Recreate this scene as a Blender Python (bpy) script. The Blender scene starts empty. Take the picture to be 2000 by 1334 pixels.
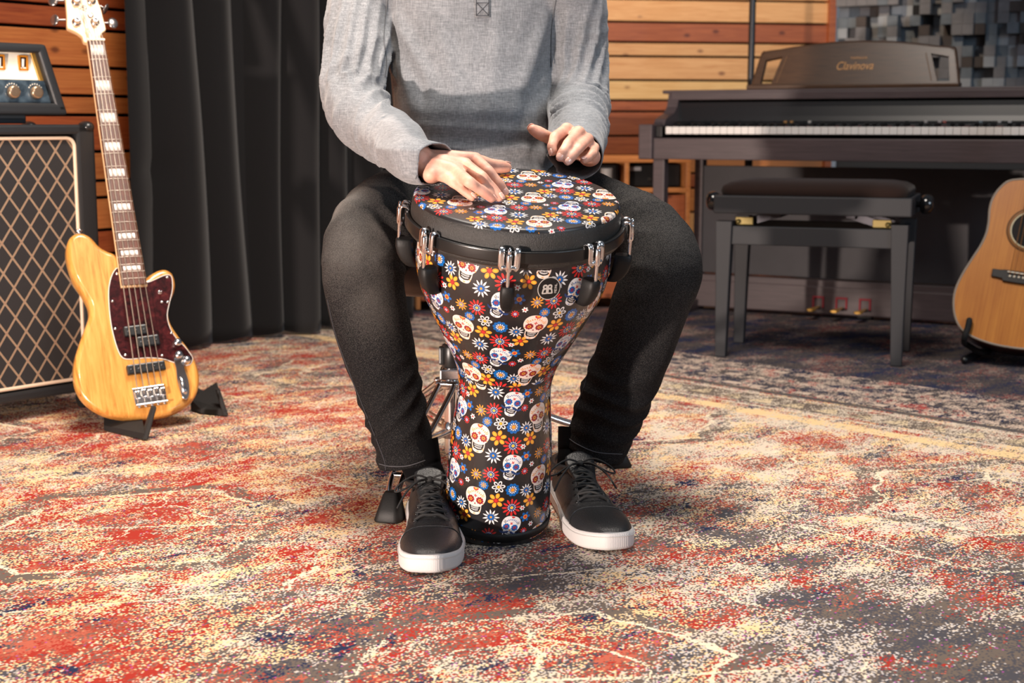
import bpy, bmesh, math, random
from mathutils import Vector, Matrix, Euler, noise as mnoise
random.seed(7)
R = math.radians
PI = math.pi
SC = bpy.context.scene
COL = SC.collection

# ------------------------------------------------------------------ camera
F_PX = 2778.0
CAM_H = 0.652
PITCH = math.atan((667 - 243) / F_PX)
cam_d = bpy.data.cameras.new('camera')
cam_d.sensor_width = 36.0
cam_d.lens = F_PX / 2000 * 36.0
cam_d.clip_start = 0.05
cam_d.dof.use_dof = True
cam_d.dof.focus_distance = 2.2
cam_d.dof.aperture_fstop = 6.3
cam = bpy.data.objects.new('camera', cam_d)
cam.location = (0, 0, CAM_H)
cam.rotation_euler = (PI / 2 - PITCH, 0, 0)
COL.objects.link(cam)
SC.camera = cam
_cp, _sp = math.cos(PITCH), math.sin(PITCH)


def ray(px, py):
    xc = (px - 1000) / F_PX
    yc = (667 - py) / F_PX
    return Vector((xc, _cp + yc * _sp, -_sp + yc * _cp))


def P(px, py, Y):
    """a point seen at (px,py) at forward distance Y"""
    d = ray(px, py)
    return Vector((0, 0, CAM_H)) + d * (Y / d.y)


def PZ(px, py, Z=0.0):
    """a point seen at (px,py) lying on the horizontal plane at height Z"""
    d = ray(px, py)
    return Vector((0, 0, CAM_H)) + d * ((Z - CAM_H) / d.z)


def PP(px, py, o, n):
    """a point seen at (px,py) on the plane through o with normal n"""
    d = ray(px, py)
    c = Vector((0, 0, CAM_H))
    return c + d * ((o - c).dot(n) / d.dot(n))


def proj(v):
    d = Vector(v) - Vector((0, 0, CAM_H))
    zc = d.y * _cp - d.z * _sp
    yc = d.y * _sp + d.z * _cp
    return (1000 + F_PX * d.x / zc, 667 - F_PX * yc / zc)


# ------------------------------------------------------------------ colours and materials
def lin(h, a=1.0):
    h = h.lstrip('#')
    out = []
    for i in (0, 2, 4):
        c = int(h[i:i + 2], 16) / 255
        out.append(c / 12.92 if c <= 0.04045 else ((c + 0.055) / 1.055) ** 2.4)
    return (out[0], out[1], out[2], a)


class NT:
    """small helper around a node tree"""
    def __init__(self, name):
        self.m = bpy.data.materials.new(name)
        self.m.use_nodes = True
        self.t = self.m.node_tree
        self.t.nodes.clear()
        self.out = self.n('ShaderNodeOutputMaterial')
        self.b = self.n('ShaderNodeBsdfPrincipled')
        self.l(self.b.outputs[0], self.out.inputs[0])

    def n(self, ty, **kw):
        nd = self.t.nodes.new(ty)
        for k, v in kw.items():
            if k in nd.inputs.keys() if hasattr(nd.inputs, 'keys') else False:
                nd.inputs[k].default_value = v
            else:
                setattr(nd, k, v)
        return nd

    def l(self, a, b):
        self.t.links.new(a, b)

    def val(self, sock, v):
        if isinstance(v, bpy.types.NodeSocket):
            self.l(v, sock)
        else:
            sock.default_value = v

    def math(self, op, a, b=None, c=None, clamp=False):
        nd = self.t.nodes.new('ShaderNodeMath')
        nd.operation = op
        nd.use_clamp = clamp
        self.val(nd.inputs[0], a)
        if b is not None:
            self.val(nd.inputs[1], b)
        if c is not None:
            self.val(nd.inputs[2], c)
        return nd.outputs[0]

    def mix(self, fac, a, b, mode='MIX'):
        nd = self.t.nodes.new('ShaderNodeMix')
        nd.data_type = 'RGBA'
        nd.blend_type = mode
        self.val(nd.inputs[0], fac)
        self.val(nd.inputs[6], a)
        self.val(nd.inputs[7], b)
        return nd.outputs[2]

    def coord(self, which='Object'):
        return self.t.nodes.new('ShaderNodeTexCoord').outputs[which]

    def mapping(self, vec, loc=(0, 0, 0), rot=(0, 0, 0), scale=(1, 1, 1)):
        nd = self.t.nodes.new('ShaderNodeMapping')
        self.l(vec, nd.inputs[0])
        nd.inputs[1].default_value = loc
        nd.inputs[2].default_value = rot
        nd.inputs[3].default_value = scale
        return nd.outputs[0]

    def noise(self, vec, scale, detail=3, rough=0.55, dist=0.0, out='Fac'):
        nd = self.t.nodes.new('ShaderNodeTexNoise')
        if vec is not None:
            self.l(vec, nd.inputs['Vector'])
        nd.inputs['Scale'].default_value = scale
        nd.inputs['Detail'].default_value = detail
        nd.inputs['Roughness'].default_value = rough
        nd.inputs['Distortion'].default_value = dist
        return nd.outputs[out]

    def ramp(self, fac, stops, interp='LINEAR'):
        nd = self.t.nodes.new('ShaderNodeValToRGB')
        nd.color_ramp.interpolation = interp
        e = nd.color_ramp.elements
        while len(e) < len(stops):
            e.new(0.5)
        for i, (p, c) in enumerate(stops):
            e[i].position = p
            e[i].color = c if len(c) == 4 else (*c, 1)
        self.l(fac, nd.inputs[0])
        return nd.outputs[0]

    def bump(self, height, strength=0.3, dist=0.002):
        nd = self.t.nodes.new('ShaderNodeBump')
        nd.inputs['Strength'].default_value = strength
        nd.inputs['Distance'].default_value = dist
        self.l(height, nd.inputs['Height'])
        self.l(nd.outputs[0], self.b.inputs['Normal'])
        return nd

    def set(self, **kw):
        names = dict(color='Base Color', rough='Roughness', metal='Metallic', coat='Coat Weight',
                     coat_rough='Coat Roughness', spec='Specular IOR Level', sss='Subsurface Weight',
                     sheen='Sheen Weight', alpha='Alpha', trans='Transmission Weight', ior='IOR')
        for k, v in kw.items():
            self.val(self.b.inputs[names[k]], v)
        return self


_MC = {}


def M(name, hexcol='#808080', rough=0.5, metal=0.0, bump=0.0, bscale=200.0, bdist=0.001, coat=0.0, var=0.0, vscale=20.0, spec=None, sheen=0.0):
    """plain procedural material: colour with a little noise variation and a noise bump"""
    if name in _MC:
        return _MC[name]
    k = NT(name)
    c = lin(hexcol)
    co = k.coord('Object')
    if var > 0:
        nz = k.noise(co, vscale, 4)
        dark = tuple(x * (1 - var) for x in c[:3]) + (1,)
        lite = tuple(min(1, x * (1 + var)) for x in c[:3]) + (1,)
        k.set(color=k.ramp(nz, [(0.3, dark), (0.7, lite)]))
    else:
        k.set(color=c)
    k.set(rough=rough, metal=metal, coat=coat)
    if spec is not None:
        k.set(spec=spec)
    if sheen:
        k.set(sheen=sheen)
    if bump > 0:
        k.bump(k.noise(co, bscale, 3), bump, bdist)
    _MC[name] = k.m
    return k.m


# ------------------------------------------------------------------ scene objects
def tag(o, label=None, cat=None, group=None, kind=None):
    if label:
        o['label'] = label
    if cat:
        o['category'] = cat
    if group:
        o['group'] = group
    if kind:
        o['kind'] = kind
    return o


def thing(name, label, cat, loc=(0, 0, 0), rot=(0, 0, 0), group=None, kind=None):
    o = bpy.data.objects.new(name, None)
    COL.objects.link(o)
    o.empty_display_size = 0.05
    o.location = loc
    o.rotation_euler = rot
    return tag(o, label, cat, group, kind)


def local_matrix(o):
    return Matrix.Translation(o.location) @ o.rotation_euler.to_matrix().to_4x4()


def world_matrix(o):
    m = local_matrix(o)
    p = o.parent
    while p:
        m = local_matrix(p) @ m
        p = p.parent
    return m


class MB:
    """collects shapes; build() links them as ONE mesh object"""
    def __init__(self):
        self.v = []
        self.f = []
        self.mi = []
        self.sm = []

    def add(self, verts, faces, mat=0, smooth=True, xf=None):
        o = len(self.v)
        if xf is not None:
            verts = [xf @ Vector(p) for p in verts]
        self.v.extend([tuple(p) for p in verts])
        for fc in faces:
            self.f.append([i + o for i in fc])
            self.mi.append(mat)
            self.sm.append(smooth)
        return self

    def box(self, c, s, rot=None, mat=0, bev=0.0, xf=None):
        bm = bmesh.new()
        bmesh.ops.create_cube(bm, size=1)
        for v in bm.verts:
            v.co = Vector((v.co.x * s[0], v.co.y * s[1], v.co.z * s[2]))
        if bev > 0:
            bmesh.ops.bevel(bm, geom=list(bm.edges), offset=min(bev, min(s) * 0.45), segments=2, affect='EDGES', profile=0.6)
        mx = Matrix.Translation(Vector(c))
        if rot is not None:
            mx = mx @ (rot.to_4x4() if isinstance(rot, Matrix) else Euler(rot).to_matrix().to_4x4())
        if xf is not None:
            mx = xf @ mx
        self.bm(bm, mat, False, mx)
        return self

    def bm(self, bm, mat=0, smooth=True, xf=None):
        bm.verts.index_update()
        vs = [v.co.copy() for v in bm.verts]
        fs = [[v.index for v in f.verts] for f in bm.faces]
        self.add(vs, fs, mat, smooth, xf)
        bm.free()
        return self

    def beam(self, a, b, w, h, up=(0, 0, 1), mat=0, bev=0.0, xf=None):
        """a rectangular bar from a to b"""
        a, b = Vector(a), Vector(b)
        d = b - a
        z = d.normalized()
        x = Vector(up).cross(z)
        if x.length < 1e-4:
            x = Vector((1, 0, 0)).cross(z)
        x.normalize()
        y = z.cross(x)
        m = Matrix((x, y, z)).transposed()
        return self.box((a + b) / 2, (w, h, d.length), m, mat, bev, xf)

    def tube(self, path, r, n=12, caps=True, mat=0, smooth=True, xf=None, flat=None, up=None, roundcap=False):
        """swept tube; r number or list; flat = list of (rx, ry) radii pairs"""
        path = [Vector(p) for p in path]
        m = len(path)
        rr = flat if flat is not None else ([(r, r)] * m if not isinstance(r, (list, tuple)) else [(x, x) for x in r])
        fr = frames(path, up)
        if roundcap:
            np_, nr, nf = [], [], []
            def cap(i, sgn):
                rx, ry = rr[i]
                t = fr[i][2] * sgn
                out = []
                for k in (1, 2, 3):
                    a = k * PI / 2 / 3.4
                    out.append((path[i] + t * (math.sin(a) * min(rx, ry)), (rx * math.cos(a), ry * math.cos(a)), fr[i]))
                return out
            st = cap(0, -1)[::-1]
            en = cap(m - 1, 1)
            path = [s[0] for s in st] + path + [s[0] for s in en]
            rr = [s[1] for s in st] + list(rr) + [s[1] for s in en]
            fr = [s[2] for s in st] + fr + [s[2] for s in en]
            m = len(path)
        rings = []
        for i in range(m):
            x, y, t = fr[i]
            rx, ry = rr[i]
            rings.append([path[i] + x * (math.cos(2 * PI * k / n) * rx) + y * (math.sin(2 * PI * k / n) * ry) for k in range(n)])
        return self.loft(rings, caps, mat, smooth, xf)

    def loft(self, rings, caps=True, mat=0, smooth=True, xf=None, closed=True):
        n = len(rings[0])
        vs = [p for r_ in rings for p in r_]
        fs = []
        for i in range(len(rings) - 1):
            for k in range(n if closed else n - 1):
                k2 = (k + 1) % n
                fs.append([i * n + k, i * n + k2, (i + 1) * n + k2, (i + 1) * n + k])
        self.add(vs, fs, mat, smooth, xf)
        if caps:
            self.add(rings[0], [list(range(n))[::-1]], mat, False, xf)
            self.add(rings[-1], [list(range(n))], mat, False, xf)
        return self

    def lathe(self, prof, n=48, mat=0, smooth=True, xf=None, caps=True):
        """prof: list of (r, z)"""
        rings = [[Vector((r_ * math.cos(2 * PI * k / n), r_ * math.sin(2 * PI * k / n), z)) for k in range(n)] for r_, z in prof]
        return self.loft(rings, caps, mat, smooth, xf)

    def ell(self, c, s, mat=0, xf=None, rot=None, u=20, v=12):
        bm = bmesh.new()
        bmesh.ops.create_uvsphere(bm, u_segments=u, v_segments=v, radius=1)
        mx = Matrix.Translation(Vector(c))
        if rot is not None:
            mx = mx @ Euler(rot).to_matrix().to_4x4()
        mx = mx @ Matrix.Diagonal((s[0], s[1], s[2], 1))
        if xf is not None:
            mx = xf @ mx
        return self.bm(bm, mat, True, mx)

    def prism(self, outline, z0, z1, mat=0, bev=0.0, segs=3, smooth=True, xf=None):
        """outline: list of (x,y); extruded z0..z1, optional rounded edge"""
        n = len(outline)
        if bev <= 0:
            levels = [(0, z0), (0, z1)]
        else:
            levels = []
            for k in range(segs + 1):
                a = PI / 2 * k / segs
                levels.append((bev * (1 - math.sin(a)), z0 + bev * (1 - math.cos(a))))
            for k in range(segs + 1):
                a = PI / 2 * (1 - k / segs)
                levels.append((bev * (1 - math.sin(a)), z1 - bev * (1 - math.cos(a))))
        rings = [[Vector((p[0], p[1], z)) for p in inset(outline, d)] for d, z in levels]
        vs = [p for r_ in rings for p in r_]
        fs = []
        for i in range(len(rings) - 1):
            for k in range(n):
                k2 = (k + 1) % n
                fs.append([i * n + k, i * n + k2, (i + 1) * n + k2, (i + 1) * n + k])
        self.add(vs, fs, mat, smooth, xf)
        self.add(rings[0], [list(range(n))[::-1]], mat, False, xf)
        self.add(rings[-1], [list(range(n))], mat, False, xf)
        return self

    def build(self, name, mats, parent=None, world=False, bevel=0.0, subsurf=0, fix=True):
        me = bpy.data.meshes.new(name)
        vs = self.v
        if world and parent is not None:
            inv = world_matrix(parent).inverted()
            vs = [tuple(inv @ Vector(p)) for p in vs]
        me.from_pydata(vs, [], self.f)
        if not isinstance(mats, (list, tuple)):
            mats = [mats]
        for m_ in mats:
            me.materials.append(m_)
        me.polygons.foreach_set('material_index', self.mi)
        me.polygons.foreach_set('use_smooth', self.sm)
        if fix:
            b = bmesh.new()
            b.from_mesh(me)
            bmesh.ops.recalc_face_normals(b, faces=b.faces)
            b.to_mesh(me)
            b.free()
        me.update()
        o = bpy.data.objects.new(name, me)
        COL.objects.link(o)
        if parent is not None:
            o.parent = parent
        if bevel > 0:
            md = o.modifiers.new('bevel', 'BEVEL')
            md.width = bevel
            md.segments = 2
            md.limit_method = 'ANGLE'
        if subsurf:
            md = o.modifiers.new('sub', 'SUBSURF')
            md.levels = md.render_levels = subsurf
        return o


def frames(path, up=None):
    m = len(path)
    ts = []
    for i in range(m):
        a = path[max(0, i - 1)]
        b = path[min(m - 1, i + 1)]
        t = (b - a)
        ts.append(t.normalized() if t.length > 1e-9 else Vector((0, 0, 1)))
    out = []
    if up is not None:
        for i in range(m):
            u = Vector(up[i] if isinstance(up, list) else up)
            x = u - ts[i] * u.dot(ts[i])
            if x.length < 1e-6:
                x = ts[i].orthogonal()
            x.normalize()
            out.append((x, ts[i].cross(x), ts[i]))
        return out
    x = ts[0].orthogonal().normalized()
    for i in range(m):
        x = x - ts[i] * x.dot(ts[i])
        x.normalize()
        out.append((x.copy(), ts[i].cross(x), ts[i]))
    return out


def inset(ol, d):
    if abs(d) < 1e-9:
        return [tuple(p) for p in ol]
    n = len(ol)
    area = sum(ol[i][0] * ol[(i + 1) % n][1] - ol[(i + 1) % n][0] * ol[i][1] for i in range(n))
    sg = 1 if area > 0 else -1
    out = []
    for i in range(n):
        p0, p1, p2 = Vector(ol[i - 1]).to_2d(), Vector(ol[i]).to_2d(), Vector(ol[(i + 1) % n]).to_2d()
        e1, e2 = (p1 - p0), (p2 - p1)
        e1 = e1.normalized() if e1.length > 1e-9 else e2.normalized()
        e2 = e2.normalized() if e2.length > 1e-9 else e1
        n1, n2 = Vector((-e1.y, e1.x)), Vector((-e2.y, e2.x))
        nn = n1 + n2
        if nn.length < 1e-6:
            nn = n1
        nn.normalize()
        k = 1 / max(0.5, nn.dot(n1))
        q = p1 + nn * (d * k * sg)
        out.append((q.x, q.y))
    return out


def crom(pts, n=8, closed=False):
    """Catmull-Rom through tuples of any length"""
    m = len(pts)
    out = []
    segs = m if closed else m - 1
    D = len(pts[0])
    for i in range(segs):
        if closed:
            q = [pts[(i + k) % m] for k in (-1, 0, 1, 2)]
        else:
            q = [pts[max(0, i - 1)], pts[i], pts[i + 1], pts[min(m - 1, i + 2)]]
        for k in range(n):
            t = k / n
            out.append(tuple(0.5 * ((2 * q[1][d]) + (-q[0][d] + q[2][d]) * t + (2 * q[0][d] - 5 * q[1][d] + 4 * q[2][d] - q[3][d]) * t * t + (-q[0][d] + 3 * q[1][d] - 3 * q[2][d] + q[3][d]) * t ** 3) for d in range(D)))
    if not closed:
        out.append(tuple(pts[-1]))
    return out


def rrect(w, h, r, n=6, cx=0, cy=0):
    out = []
    for sx, sy, a0 in ((1, 1, 0), (-1, 1, 90), (-1, -1, 180), (1, -1, 270)):
        for k in range(n + 1):
            a = R(a0 + 90 * k / n)
            out.append((cx + sx * (w / 2 - r) + r * math.cos(a), cy + sy * (h / 2 - r) + r * math.sin(a)))
    return out


def text_obj(name, body, size, mat, parent, loc, rot, extrude=0.0004, font_shear=0.0, align='CENTER', spacing=1.0, xs=1.0):
    """lettering turned into a mesh"""
    cu = bpy.data.curves.new(name, 'FONT')
    cu.body = body
    cu.size = size
    cu.extrude = extrude
    cu.shear = font_shear
    cu.align_x = align
    cu.align_y = 'CENTER'
    cu.space_character = spacing
    tmp = bpy.data.objects.new(name + '_tmp', cu)
    COL.objects.link(tmp)
    dg = bpy.context.evaluated_depsgraph_get()
    me = bpy.data.meshes.new_from_object(tmp.evaluated_get(dg))
    bpy.data.objects.remove(tmp)
    bpy.data.curves.remove(cu)
    me.name = name
    me.materials.clear()
    me.materials.append(mat)
    for p in me.polygons:
        p.material_index = 0
    for v in me.vertices:
        v.co.x *= xs
    o = bpy.data.objects.new(name, me)
    COL.objects.link(o)
    o.parent = parent
    o.location = loc
    o.rotation_euler = rot
    return o


def remesh(mb, voxel, name='tmp', smooth_iter=4, smooth_fac=0.5):
    """fuse a builder's shapes into one skin: returns (verts, faces)"""
    o = mb.build(name, M('skin_tmp'))
    md = o.modifiers.new('r', 'REMESH')
    md.mode = 'VOXEL'
    md.voxel_size = voxel
    md.use_smooth_shade = True
    if smooth_iter:
        sm = o.modifiers.new('s', 'SMOOTH')
        sm.iterations = smooth_iter
        sm.factor = smooth_fac
    dg = bpy.context.evaluated_depsgraph_get()
    me = bpy.data.meshes.new_from_object(o.evaluated_get(dg))
    old = o.data
    bpy.data.objects.remove(o)
    bpy.data.meshes.remove(old)
    return me


def copy_tree(o, parent=None):
    c = o.copy()
    COL.objects.link(c)
    if parent is not None:
        c.parent = parent
    for ch in [x for x in bpy.data.objects if x.parent == o]:
        copy_tree(ch, c)
    return c
# ================================================================== the room
def rug_material():
    k = NT('rug_weave')
    pos = k.coord('Object')
    co = k.mapping(pos, rot=(0, 0, R(45)))          # u runs to the front right, v to the back right
    sep = k.t.nodes.new('ShaderNodeSeparateXYZ')
    k.l(co, sep.inputs[0])
    U, V = sep.outputs[0], sep.outputs[1]
    cb = k.t.nodes.new('ShaderNodeCombineXYZ')
    k.l(k.math('SNAP', U, 0.0026), cb.inputs[0])
    k.l(k.math('SNAP', V, 0.0030), cb.inputs[1])
    cell = cb.outputs[0]
    wn = k.t.nodes.new('ShaderNodeTexWhiteNoise')
    wn.noise_dimensions = '2D'
    k.l(cell, wn.inputs['Vector'])
    ws = k.t.nodes.new('ShaderNodeSeparateColor')
    k.l(wn.outputs['Color'], ws.inputs[0])
    w1, w2, w3 = ws.outputs[0], ws.outputs[1], ws.outputs[2]
    A, S, Mu = (lambda a, b: k.math('ADD', a, b)), (lambda a, b: k.math('SUBTRACT', a, b)), (lambda a, b: k.math('MULTIPLY', a, b))

    def lay(scale, loc, su=1.0, sv=1.0, detail=4, rough=0.62):
        return k.noise(k.mapping(cell, loc=loc, scale=(su, sv, 1)), scale, detail, rough)

    def zone(px, py, sig, amp):
        """a broad tinted area of the design"""
        c = PZ(px, py)
        d = k.t.nodes.new('ShaderNodeVectorMath')
        d.operation = 'DISTANCE'
        k.l(pos, d.inputs[0])
        d.inputs[1].default_value = (c.x, c.y, 0)
        q = k.math('DIVIDE', d.outputs['Value'], sig)
        return Mu(k.math('EXPONENT', Mu(Mu(q, q), -1.0)), amp)

    def total(*a):
        o = a[0]
        for b in a[1:]:
            o = A(o, b)
        return o

    def step(v, thr, soft=0.012):
        return k.math('MULTIPLY', S(v, thr - soft), 1 / (2 * soft), clamp=True)
    # frayed edges: elongated yarn runs plus single knots
    fr1 = lay(120, (3, 1, 0), 1.0, 0.36, 2, 0.7)
    fr2 = lay(140, (9, 4, 2), 1.0, 0.33, 2, 0.7)
    fray1 = A(Mu(S(fr1, 0.5), 0.42), Mu(S(w1, 0.5), 0.16))
    fray2 = A(Mu(S(fr2, 0.5), 0.42), Mu(S(w2, 0.5), 0.22))
    med_r = lay(13, (5.3, 2.2, 0), 1, 0.55, 4, 0.7)
    med_y = lay(15, (8.1, 0.4, 6), 1, 0.55, 4, 0.7)
    med_g = lay(11, (1.7, 7.7, 3), 1, 0.55, 4, 0.7)
    med_n = lay(12, (2.9, 5.6, 9), 1, 0.5, 3, 0.6)
    low_r = lay(2.6, (7.3, 9.2, 0), 1, 1, 3)
    low_g = lay(2.4, (3.3, 1.2, 5), 1, 1, 3)
    zr = total(zone(200, 1000, 0.55, 0.075), zone(1330, 1240, 0.20, 0.09), zone(120, 1270, 0.25, 0.10), zone(560, 760, 0.6, 0.06), zone(1250, 1230, 0.12, 0.05), zone(1800, 900, 0.3, 0.03), zone(1850, 1250, 0.28, -0.12), zone(1050, 1100, 0.2, -0.05))
    zg = total(zone(1880, 1260, 0.30, 0.20), zone(1000, 1120, 0.25, 0.04), zone(1350, 850, 0.5, -0.10), zone(620, 860, 0.5, -0.05), zone(420, 820, 0.25, 0.06), zone(1200, 1000, 0.2, 0.02))
    cream, sand = lin('#d8c7b2'), lin('#e9c795')
    pale = lin('#c4bcb8')
    taupe, grey = lin('#6b5f56'), lin('#4c4a4f')
    red, brick, coral = lin('#a63327'), lin('#9c5240'), lin('#b8604c')
    navy, mag = lin('#262e4a'), lin('#ac4f9c')
    c = k.mix(step(A(A(med_y, fray1), zr), 0.545), cream, sand)
    c = k.mix(step(A(A(med_g, fray2), Mu(zg, 1.0)), 0.585), c, pale)
    # grey knots scattered with a changing density, closing up to solid patches
    dens = A(Mu(S(A(A(Mu(med_g, 0.75), Mu(low_g, 0.55)), zg), 0.60), 3.0), 0.20)
    gm = k.math('GREATER_THAN', dens, A(Mu(w3, 0.80), Mu(S(fr2, 0.5), 1.4)))
    gcol = k.mix(step(A(med_y, Mu(S(w2, 0.5), 0.3)), 0.50), taupe, grey)
    c = k.mix(gm, c, gcol)
    rv = total(Mu(med_r, 0.9), Mu(low_r, 0.5), Mu(fray2, 1.15), zr)
    rcol = k.mix(step(A(med_g, fray1), 0.53), red, k.mix(step(A(med_y, fray2), 0.5), brick, coral))
    c = k.mix(step(rv, 0.790), c, rcol)
    c = k.mix(step(A(A(med_n, Mu(low_g, 0.2)), Mu(fray1, 0.8)), 0.775), c, navy)
    c = k.mix(k.math('GREATER_THAN', A(w3, Mu(S(fr1, 0.5), 0.20)), 0.995), c, mag)

    # worn cream outlines of the woven medallions
    wob = Mu(S(lay(7, (4, 4, 4), 1, 1, 4), 0.5), 0.10)

    def fold(x, period, off=0.0):
        return k.math('PINGPONG', A(x, off), period / 2)
    du = fold(A(U, wob), 0.92, 0.2)
    dv = fold(A(V, wob), 1.20, 0.05)
    hexd = k.math('MAXIMUM', dv, A(Mu(dv, 0.55), Mu(du, 0.95)))
    hexf = A(hexd, Mu(fray1, 0.010))
    lines = None
    for d0, wd in ((0.13, 0.0035), (0.235, 0.0050), (0.42, 0.0032)):
        l_ = k.math('LESS_THAN', k.math('ABSOLUTE', S(hexf, d0)), wd)
        lines = l_ if lines is None else k.math('MAXIMUM', lines, l_)
    spoke = k.math('LESS_THAN', k.math('ABSOLUTE', S(du, Mu(dv, 0.8))), 0.005)
    lines = k.math('MAXIMUM', lines, Mu(spoke, k.math('LESS_THAN', hexd, 0.30)))
    wear = step(A(lay(4.0, (6, 6, 1), 1, 1, 4), Mu(fray2, 1.5)), 0.525)
    infield = k.math('LESS_THAN', V, 2.62)
    halo = Mu(k.math('LESS_THAN', k.math('ABSOLUTE', S(hexf, 0.258)), 0.018), step(A(med_y, Mu(fray1, 1.6)), 0.50))
    c = k.mix(Mu(halo, infield), c, taupe)
    c = k.mix(Mu(Mu(lines, wear), infield), c, k.mix(w1, lin('#f0dfbd'), lin('#dccdb8')))

    # border along the far right side
    Vw = A(V, Mu(wob, 0.10))
    Vf = A(Vw, Mu(fray1, 0.022))

    def band(a, b, q=None):
        q = Vf if q is None else q
        return Mu(k.math('GREATER_THAN', q, a), k.math('LESS_THAN', q, b))
    half = step(A(med_g, Mu(fray2, 1.5)), 0.47)
    c = k.mix(Mu(band(2.635, 2.685), step(A(med_y, Mu(fray2, 1.5)), 0.42)), c, sand)
    c = k.mix(Mu(band(2.715, 2.728), half), c, cream)
    c = k.mix(band(2.745, 2.835), c, k.mix(step(A(med_r, Mu(fray2, 1.4)), 0.52), taupe, k.mix(half, brick, cream)))
    tri = S(k.math('PINGPONG', U, 0.045), 0.012)
    c = k.mix(Mu(band(2.765, 2.815), k.math('GREATER_THAN', tri, Mu(S(V, 2.765), 0.55))), c, k.mix(half, taupe, lin('#d9c3a0')))
    c = k.mix(Mu(band(2.845, 2.858), half), c, cream)
    c = k.mix(band(2.872, 2.90), c, k.mix(half, grey, taupe))
    dash = k.math('GREATER_THAN', k.math('PINGPONG', U, 0.035), 0.012)
    dark = k.mix(step(A(med_r, Mu(fray2, 1.4)), 0.50), lin('#3b3a44'), lin('#5a514c'))
    dark = k.mix(step(A(med_n, Mu(fray1, 1.2)), 0.56), dark, navy)
    nearb = k.math('LESS_THAN', Vf, 3.22)
    ros = step(A(lay(16, (2, 3, 4), 1, 1, 2), Mu(fray2, 1.2)), 0.53)
    dark = k.mix(Mu(ros, nearb), dark, k.mix(half, lin('#a8332f'), lin('#cdb7a4')))
    far = Mu(step(A(lay(7, (7, 1, 4), 1, 0.7, 4), Mu(fray1, 1.2)), 0.585), k.math('GREATER_THAN', Vf, 3.22))
    dark = k.mix(far, dark, k.mix(half, lin('#8c4741'), lin('#94857b')))
    for a_, b_ in ((2.915, 2.945), (3.02, 3.05), (3.13, 3.16)):
        dark = k.mix(Mu(Mu(band(a_, b_), dash), step(A(med_y, Mu(fray2, 1.2)), 0.44)), dark, lin('#cdb7a4'))
    c = k.mix(k.math('GREATER_THAN', Vf, 2.905), c, dark)
    k.set(color=c, rough=0.95, spec=0.15)
    k.bump(A(w1, Mu(fr1, 0.8)), 0.30, 0.0012)
    return k.m


def wood_plank_mat(name, a, b, kn, rough=0.45, along='X'):
    """planed larch: grain streaks, rings and knots"""
    if name in _MC:
        return _MC[name]
    k = NT(name)
    geo = k.t.nodes.new('ShaderNodeNewGeometry')
    co = k.coord('Object')
    off = k.t.nodes.new('ShaderNodeVectorMath')
    off.operation = 'ADD'
    sc = k.t.nodes.new('ShaderNodeVectorMath')
    sc.operation = 'SCALE'
    sc.inputs[0].default_value = (17, 5, 11)
    k.l(geo.outputs['Random Per Island'], sc.inputs['Scale'])
    k.l(co, off.inputs[0])
    k.l(sc.outputs[0], off.inputs[1])
    v = off.outputs[0]
    grain = k.noise(k.mapping(v, scale=(1.2, 8, 26)), 3.0, 5, 0.65, 1.6)
    fine = k.noise(k.mapping(v, scale=(3, 40, 160)), 2.0, 3, 0.6)
    f = k.math('ADD', k.math('MULTIPLY', grain, 0.8), k.math('MULTIPLY', fine, 0.25))
    c = k.ramp(f, [(0.34, lin(a)), (0.62, lin(b))])
    tone = k.t.nodes.new('ShaderNodeHueSaturation')
    k.l(c, tone.inputs['Color'])
    mr = k.math('ADD', k.math('MULTIPLY', geo.outputs['Random Per Island'], 0.22), 0.89)
    k.l(mr, tone.inputs['Value'])
    vor = k.t.nodes.new('ShaderNodeTexVoronoi')
    k.l(k.mapping(v, scale=(1.0, 1.0, 1.7)), vor.inputs['Vector'])
    vor.inputs['Scale'].default_value = 7.0
    vor.inputs['Randomness'].default_value = 1.0
    kd = k.math('ADD', vor.outputs['Distance'], k.math('MULTIPLY', fine, 0.03))
    knot = k.ramp(kd, [(0.07, (1, 1, 1, 1)), (0.15, (0, 0, 0, 1))])
    c2 = k.mix(k.math('MULTIPLY', knot, 0.75), tone.outputs[0], lin(kn))
    k.set(color=c2, rough=rough)
    k.bump(f, 0.12, 0.001)
    _MC[name] = k.m
    return k.m


W_LIGHT = wood_plank_mat('larch_light', '#c98d55', '#e3b27a', '#6e3d22')
W_PALE = wood_plank_mat('larch_pale', '#cfa060', '#e2bd80', '#8a5a34')
W_MID = wood_plank_mat('larch_mid', '#b06a3a', '#cf8a4e', '#5a2a17')
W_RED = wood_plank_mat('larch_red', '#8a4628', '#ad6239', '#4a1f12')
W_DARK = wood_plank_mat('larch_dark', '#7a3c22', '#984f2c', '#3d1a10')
C_OR = wood_plank_mat('cedar_orange', '#a8562a', '#c87a40', '#5a2a17')
C_RED = wood_plank_mat('cedar_red', '#86391d', '#aa562c', '#4a1f12')
W_SETS = [W_LIGHT, W_PALE, W_MID, W_RED, W_DARK]
BLACK_GAP = M('wall_backing', '#15100d', 0.9)

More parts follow.
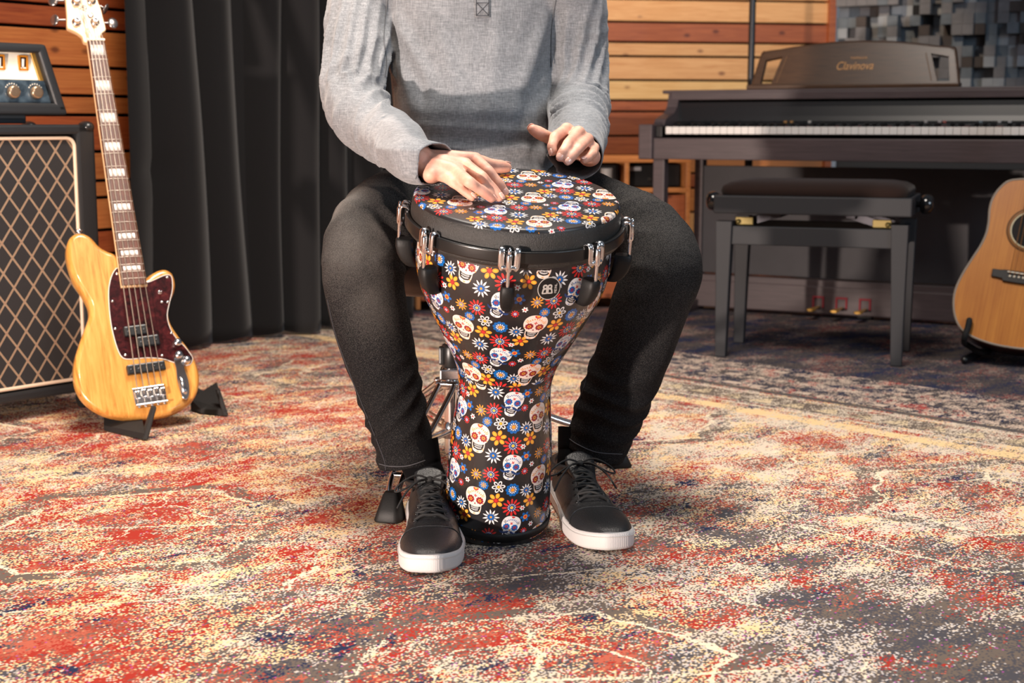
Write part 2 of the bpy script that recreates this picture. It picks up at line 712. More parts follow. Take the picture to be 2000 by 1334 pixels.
# ---- floor and rug
mb = MB()
mb.add([(-6, -5, -0.012), (7, -5, -0.012), (7, 9, -0.012), (-6, 9, -0.012)], [[0, 1, 2, 3]], 0, False)
fl = mb.build('floor', M('floor_boards', '#4a3a2e', 0.6, var=0.2))
tag(fl, kind='structure')
mb = MB()
mb.prism([(-2.9, -1.2), (2.5, -1.2), (2.5, 5.05), (0.3, 5.1), (-0.45, 4.98), (-1.0, 4.16), (-1.12, 4.02), (-2.9, 1.86)], -0.011, 0.0, bev=0.003, smooth=False)
rug = mb.build('rug', rug_material())
tag(rug, 'huge worn patterned rug in faded red, cream and grey covering the floor', 'rug')


def frame_on(A, B):
    """local frame on a wall: x from A to B, y away from the viewer, z up"""
    A, B = Vector((A[0], A[1], 0)), Vector((B[0], B[1], 0))
    d = (B - A).normalized()
    n = Vector((-d.y, d.x, 0))
    return A, math.atan2(d.y, d.x), (B - A).length


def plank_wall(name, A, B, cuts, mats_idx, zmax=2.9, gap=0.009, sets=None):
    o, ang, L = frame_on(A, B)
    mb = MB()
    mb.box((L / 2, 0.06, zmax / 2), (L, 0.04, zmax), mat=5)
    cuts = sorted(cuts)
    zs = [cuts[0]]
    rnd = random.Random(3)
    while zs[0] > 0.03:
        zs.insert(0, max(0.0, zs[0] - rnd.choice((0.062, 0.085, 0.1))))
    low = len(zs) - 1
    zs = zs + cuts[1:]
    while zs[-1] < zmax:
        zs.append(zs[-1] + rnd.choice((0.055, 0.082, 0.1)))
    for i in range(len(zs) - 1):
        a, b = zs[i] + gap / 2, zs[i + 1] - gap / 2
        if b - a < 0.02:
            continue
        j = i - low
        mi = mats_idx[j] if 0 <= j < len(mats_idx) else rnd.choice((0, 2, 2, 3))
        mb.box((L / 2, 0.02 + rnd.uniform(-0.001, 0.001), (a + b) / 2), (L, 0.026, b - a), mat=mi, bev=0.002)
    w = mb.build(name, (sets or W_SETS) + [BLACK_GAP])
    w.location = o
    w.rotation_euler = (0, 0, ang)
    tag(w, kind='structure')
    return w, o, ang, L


# left timber wall (recedes to the right), back timber wall
LA, LB = P(-330, 500, 3.42), P(285, 500, 4.17)
LA = LA + (Vector((LA.x, LA.y, 0)) - Vector((LB.x, LB.y, 0))).normalized() * 2.6
plank_wall('wall_left', LA, LB,
           [0.285, 0.354, 0.446, 0.494, 0.576, 0.678, 0.731, 0.809, 0.912, 0.973, 1.06],
           [3, 2, 2, 0, 3, 2, 0, 2, 3, 3, 0], sets=[C_OR, C_OR, C_OR, C_RED, C_RED])
mb = MB()
o_, a_, L_ = frame_on(LA, LB)
mb.box((L_ + 0.012, 0.02, 1.45), (0.032, 0.07, 2.9), bev=0.003)
t = mb.build('trim_1', W_RED)
t.location, t.rotation_euler = o_, (0, 0, a_)
tag(t, kind='structure')
mb = MB()
mb.box((L_ + 0.05, 0.05, 1.45), (0.04, 0.09, 2.9), bev=0.003)
t = mb.build('trim_2', M('trim_black', '#0c0b0b', 0.7))
t.location, t.rotation_euler = o_, (0, 0, a_)
tag(t, kind='structure')

BA, BB = P(640, 300, 5.72), P(1612, 300, 6.08)
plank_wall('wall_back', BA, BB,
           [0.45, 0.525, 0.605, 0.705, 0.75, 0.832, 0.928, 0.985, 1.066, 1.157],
           [2, 3, 3, 3, 1, 0, 0, 3, 0, 0])  # plank tones; the lower ones are darker, with shade painted into their colour
mb = MB()
o_, a_, L_ = frame_on(BA, BB)
mb.box((L_ + 0.008, 0.02, 1.45), (0.03, 0.07, 2.9), bev=0.003)
t = mb.build('trim_3', W_RED)
t.location, t.rotation_euler = o_, (0, 0, a_)
tag(t, kind='structure')

# right wall with the block diffuser on it
DA = P(1622, 300, 6.06)
dang = R(-28)
DL = 2.2
DB = DA + Vector((math.cos(dang) * DL, math.sin(dang) * DL, 0))
mb = MB()
mb.box((DL / 2 + 0.6, 0.13, 1.45), (DL + 1.2, 0.08, 2.9))
w = mb.build('wall_right', M('wall_grey', '#3c3e42', 0.85))
w.location, w.rotation_euler = (DA.x, DA.y, 0), (0, 0, dang)
tag(w, kind='structure')
mb = MB()
rnd = random.Random(11)
zz = 0.62
row = 0
cellw = 0.043
nx = int(DL / cellw)
nz = 22
grid = [[None] * nx for _ in range(nz)]
for j in range(nz):
    for i in range(nx):
        if grid[j][i] is not None:
            continue
        wx = rnd.choice((1, 1, 1, 2)) if i + 1 < nx and grid[j][i + 1] is None else 1
        wz = rnd.choice((1, 1, 2)) if j + 1 < nz else 1
        dep = rnd.choice((0.012, 0.03, 0.05, 0.06, 0.075, 0.085))
        for jj in range(j, min(nz, j + wz)):
            for ii in range(i, min(nx, i + wx)):
                if grid[jj][ii] is None:
                    grid[jj][ii] = (dep, rnd.random())
for j in range(nz):
    for i in range(nx):
        dep, q = grid[j][i]
        mi = 0 if q < 0.42 else (1 if q < 0.72 else (2 if q < 0.86 else (3 if q < 0.96 else 4)))
        mb.box(((i + 0.5) * cellw, 0.09 - dep / 2, zz + (j + 0.5) * cellw), (cellw - 0.001, dep, cellw - 0.001), mat=mi)
dif = mb.build('acoustic_diffuser', [M('block_grey', '#77777a', 0.8, var=0.15), M('block_blue_grey', '#69727a', 0.8, var=0.15), M('block_pale', '#9aa0a6', 0.8, var=0.1),
                                     M('block_brown', '#4a4340', 0.8, var=0.15), M('block_black', '#141519', 0.8)])
dif.location, dif.rotation_euler = (DA.x, DA.y, 0), (0, 0, dang)
tag(dif, 'grey acoustic diffuser of uneven square blocks on the wall behind the piano', 'acoustic panel')

# ---- curtain
def curtain():
    k = NT('curtain_cloth')
    co = k.coord('Object')
    nz = k.noise(k.mapping(co, scale=(1, 1, 1)), 900, 2)
    k.set(color=k.mix(nz, lin('#151415'), lin('#201f20')), rough=0.9, sheen=0.15, spec=0.2)
    k.bump(nz, 0.2, 0.0005)
    # fold crests picked along the hem: (px, py of the hem, bulge towards the room)
    A, B = Vector((-1.10, 4.03, 0)), Vector((-0.375, 4.79, 0))
    d = (B - A).normalized()
    n = Vector((d.y, -d.x, 0))
    L = (B - A).length
    rnd = random.Random(5)
    folds = [(-0.01, 0.045, 0.07), (0.17, 0.075, 0.075), (0.335, 0.07, 0.07), (0.49, 0.06, 0.05), (0.62, 0.075, 0.06), (0.76, 0.06, 0.05), (0.88, 0.07, 0.055), (1.02, 0.06, 0.05), (1.14, 0.06, 0.05)]
    verts, faces = [], []
    NS, NZ = 360, 70
    H = 2.75
    for j in range(NZ + 1):
        z = 0.012 + H * j / NZ
        for i in range(NS + 1):
            s = L * i / NS
            b = 0.0
            for q, (c0, amp, wd) in enumerate(folds):
                c = c0 + 0.05 * (z / H) * math.sin(q * 2.1 + 0.7) + 0.012 * math.sin(z * 3 + q)
                w_ = wd * (1 + 0.12 * math.sin(z * 2.0 + q * 1.7))
                x = (s - c) / w_
                if abs(x) < 1.25:
                    prof = math.cos(min(1, abs(x) / 1.25) * PI) * 0.5 + 0.5
                    prof = prof ** 0.55
                    b = max(b, amp * prof * (1 + 0.15 * math.sin(z * 1.3 + q * 2)))
            b += 0.006 * mnoise.noise(Vector((s * 6, z * 2.2, 1)))
            if 0.42 < z < 0.62 and s < 0.18:      # a crease where the cloth has been pushed in
                b -= 0.022 * math.exp(-((z - 0.50 - s * 0.1) / 0.018) ** 2) * math.exp(-((s - 0.06) / 0.07) ** 2)
            hem = 0.0 if j else 0.006 * math.sin(s * 40)
            p = A + d * s + n * b
            verts.append((p.x, p.y, z + hem))
    for j in range(NZ):
        for i in range(NS):
            a = j * (NS + 1) + i
            faces.append([a, a + 1, a + NS + 2, a + NS + 1])
    mb = MB()
    mb.add(verts, faces)
    o = mb.build('curtain', k.m)
    md = o.modifiers.new('thick', 'SOLIDIFY')
    md.thickness = 0.004
    tag(o, 'black floor-length curtain hanging in deep folds beside the timber wall', 'curtain')


curtain()

# ---- low wooden rack cabinet in front of the back wall
def rack():
    A, B = P(812, 600, 5.02), P(1345, 600, 5.17)
    o, ang, L = frame_on(A, B)
    t = thing('rack_cabinet', 'low wooden rack cabinet with dark compartments standing behind the drummer', 'cabinet', (o.x, o.y, 0), (0, 0, ang))
    mb = MB()
    top, dep, shelf = 0.535, 0.42, 0.425

    def cx(px):
        lo, hi = -0.5, 2.5
        for _ in range(50):
            m = (lo + hi) / 2
            if proj(Vector((o.x + math.cos(ang) * m, o.y + math.sin(ang) * m, 0.47)))[0] < px:
                lo = m
            else:
                hi = m
        return lo
    mb.box((L / 2, dep / 2, top - 0.009), (L, dep, 0.018), bev=0.002)
    mb.box((L / 2, dep / 2, shelf - 0.008), (L - 0.03, dep, 0.016), bev=0.002)
    mb.box((L / 2, dep - 0.01, top / 2), (L - 0.02, 0.018, top - 0.03))
    xs = [0.009, cx(930), cx(1050), cx(1225), L - 0.009]
    for x in xs:
        mb.box((x, dep / 2, top / 2 - 0.009), (0.016, dep - 0.004, top - 0.018), bev=0.002)
    mb.build('carcass', W_MID, t)
    for a, b in zip(xs, xs[1:]):
        mb = MB()
        mb.box(((a + b) / 2, 0.012, 0.215), (b - a - 0.020, 0.018, 0.37), bev=0.003)
        mb.build('door', W_RED, t)
    rk = M('rack_black', '#0d0d0e', 0.45)
    mtl = M('button_steel', '#c8c4bd', 0.3, 0.9)
    for i, (x0, x1, lab) in enumerate(((cx(1062), cx(1216), 'black rack unit in the cabinet behind the grey cup'), (cx(1232), L - 0.025, 'black rack unit with a pale display in the cabinet beside the piano leg'))):
        xm = (x0 + x1) / 2
        q = thing('rack_unit', lab, 'audio rack unit', (o.x + math.cos(ang) * xm - math.sin(ang) * 0.2, o.y + math.sin(ang) * xm + math.cos(ang) * 0.2, shelf + 0.001), (0, 0, ang), 'audio units in the rack cabinet')
        mb = MB()
        mb.box((0, 0, 0.042), (x1 - x0, 0.28, 0.080), bev=0.004)
        mb.build('housing', rk, q)
        if i == 1:
            mb = MB()
            mb.box((cx(1246) - xm, -0.143, 0.067), (0.050, 0.008, 0.014), bev=0.002)
            mb.build('display', M('display_grey', '#a9a9ad', 0.4), q)
        for kx, kz in ((0.032, 0.060), (-0.015, 0.030), (0.030, 0.028)):
            mb = MB()
            mb.lathe([(0.007, 0), (0.007, 0.010), (0.005, 0.012)], 16, xf=Matrix.Translation((kx, -0.139, kz)) @ Euler((PI / 2, 0, 0)).to_matrix().to_4x4())
            mb.build('knob', mtl if kz > 0.05 else M('knob_dark', '#2b2927', 0.4), q)
    bxm = (cx(1052) + cx(1176)) / 2
    bw = cx(1176) - cx(1052)
    q = thing('wooden_box', 'pale wooden box standing on the rack cabinet behind the drummer', 'box', (o.x + math.cos(ang) * bxm - math.sin(ang) * 0.12, o.y + math.sin(ang) * bxm + math.cos(ang) * 0.12, top + 0.001), (0, 0, ang))
    mb = MB()
    mb.box((0, 0, 0.038), (bw, 0.20, 0.074), bev=0.003)
    mb.build('box_body', W_PALE, q)
    mb = MB()
    mb.box((0, 0, 0.081), (bw + 0.006, 0.206, 0.012), bev=0.003)
    mb.build('lid', W_PALE, q)
    # grey cup on the shelf
    c = P(1186, 350, 5.0)
    tq = thing('cup', 'grey upright cup in the rack cabinet behind the drum', 'cup', (c.x, c.y + 0.035, 0.426))
    mb = MB()
    mb.lathe([(0.0, 0), (0.014, 0.0), (0.018, 0.003), (0.0205, 0.04), (0.0205, 0.070), (0.019, 0.074), (0.018, 0.070), (0.016, 0.006), (0, 0.006)], 24, caps=False)
    mb.build('cup_body', M('cup_grey', '#9a9490', 0.5), tq)
    return t


rack()

# ---- microphone stand behind the piano
p = P(1466, 165, 5.35)
t = thing('microphone_stand', 'thin black upright stand rising behind the left end of the piano', 'stand', (p.x, p.y, 0))
mb = MB()
mb.tube([(0, 0, 0.03), (0, 0, 0.66)], 0.015, 16)
mb.build('lower_tube', M('stand_black', '#1b1a1a', 0.35, 0.6), t)
mb = MB()
mb.tube([(0, 0, 0.64), (0, 0, 1.75)], 0.0125, 16)
mb.build('upper_tube', M('stand_steel', '#4c4b4c', 0.3, 0.8), t)
mb = MB()
mb.lathe([(0.018, 0.62), (0.021, 0.63), (0.021, 0.675), (0.016, 0.685)], 20)
mb.build('clutch', M('stand_black', ''), t)
mb = MB()
mb.lathe([(0.12, 0), (0.125, 0.006), (0.12, 0.016), (0.03, 0.03), (0.014, 0.05)], 40)
mb.build('base', M('stand_black', ''), t)
# ================================================================== goblet drum
D_TILT, D_LEAN = R(14.5), R(3.5)
d_axis = Vector((math.sin(D_LEAN), -math.sin(D_TILT) * math.cos(D_LEAN), math.cos(D_TILT) * math.cos(D_LEAN))).normalized()
d_x = Vector((1, 0, 0)) - d_axis * d_axis.x
d_x.normalize()
d_y = d_axis.cross(d_x)
D_ROT = Matrix((d_x, d_y, d_axis)).transposed()
D_RB = 0.085
_c = PZ(978, 1067, 0.0)
D_O = _c + Vector((0, 0, 0)) + d_y * D_RB
D_O = Vector((D_O.x - 0.008, D_O.y, 0.0 + d_y.z * D_RB + 0.001))
# lowest point of the rim touches the floor
_lo = min((D_O + d_x * (D_RB * math.cos(a)) + d_y * (D_RB * math.sin(a))).z for a in [k * PI / 60 for k in range(120)])
D_O.z -= _lo - 0.0035


def _len():
    lo, hi = 0.3, 0.8
    for _ in range(50):
        m = (lo + hi) / 2
        if proj(D_O + d_axis * m)[1] > 383:
            lo = m
        else:
            hi = m
    return lo


D_L = _len()
print('drum length', D_L, 'base', D_O, 'head', D_O + d_axis * D_L, proj(D_O + d_axis * D_L))
D_M = Matrix.Translation(D_O) @ D_ROT.to_4x4()


def d_row(y, half):
    """profile station from a silhouette row of the drum"""
    lo, hi = -0.05, 0.8
    for _ in range(50):
        m = (lo + hi) / 2
        if proj(D_O + d_axis * m)[1] > y:
            lo = m
        else:
            hi = m
    p = D_O + d_axis * lo
    zc = p.y * _cp - (p.z - CAM_H) * _sp
    return (half * zc / F_PX, lo)


D_PROF = [d_row(y, h) for y, h in ((1014, 103.5), (996, 103), (924, 101.5), (852, 98.5), (800, 93.5), (765, 90.5), (744, 91), (722, 95), (700, 103), (672, 117.5), (640, 135.5), (609, 152), (585, 165), (560, 177), (535, 185), (505, 189.5), (470, 190.5), (455, 190.5))]
D_PROF = [(p[0], p[1]) for p in crom([(r_, z) for r_, z in D_PROF], 6)]
D_ARC = [0.0]
for i in range(1, len(D_PROF)):
    D_ARC.append(D_ARC[-1] + math.hypot(D_PROF[i][0] - D_PROF[i - 1][0], D_PROF[i][1] - D_PROF[i - 1][1]))


def _interp(xs, ys, x):
    if x <= xs[0]:
        return ys[0] + (x - xs[0]) * (ys[1] - ys[0]) / max(1e-9, xs[1] - xs[0])
    for i in range(1, len(xs)):
        if x <= xs[i]:
            t = (x - xs[i - 1]) / max(1e-9, xs[i] - xs[i - 1])
            return ys[i - 1] + t * (ys[i] - ys[i - 1])
    return ys[-1] + (x - xs[-1]) * (ys[-1] - ys[-2]) / max(1e-9, xs[-1] - xs[-2])


D_Rs = [p[0] for p in D_PROF]
D_Zs = [p[1] for p in D_PROF]


def d_surf(phi, s, off=0.0):
    r_ = _interp(D_ARC, D_Rs, s)
    z = _interp(D_ARC, D_Zs, s)
    r2, z2 = _interp(D_ARC, D_Rs, s + 0.002), _interp(D_ARC, D_Zs, s + 0.002)
    dr, dz = r2 - r_, z2 - z
    l_ = math.hypot(dr, dz) or 1
    nr, nz = dz / l_, -dr / l_
    r_ += nr * off
    z += nz * off
    return Vector((r_ * math.sin(phi), -r_ * math.cos(phi), z))


def d_hit(px, py):
    """(phi, arc) of the shell seen at a pixel"""
    inv = D_M.inverted()
    o = inv @ Vector((0, 0, CAM_H))
    d = (inv.to_3x3() @ ray(px, py)).normalized()
    t = 1.6
    while t < 3.2:
        p = o + d * t
        if D_Zs[0] < p.z < D_Zs[-1]:
            if math.hypot(p.x, p.y) <= _interp(D_Zs, D_Rs, p.z):
                return math.atan2(p.x, -p.y), _interp(D_Zs, D_ARC, p.z), _interp(D_Zs, D_Rs, p.z)
        t += 0.0005
    return None


# ---- the print: flowers and sugar skulls drawn as coloured patches that follow the skin
P_BLACK, P_WHITE, P_RED, P_DRED, P_BLUE, P_NAVY, P_YEL, P_ORA, P_PINK = range(9)


def print_mats(rough, coat):
    def pm(n, h):
        return M('print_%s_%s' % (n, 'gloss' if coat else 'matt'), h, rough, coat=coat, bump=0.12, bscale=1400, bdist=0.0004)
    return [pm('black', '#1d1b1c'), pm('white', '#d3d0cf'), pm('red', '#bb2c2a'), pm('dark_red', '#841a28'), pm('blue', '#0c589f'),
            pm('navy', '#1a3564'), pm('yellow', '#e0a638'), pm('orange', '#dc8c2c'), pm('blush', '#dccabf')]


def ell2(cx, cy, rx, ry, ang=0.0, n=12):
    ca, sa = math.cos(ang), math.sin(ang)
    return [(cx + rx * math.cos(t) * ca - ry * math.sin(t) * sa, cy + rx * math.cos(t) * sa + ry * math.sin(t) * ca) for t in [2 * PI * k / n for k in range(n)]]


def petals(n, r0, r1, w, rot=0.0, pointed=0.0, m=12):
    out = []
    for k in range(n):
        a = rot + 2 * PI * k / n
        pts = []
        for q in range(m):
            t = 2 * PI * q / m
            x = (r0 + r1) / 2 + (r1 - r0) / 2 * math.cos(t)
            wd = w * math.sin(t) * (1 - pointed * 0.45 * max(0.0, math.cos(t)) - 0.25 * max(0.0, -math.cos(t)))
            pts.append((x * math.cos(a) - wd * math.sin(a), x * math.sin(a) + wd * math.cos(a)))
        out.append(pts)
    return out


def motif(kind, r):
    """list of (outline, colour, layer), star shaped outlines"""
    L_ = []
    C = lambda rr, c, l, n=16: L_.append((ell2(0, 0, rr, rr, 0, n), c, l))
    if kind == 'red':
        for p in petals(12, 0.36 * r, r, 0.118 * r):
            L_.append((p, P_RED, 0))
        C(0.46 * r, P_NAVY, 1)
        for k in range(12):
            a = 2 * PI * k / 12
            L_.append((ell2(0.36 * r * math.cos(a), 0.36 * r * math.sin(a), 0.08 * r, 0.05 * r, a, 6), P_WHITE, 2))
        C(0.24 * r, P_BLUE, 2)
        C(0.17 * r, P_YEL, 3)
    elif kind == 'redsmall':
        for p in petals(10, 0.3 * r, r, 0.15 * r):
            L_.append((p, P_RED, 0))
        C(0.42 * r, P_BLUE, 1)
        C(0.28 * r, P_WHITE, 2, 10)
        C(0.16 * r, P_RED, 3, 8)
    elif kind == 'blue':
        C(0.84 * r, P_BLUE, 0, 24)
        for k in range(10):
            a = 2 * PI * k / 10
            L_.append((ell2(0.76 * r * math.cos(a), 0.76 * r * math.sin(a), 0.24 * r, 0.24 * r, 0, 10), P_BLUE, 0.2))
        C(0.60 * r, P_NAVY, 1, 20)
        for p in petals(11, 0.30 * r, 0.60 * r, 0.085 * r, m=8):
            L_.append((p, P_WHITE, 2))
        C(0.27 * r, P_ORA, 3)
    elif kind == 'bluesmall':
        C(0.84 * r, P_BLUE, 0, 20)
        for k in range(9):
            a = 2 * PI * k / 9
            L_.append((ell2(0.76 * r * math.cos(a), 0.76 * r * math.sin(a), 0.25 * r, 0.25 * r, 0, 8), P_BLUE, 0.2))
        for p in petals(8, 0.28 * r, 0.62 * r, 0.1 * r, m=8):
            L_.append((p, P_YEL, 2))
        C(0.24 * r, P_ORA, 3, 10)
    elif kind == 'daisy':
        for p in petals(11, 0.26 * r, r, 0.108 * r, pointed=1.0):
            L_.append((p, P_WHITE, 0))
        for p in petals(11, 0.1 * r, 0.52 * r, 0.055 * r, m=8):
            L_.append((p, P_BLUE, 1))
        C(0.30 * r, P_BLUE, 1.5)
        C(0.14 * r, P_ORA, 3, 10)
    elif kind == 'yel6':
        for p in petals(6, 0.24 * r, r, 0.255 * r):
            L_.append((p, P_ORA, 0))
        for p in petals(6, 0.42 * r, 0.86 * r, 0.14 * r, rot=0.0, m=8):
            L_.append((p, P_YEL, 1))
        C(0.31 * r, P_DRED, 2)
        C(0.22 * r, P_RED, 3, 10)
    elif kind == 'white6':
        for p in petals(6, 0.22 * r, r, 0.275 * r):
            L_.append((p, P_WHITE, 0))
        for p in petals(6, 0.34 * r, 0.80 * r, 0.15 * r, m=8):
            L_.append((p, P_BLACK, 1))
        C(0.34 * r, P_WHITE, 2)
        C(0.26 * r, P_BLACK, 2.5)
        C(0.20 * r, P_YEL, 3, 10)
    elif kind == 'yel8':
        for p in petals(10, 0.28 * r, r, 0.125 * r, pointed=0.8):
            L_.append((p, P_ORA, 0))
        C(0.42 * r, P_BLUE, 1)
        for p in petals(8, 0.2 * r, 0.42 * r, 0.06 * r, m=6):
            L_.append((p, P_YEL, 2))
        C(0.19 * r, P_YEL, 3, 10)
    elif kind == 'blue5':
        for p in petals(6, 0.2 * r, r, 0.26 * r):
            L_.append((p, P_BLUE, 0))
        C(0.42 * r, P_ORA, 2)
        C(0.25 * r, P_RED, 3, 10)
    elif kind == 'tinyw':
        for p in petals(6, 0.1 * r, r, 0.27 * r, m=8):
            L_.append((p, P_WHITE, 0))
        C(0.33 * r, P_RED, 2, 8)
    elif kind == 'tinyy':
        for p in petals(6, 0.1 * r, r, 0.27 * r, m=8):
            L_.append((p, P_ORA, 0))
        C(0.33 * r, P_RED, 2, 8)
    elif kind in ('skullC', 'skullW'):
        k = r / 24.0          # drawn 24 units tall from the centre
        W = kind == 'skullW'

        def add(pts, c, l):
            L_.append(([(x * k, y * k) for x, y in pts], c, l))
        half = [(0, 23.5), (7, 22.8), (13, 19.5), (16.6, 13.5), (17.2, 6.5), (15.6, 0.5), (13.2, -3.5), (11.0, -6.0), (10.6, -12), (9.0, -19), (5.5, -22.6), (0, -23.5)]
        full = half + [(-x, y) for x, y in half[-2:0:-1]]
        full = crom(full, 3, True)
        add(full, P_BLUSH if not W else P_WHITE, 0)
        ca, cb = (P_ORA, P_DRED) if not W else (P_BLUE, P_RED)
        # crown ornaments
        if not W:
            add([(-5, 22.3), (-3.5, 19), (0, 17.6), (3.5, 19), (5, 22.3), (2.5, 22.9), (0, 23.1), (-2.5, 22.9)], P_RED, 1)
            add(ell2(0, 21.4, 2.6, 1.3), P_YEL, 2)
        else:
            add([(-3.5, 22.4), (-2.4, 20.2), (0, 19.4), (2.4, 20.2), (3.5, 22.4), (0, 23.0)], P_RED, 1)
        for i in range(7):
            a = R(90 + (i - 3) * 17)
            add(ell2(11.5 * math.cos(a) * 1.0, 6 + 10.6 * math.sin(a), 1.7, 0.75, a, 8), ca, 1)
        for sx in (-1, 1):
            for (x0, y0, x1, y1) in ((14.6, 14.5, 9.2, 9.6), (15.6, 11.5, 9.8, 8.2)):
                dx, dy = x1 - x0, y1 - y0
                add(ell2(sx * (x0 + x1) / 2, (y0 + y1) / 2, math.hypot(dx, dy) / 2, 0.55, math.atan2(dy, sx * dx), 8), ca if not W else P_BLACK, 1)
            add(ell2(sx * 13.4, -1.2, 1.9, 0.7, sx * -0.9, 8), ca, 1)
            add(ell2(sx * 8.6, -16.5, 0.6, 2.2, sx * 0.35, 8), ca, 1)
        add(ell2(0, -21.6, 2.4, 0.7, 0, 8), ca, 1)
        # cross on the brow
        for i in range(4):
            a = R(45 + 90 * i) if W else R(90 * i)
            add(ell2(1.6 * math.cos(a), 9.0 + 1.6 * math.sin(a), 1.5, 0.8, a, 8), P_RED, 1)
        # eyes
        for sx in (-1, 1):
            ex, ey = sx * 7.6, 2.0
            add(ell2(ex, ey, 5.2, 5.2, 0, 18), P_DRED if not W else P_BLUE, 1)
            for i in range(9):
                a = 2 * PI * i / 9
                add(ell2(ex + 4.7 * math.cos(a), ey + 4.7 * math.sin(a), 1.7, 1.7, 0, 8), P_DRED if not W else P_BLUE, 1.2)
            add(ell2(ex, ey, 3.4, 3.4, 0, 14), P_DRED if not W else P_NAVY, 2)
            for i in range(6):
                a = 2 * PI * i / 6
                add(ell2(ex + 2.1 * math.cos(a), ey + 2.1 * math.sin(a), 1.15, 0.72, a, 8), P_YEL if not W else P_RED, 2.6)
            add(ell2(ex, ey, 1.15, 1.15, 0, 8), P_DRED if not W else P_NAVY, 3.4)
        # nose
        add([(0, -2.2), (1.6, -5.2), (0.6, -5.6), (0, -5.0), (-0.6, -5.6), (-1.6, -5.2)], P_DRED if not W else P_ORA, 1)
        # mouth
        up, dn = (-9.0, -17.6)
        add([(-9.8, -7.6), (-5, -9.6), (0, -10.2), (5, -9.6), (9.8, -7.6), (8.8, -13.8), (6.4, -17.6), (0, -19.2), (-6.4, -17.6), (-8.8, -13.8)], P_BLACK, 1)
        for i in range(6):
            x = (i - 2.5) * 2.25
            add([(x - 0.75, -11.2 + 0.025 * x * x), (x + 0.75, -11.2 + 0.025 * x * x), (x + 0.7, -13.2 + 0.03 * x * x), (x - 0.7, -13.2 + 0.03 * x * x)], P_WHITE, 2)
            x *= 0.86
            add([(x - 0.75, -14.7 + 0.04 * x * x), (x + 0.75, -14.7 + 0.04 * x * x), (x + 0.7, -16.7 + 0.05 * x * x), (x - 0.7, -16.7 + 0.05 * x * x)], P_WHITE, 2)
        if W:
            for sx in (-1, 1):
                mp = [(0, -6.4), (4, -5.6), (8, -7.6), (12, -9.6), (16.5, -8.2), (18.5, -5.8), (17.5, -9.6), (13, -12.0), (8, -11.4), (3, -9.6)]
                add([(sx * x, y) for x, y in mp], P_NAVY, 3)
    return L_


P_BLUSH = P_PINK
# one repeat of the print, read from the lower half of the drum: (kind, zoom x, zoom y, radius, turn)
CELL = [('skullC', 265, 712, 78, 0), ('skullW', 442, 870, 70, -14), ('yel6', 370, 710, 46, 15), ('red', 450, 752, 55, 0), ('daisy', 343, 805, 48, 0),
        ('blue', 245, 832, 38, 0), ('bluesmall', 311, 621, 29, 0), ('tinyw', 233, 592, 17, 0), ('redsmall', 200, 610, 22, 0),
        ('white6', 384, 632, 38, 10), ('blue', 454, 650, 40, 0), ('yel6', 543, 712, 42, 0), ('daisy', 522, 655, 40, 0), ('daisy', 168, 655, 40, 0),
        ('yel6', 182, 750, 40, 20), ('tinyw', 172, 812, 17, 0), ('blue5', 180, 873, 32, 0), ('yel8', 250, 905, 35, 0), ('red', 330, 908, 47, 0),
        ('tinyy', 487, 908, 19, 0), ('redsmall', 530, 910, 25, 0), ('tinyw', 565, 857, 17, 0), ('blue5', 538, 827, 32, 0), ('tinyw', 533, 780, 18, 0)]


def zpx(x, y):
    return 840 + x / 2.78, 600 + y / 2.78


def cell_mm():
    f0, s0, r0 = d_hit(*zpx(265, 712))
    R0 = 0.0795
    out = []
    for kd, x, y, r_, tn in CELL:
        h = d_hit(*zpx(x, y))
        mm = r_ / 2.78 / 1235.0 * (1.06 if kd.startswith('skull') else 0.97)
        if h is None:
            continue
        out.append((kd, (h[0] - f0) * R0, h[1] - s0, mm, R(tn)))
    h1 = d_hit(*zpx(245, 1050))
    h2 = d_hit(*zpx(582, 936))
    a = ((h1[0] - f0) * R0, h1[1] - s0)
    b = ((h2[0] - f0) * R0, h2[1] - s0)
    b = (b[0], b[1] - a[1])
    return out, a, b, f0, s0, R0


D_CELL, D_A, D_B, D_F0, D_S0, D_R0 = cell_mm()
# keep one of each repeat only
_keep = []
for q in D_CELL:
    dup_ = False
    for w_ in _keep:
        if w_[0] != q[0]:
            continue
        for i in (-1, 0, 1):
            for j in (-1, 0, 1):
                if math.hypot(q[1] - w_[1] + i * D_A[0] + j * D_B[0], q[2] - w_[2] + i * D_A[1] + j * D_B[1]) < 0.022:
                    dup_ = True
    if not dup_:
        _keep.append(q)
D_CELL = _keep
print('print repeat', D_A, D_B, len(D_CELL))


def lattice(extent, turn=0.0, scale=1.0, mirror=False):
    """(kind, u, v, radius, turn) around the origin"""
    ct, st = math.cos(turn), math.sin(turn)
    out = []
    for i in range(-9, 10):
        for j in range(-9, 10):
            for kd, u, v, rr, tn in D_CELL:
                uu = (u + i * D_A[0] + j * D_B[0]) * scale
                vv = (v + i * D_A[1] + j * D_B[1]) * scale
                x, y = uu * ct - vv * st, uu * st + vv * ct
                if abs(x) < extent[0] and extent[1] < y < extent[2]:
                    out.append((kd, x, y, rr * scale, tn + turn))
    # nothing may sit on top of a neighbour
    res = []
    for q in sorted(out, key=lambda e: -e[3]):
        if all(math.hypot(q[1] - w_[1], q[2] - w_[2]) > (q[3] + w_[3]) * 0.74 for w_ in res if abs(q[1] - w_[1]) < 0.07):
            res.append(q)
    return res


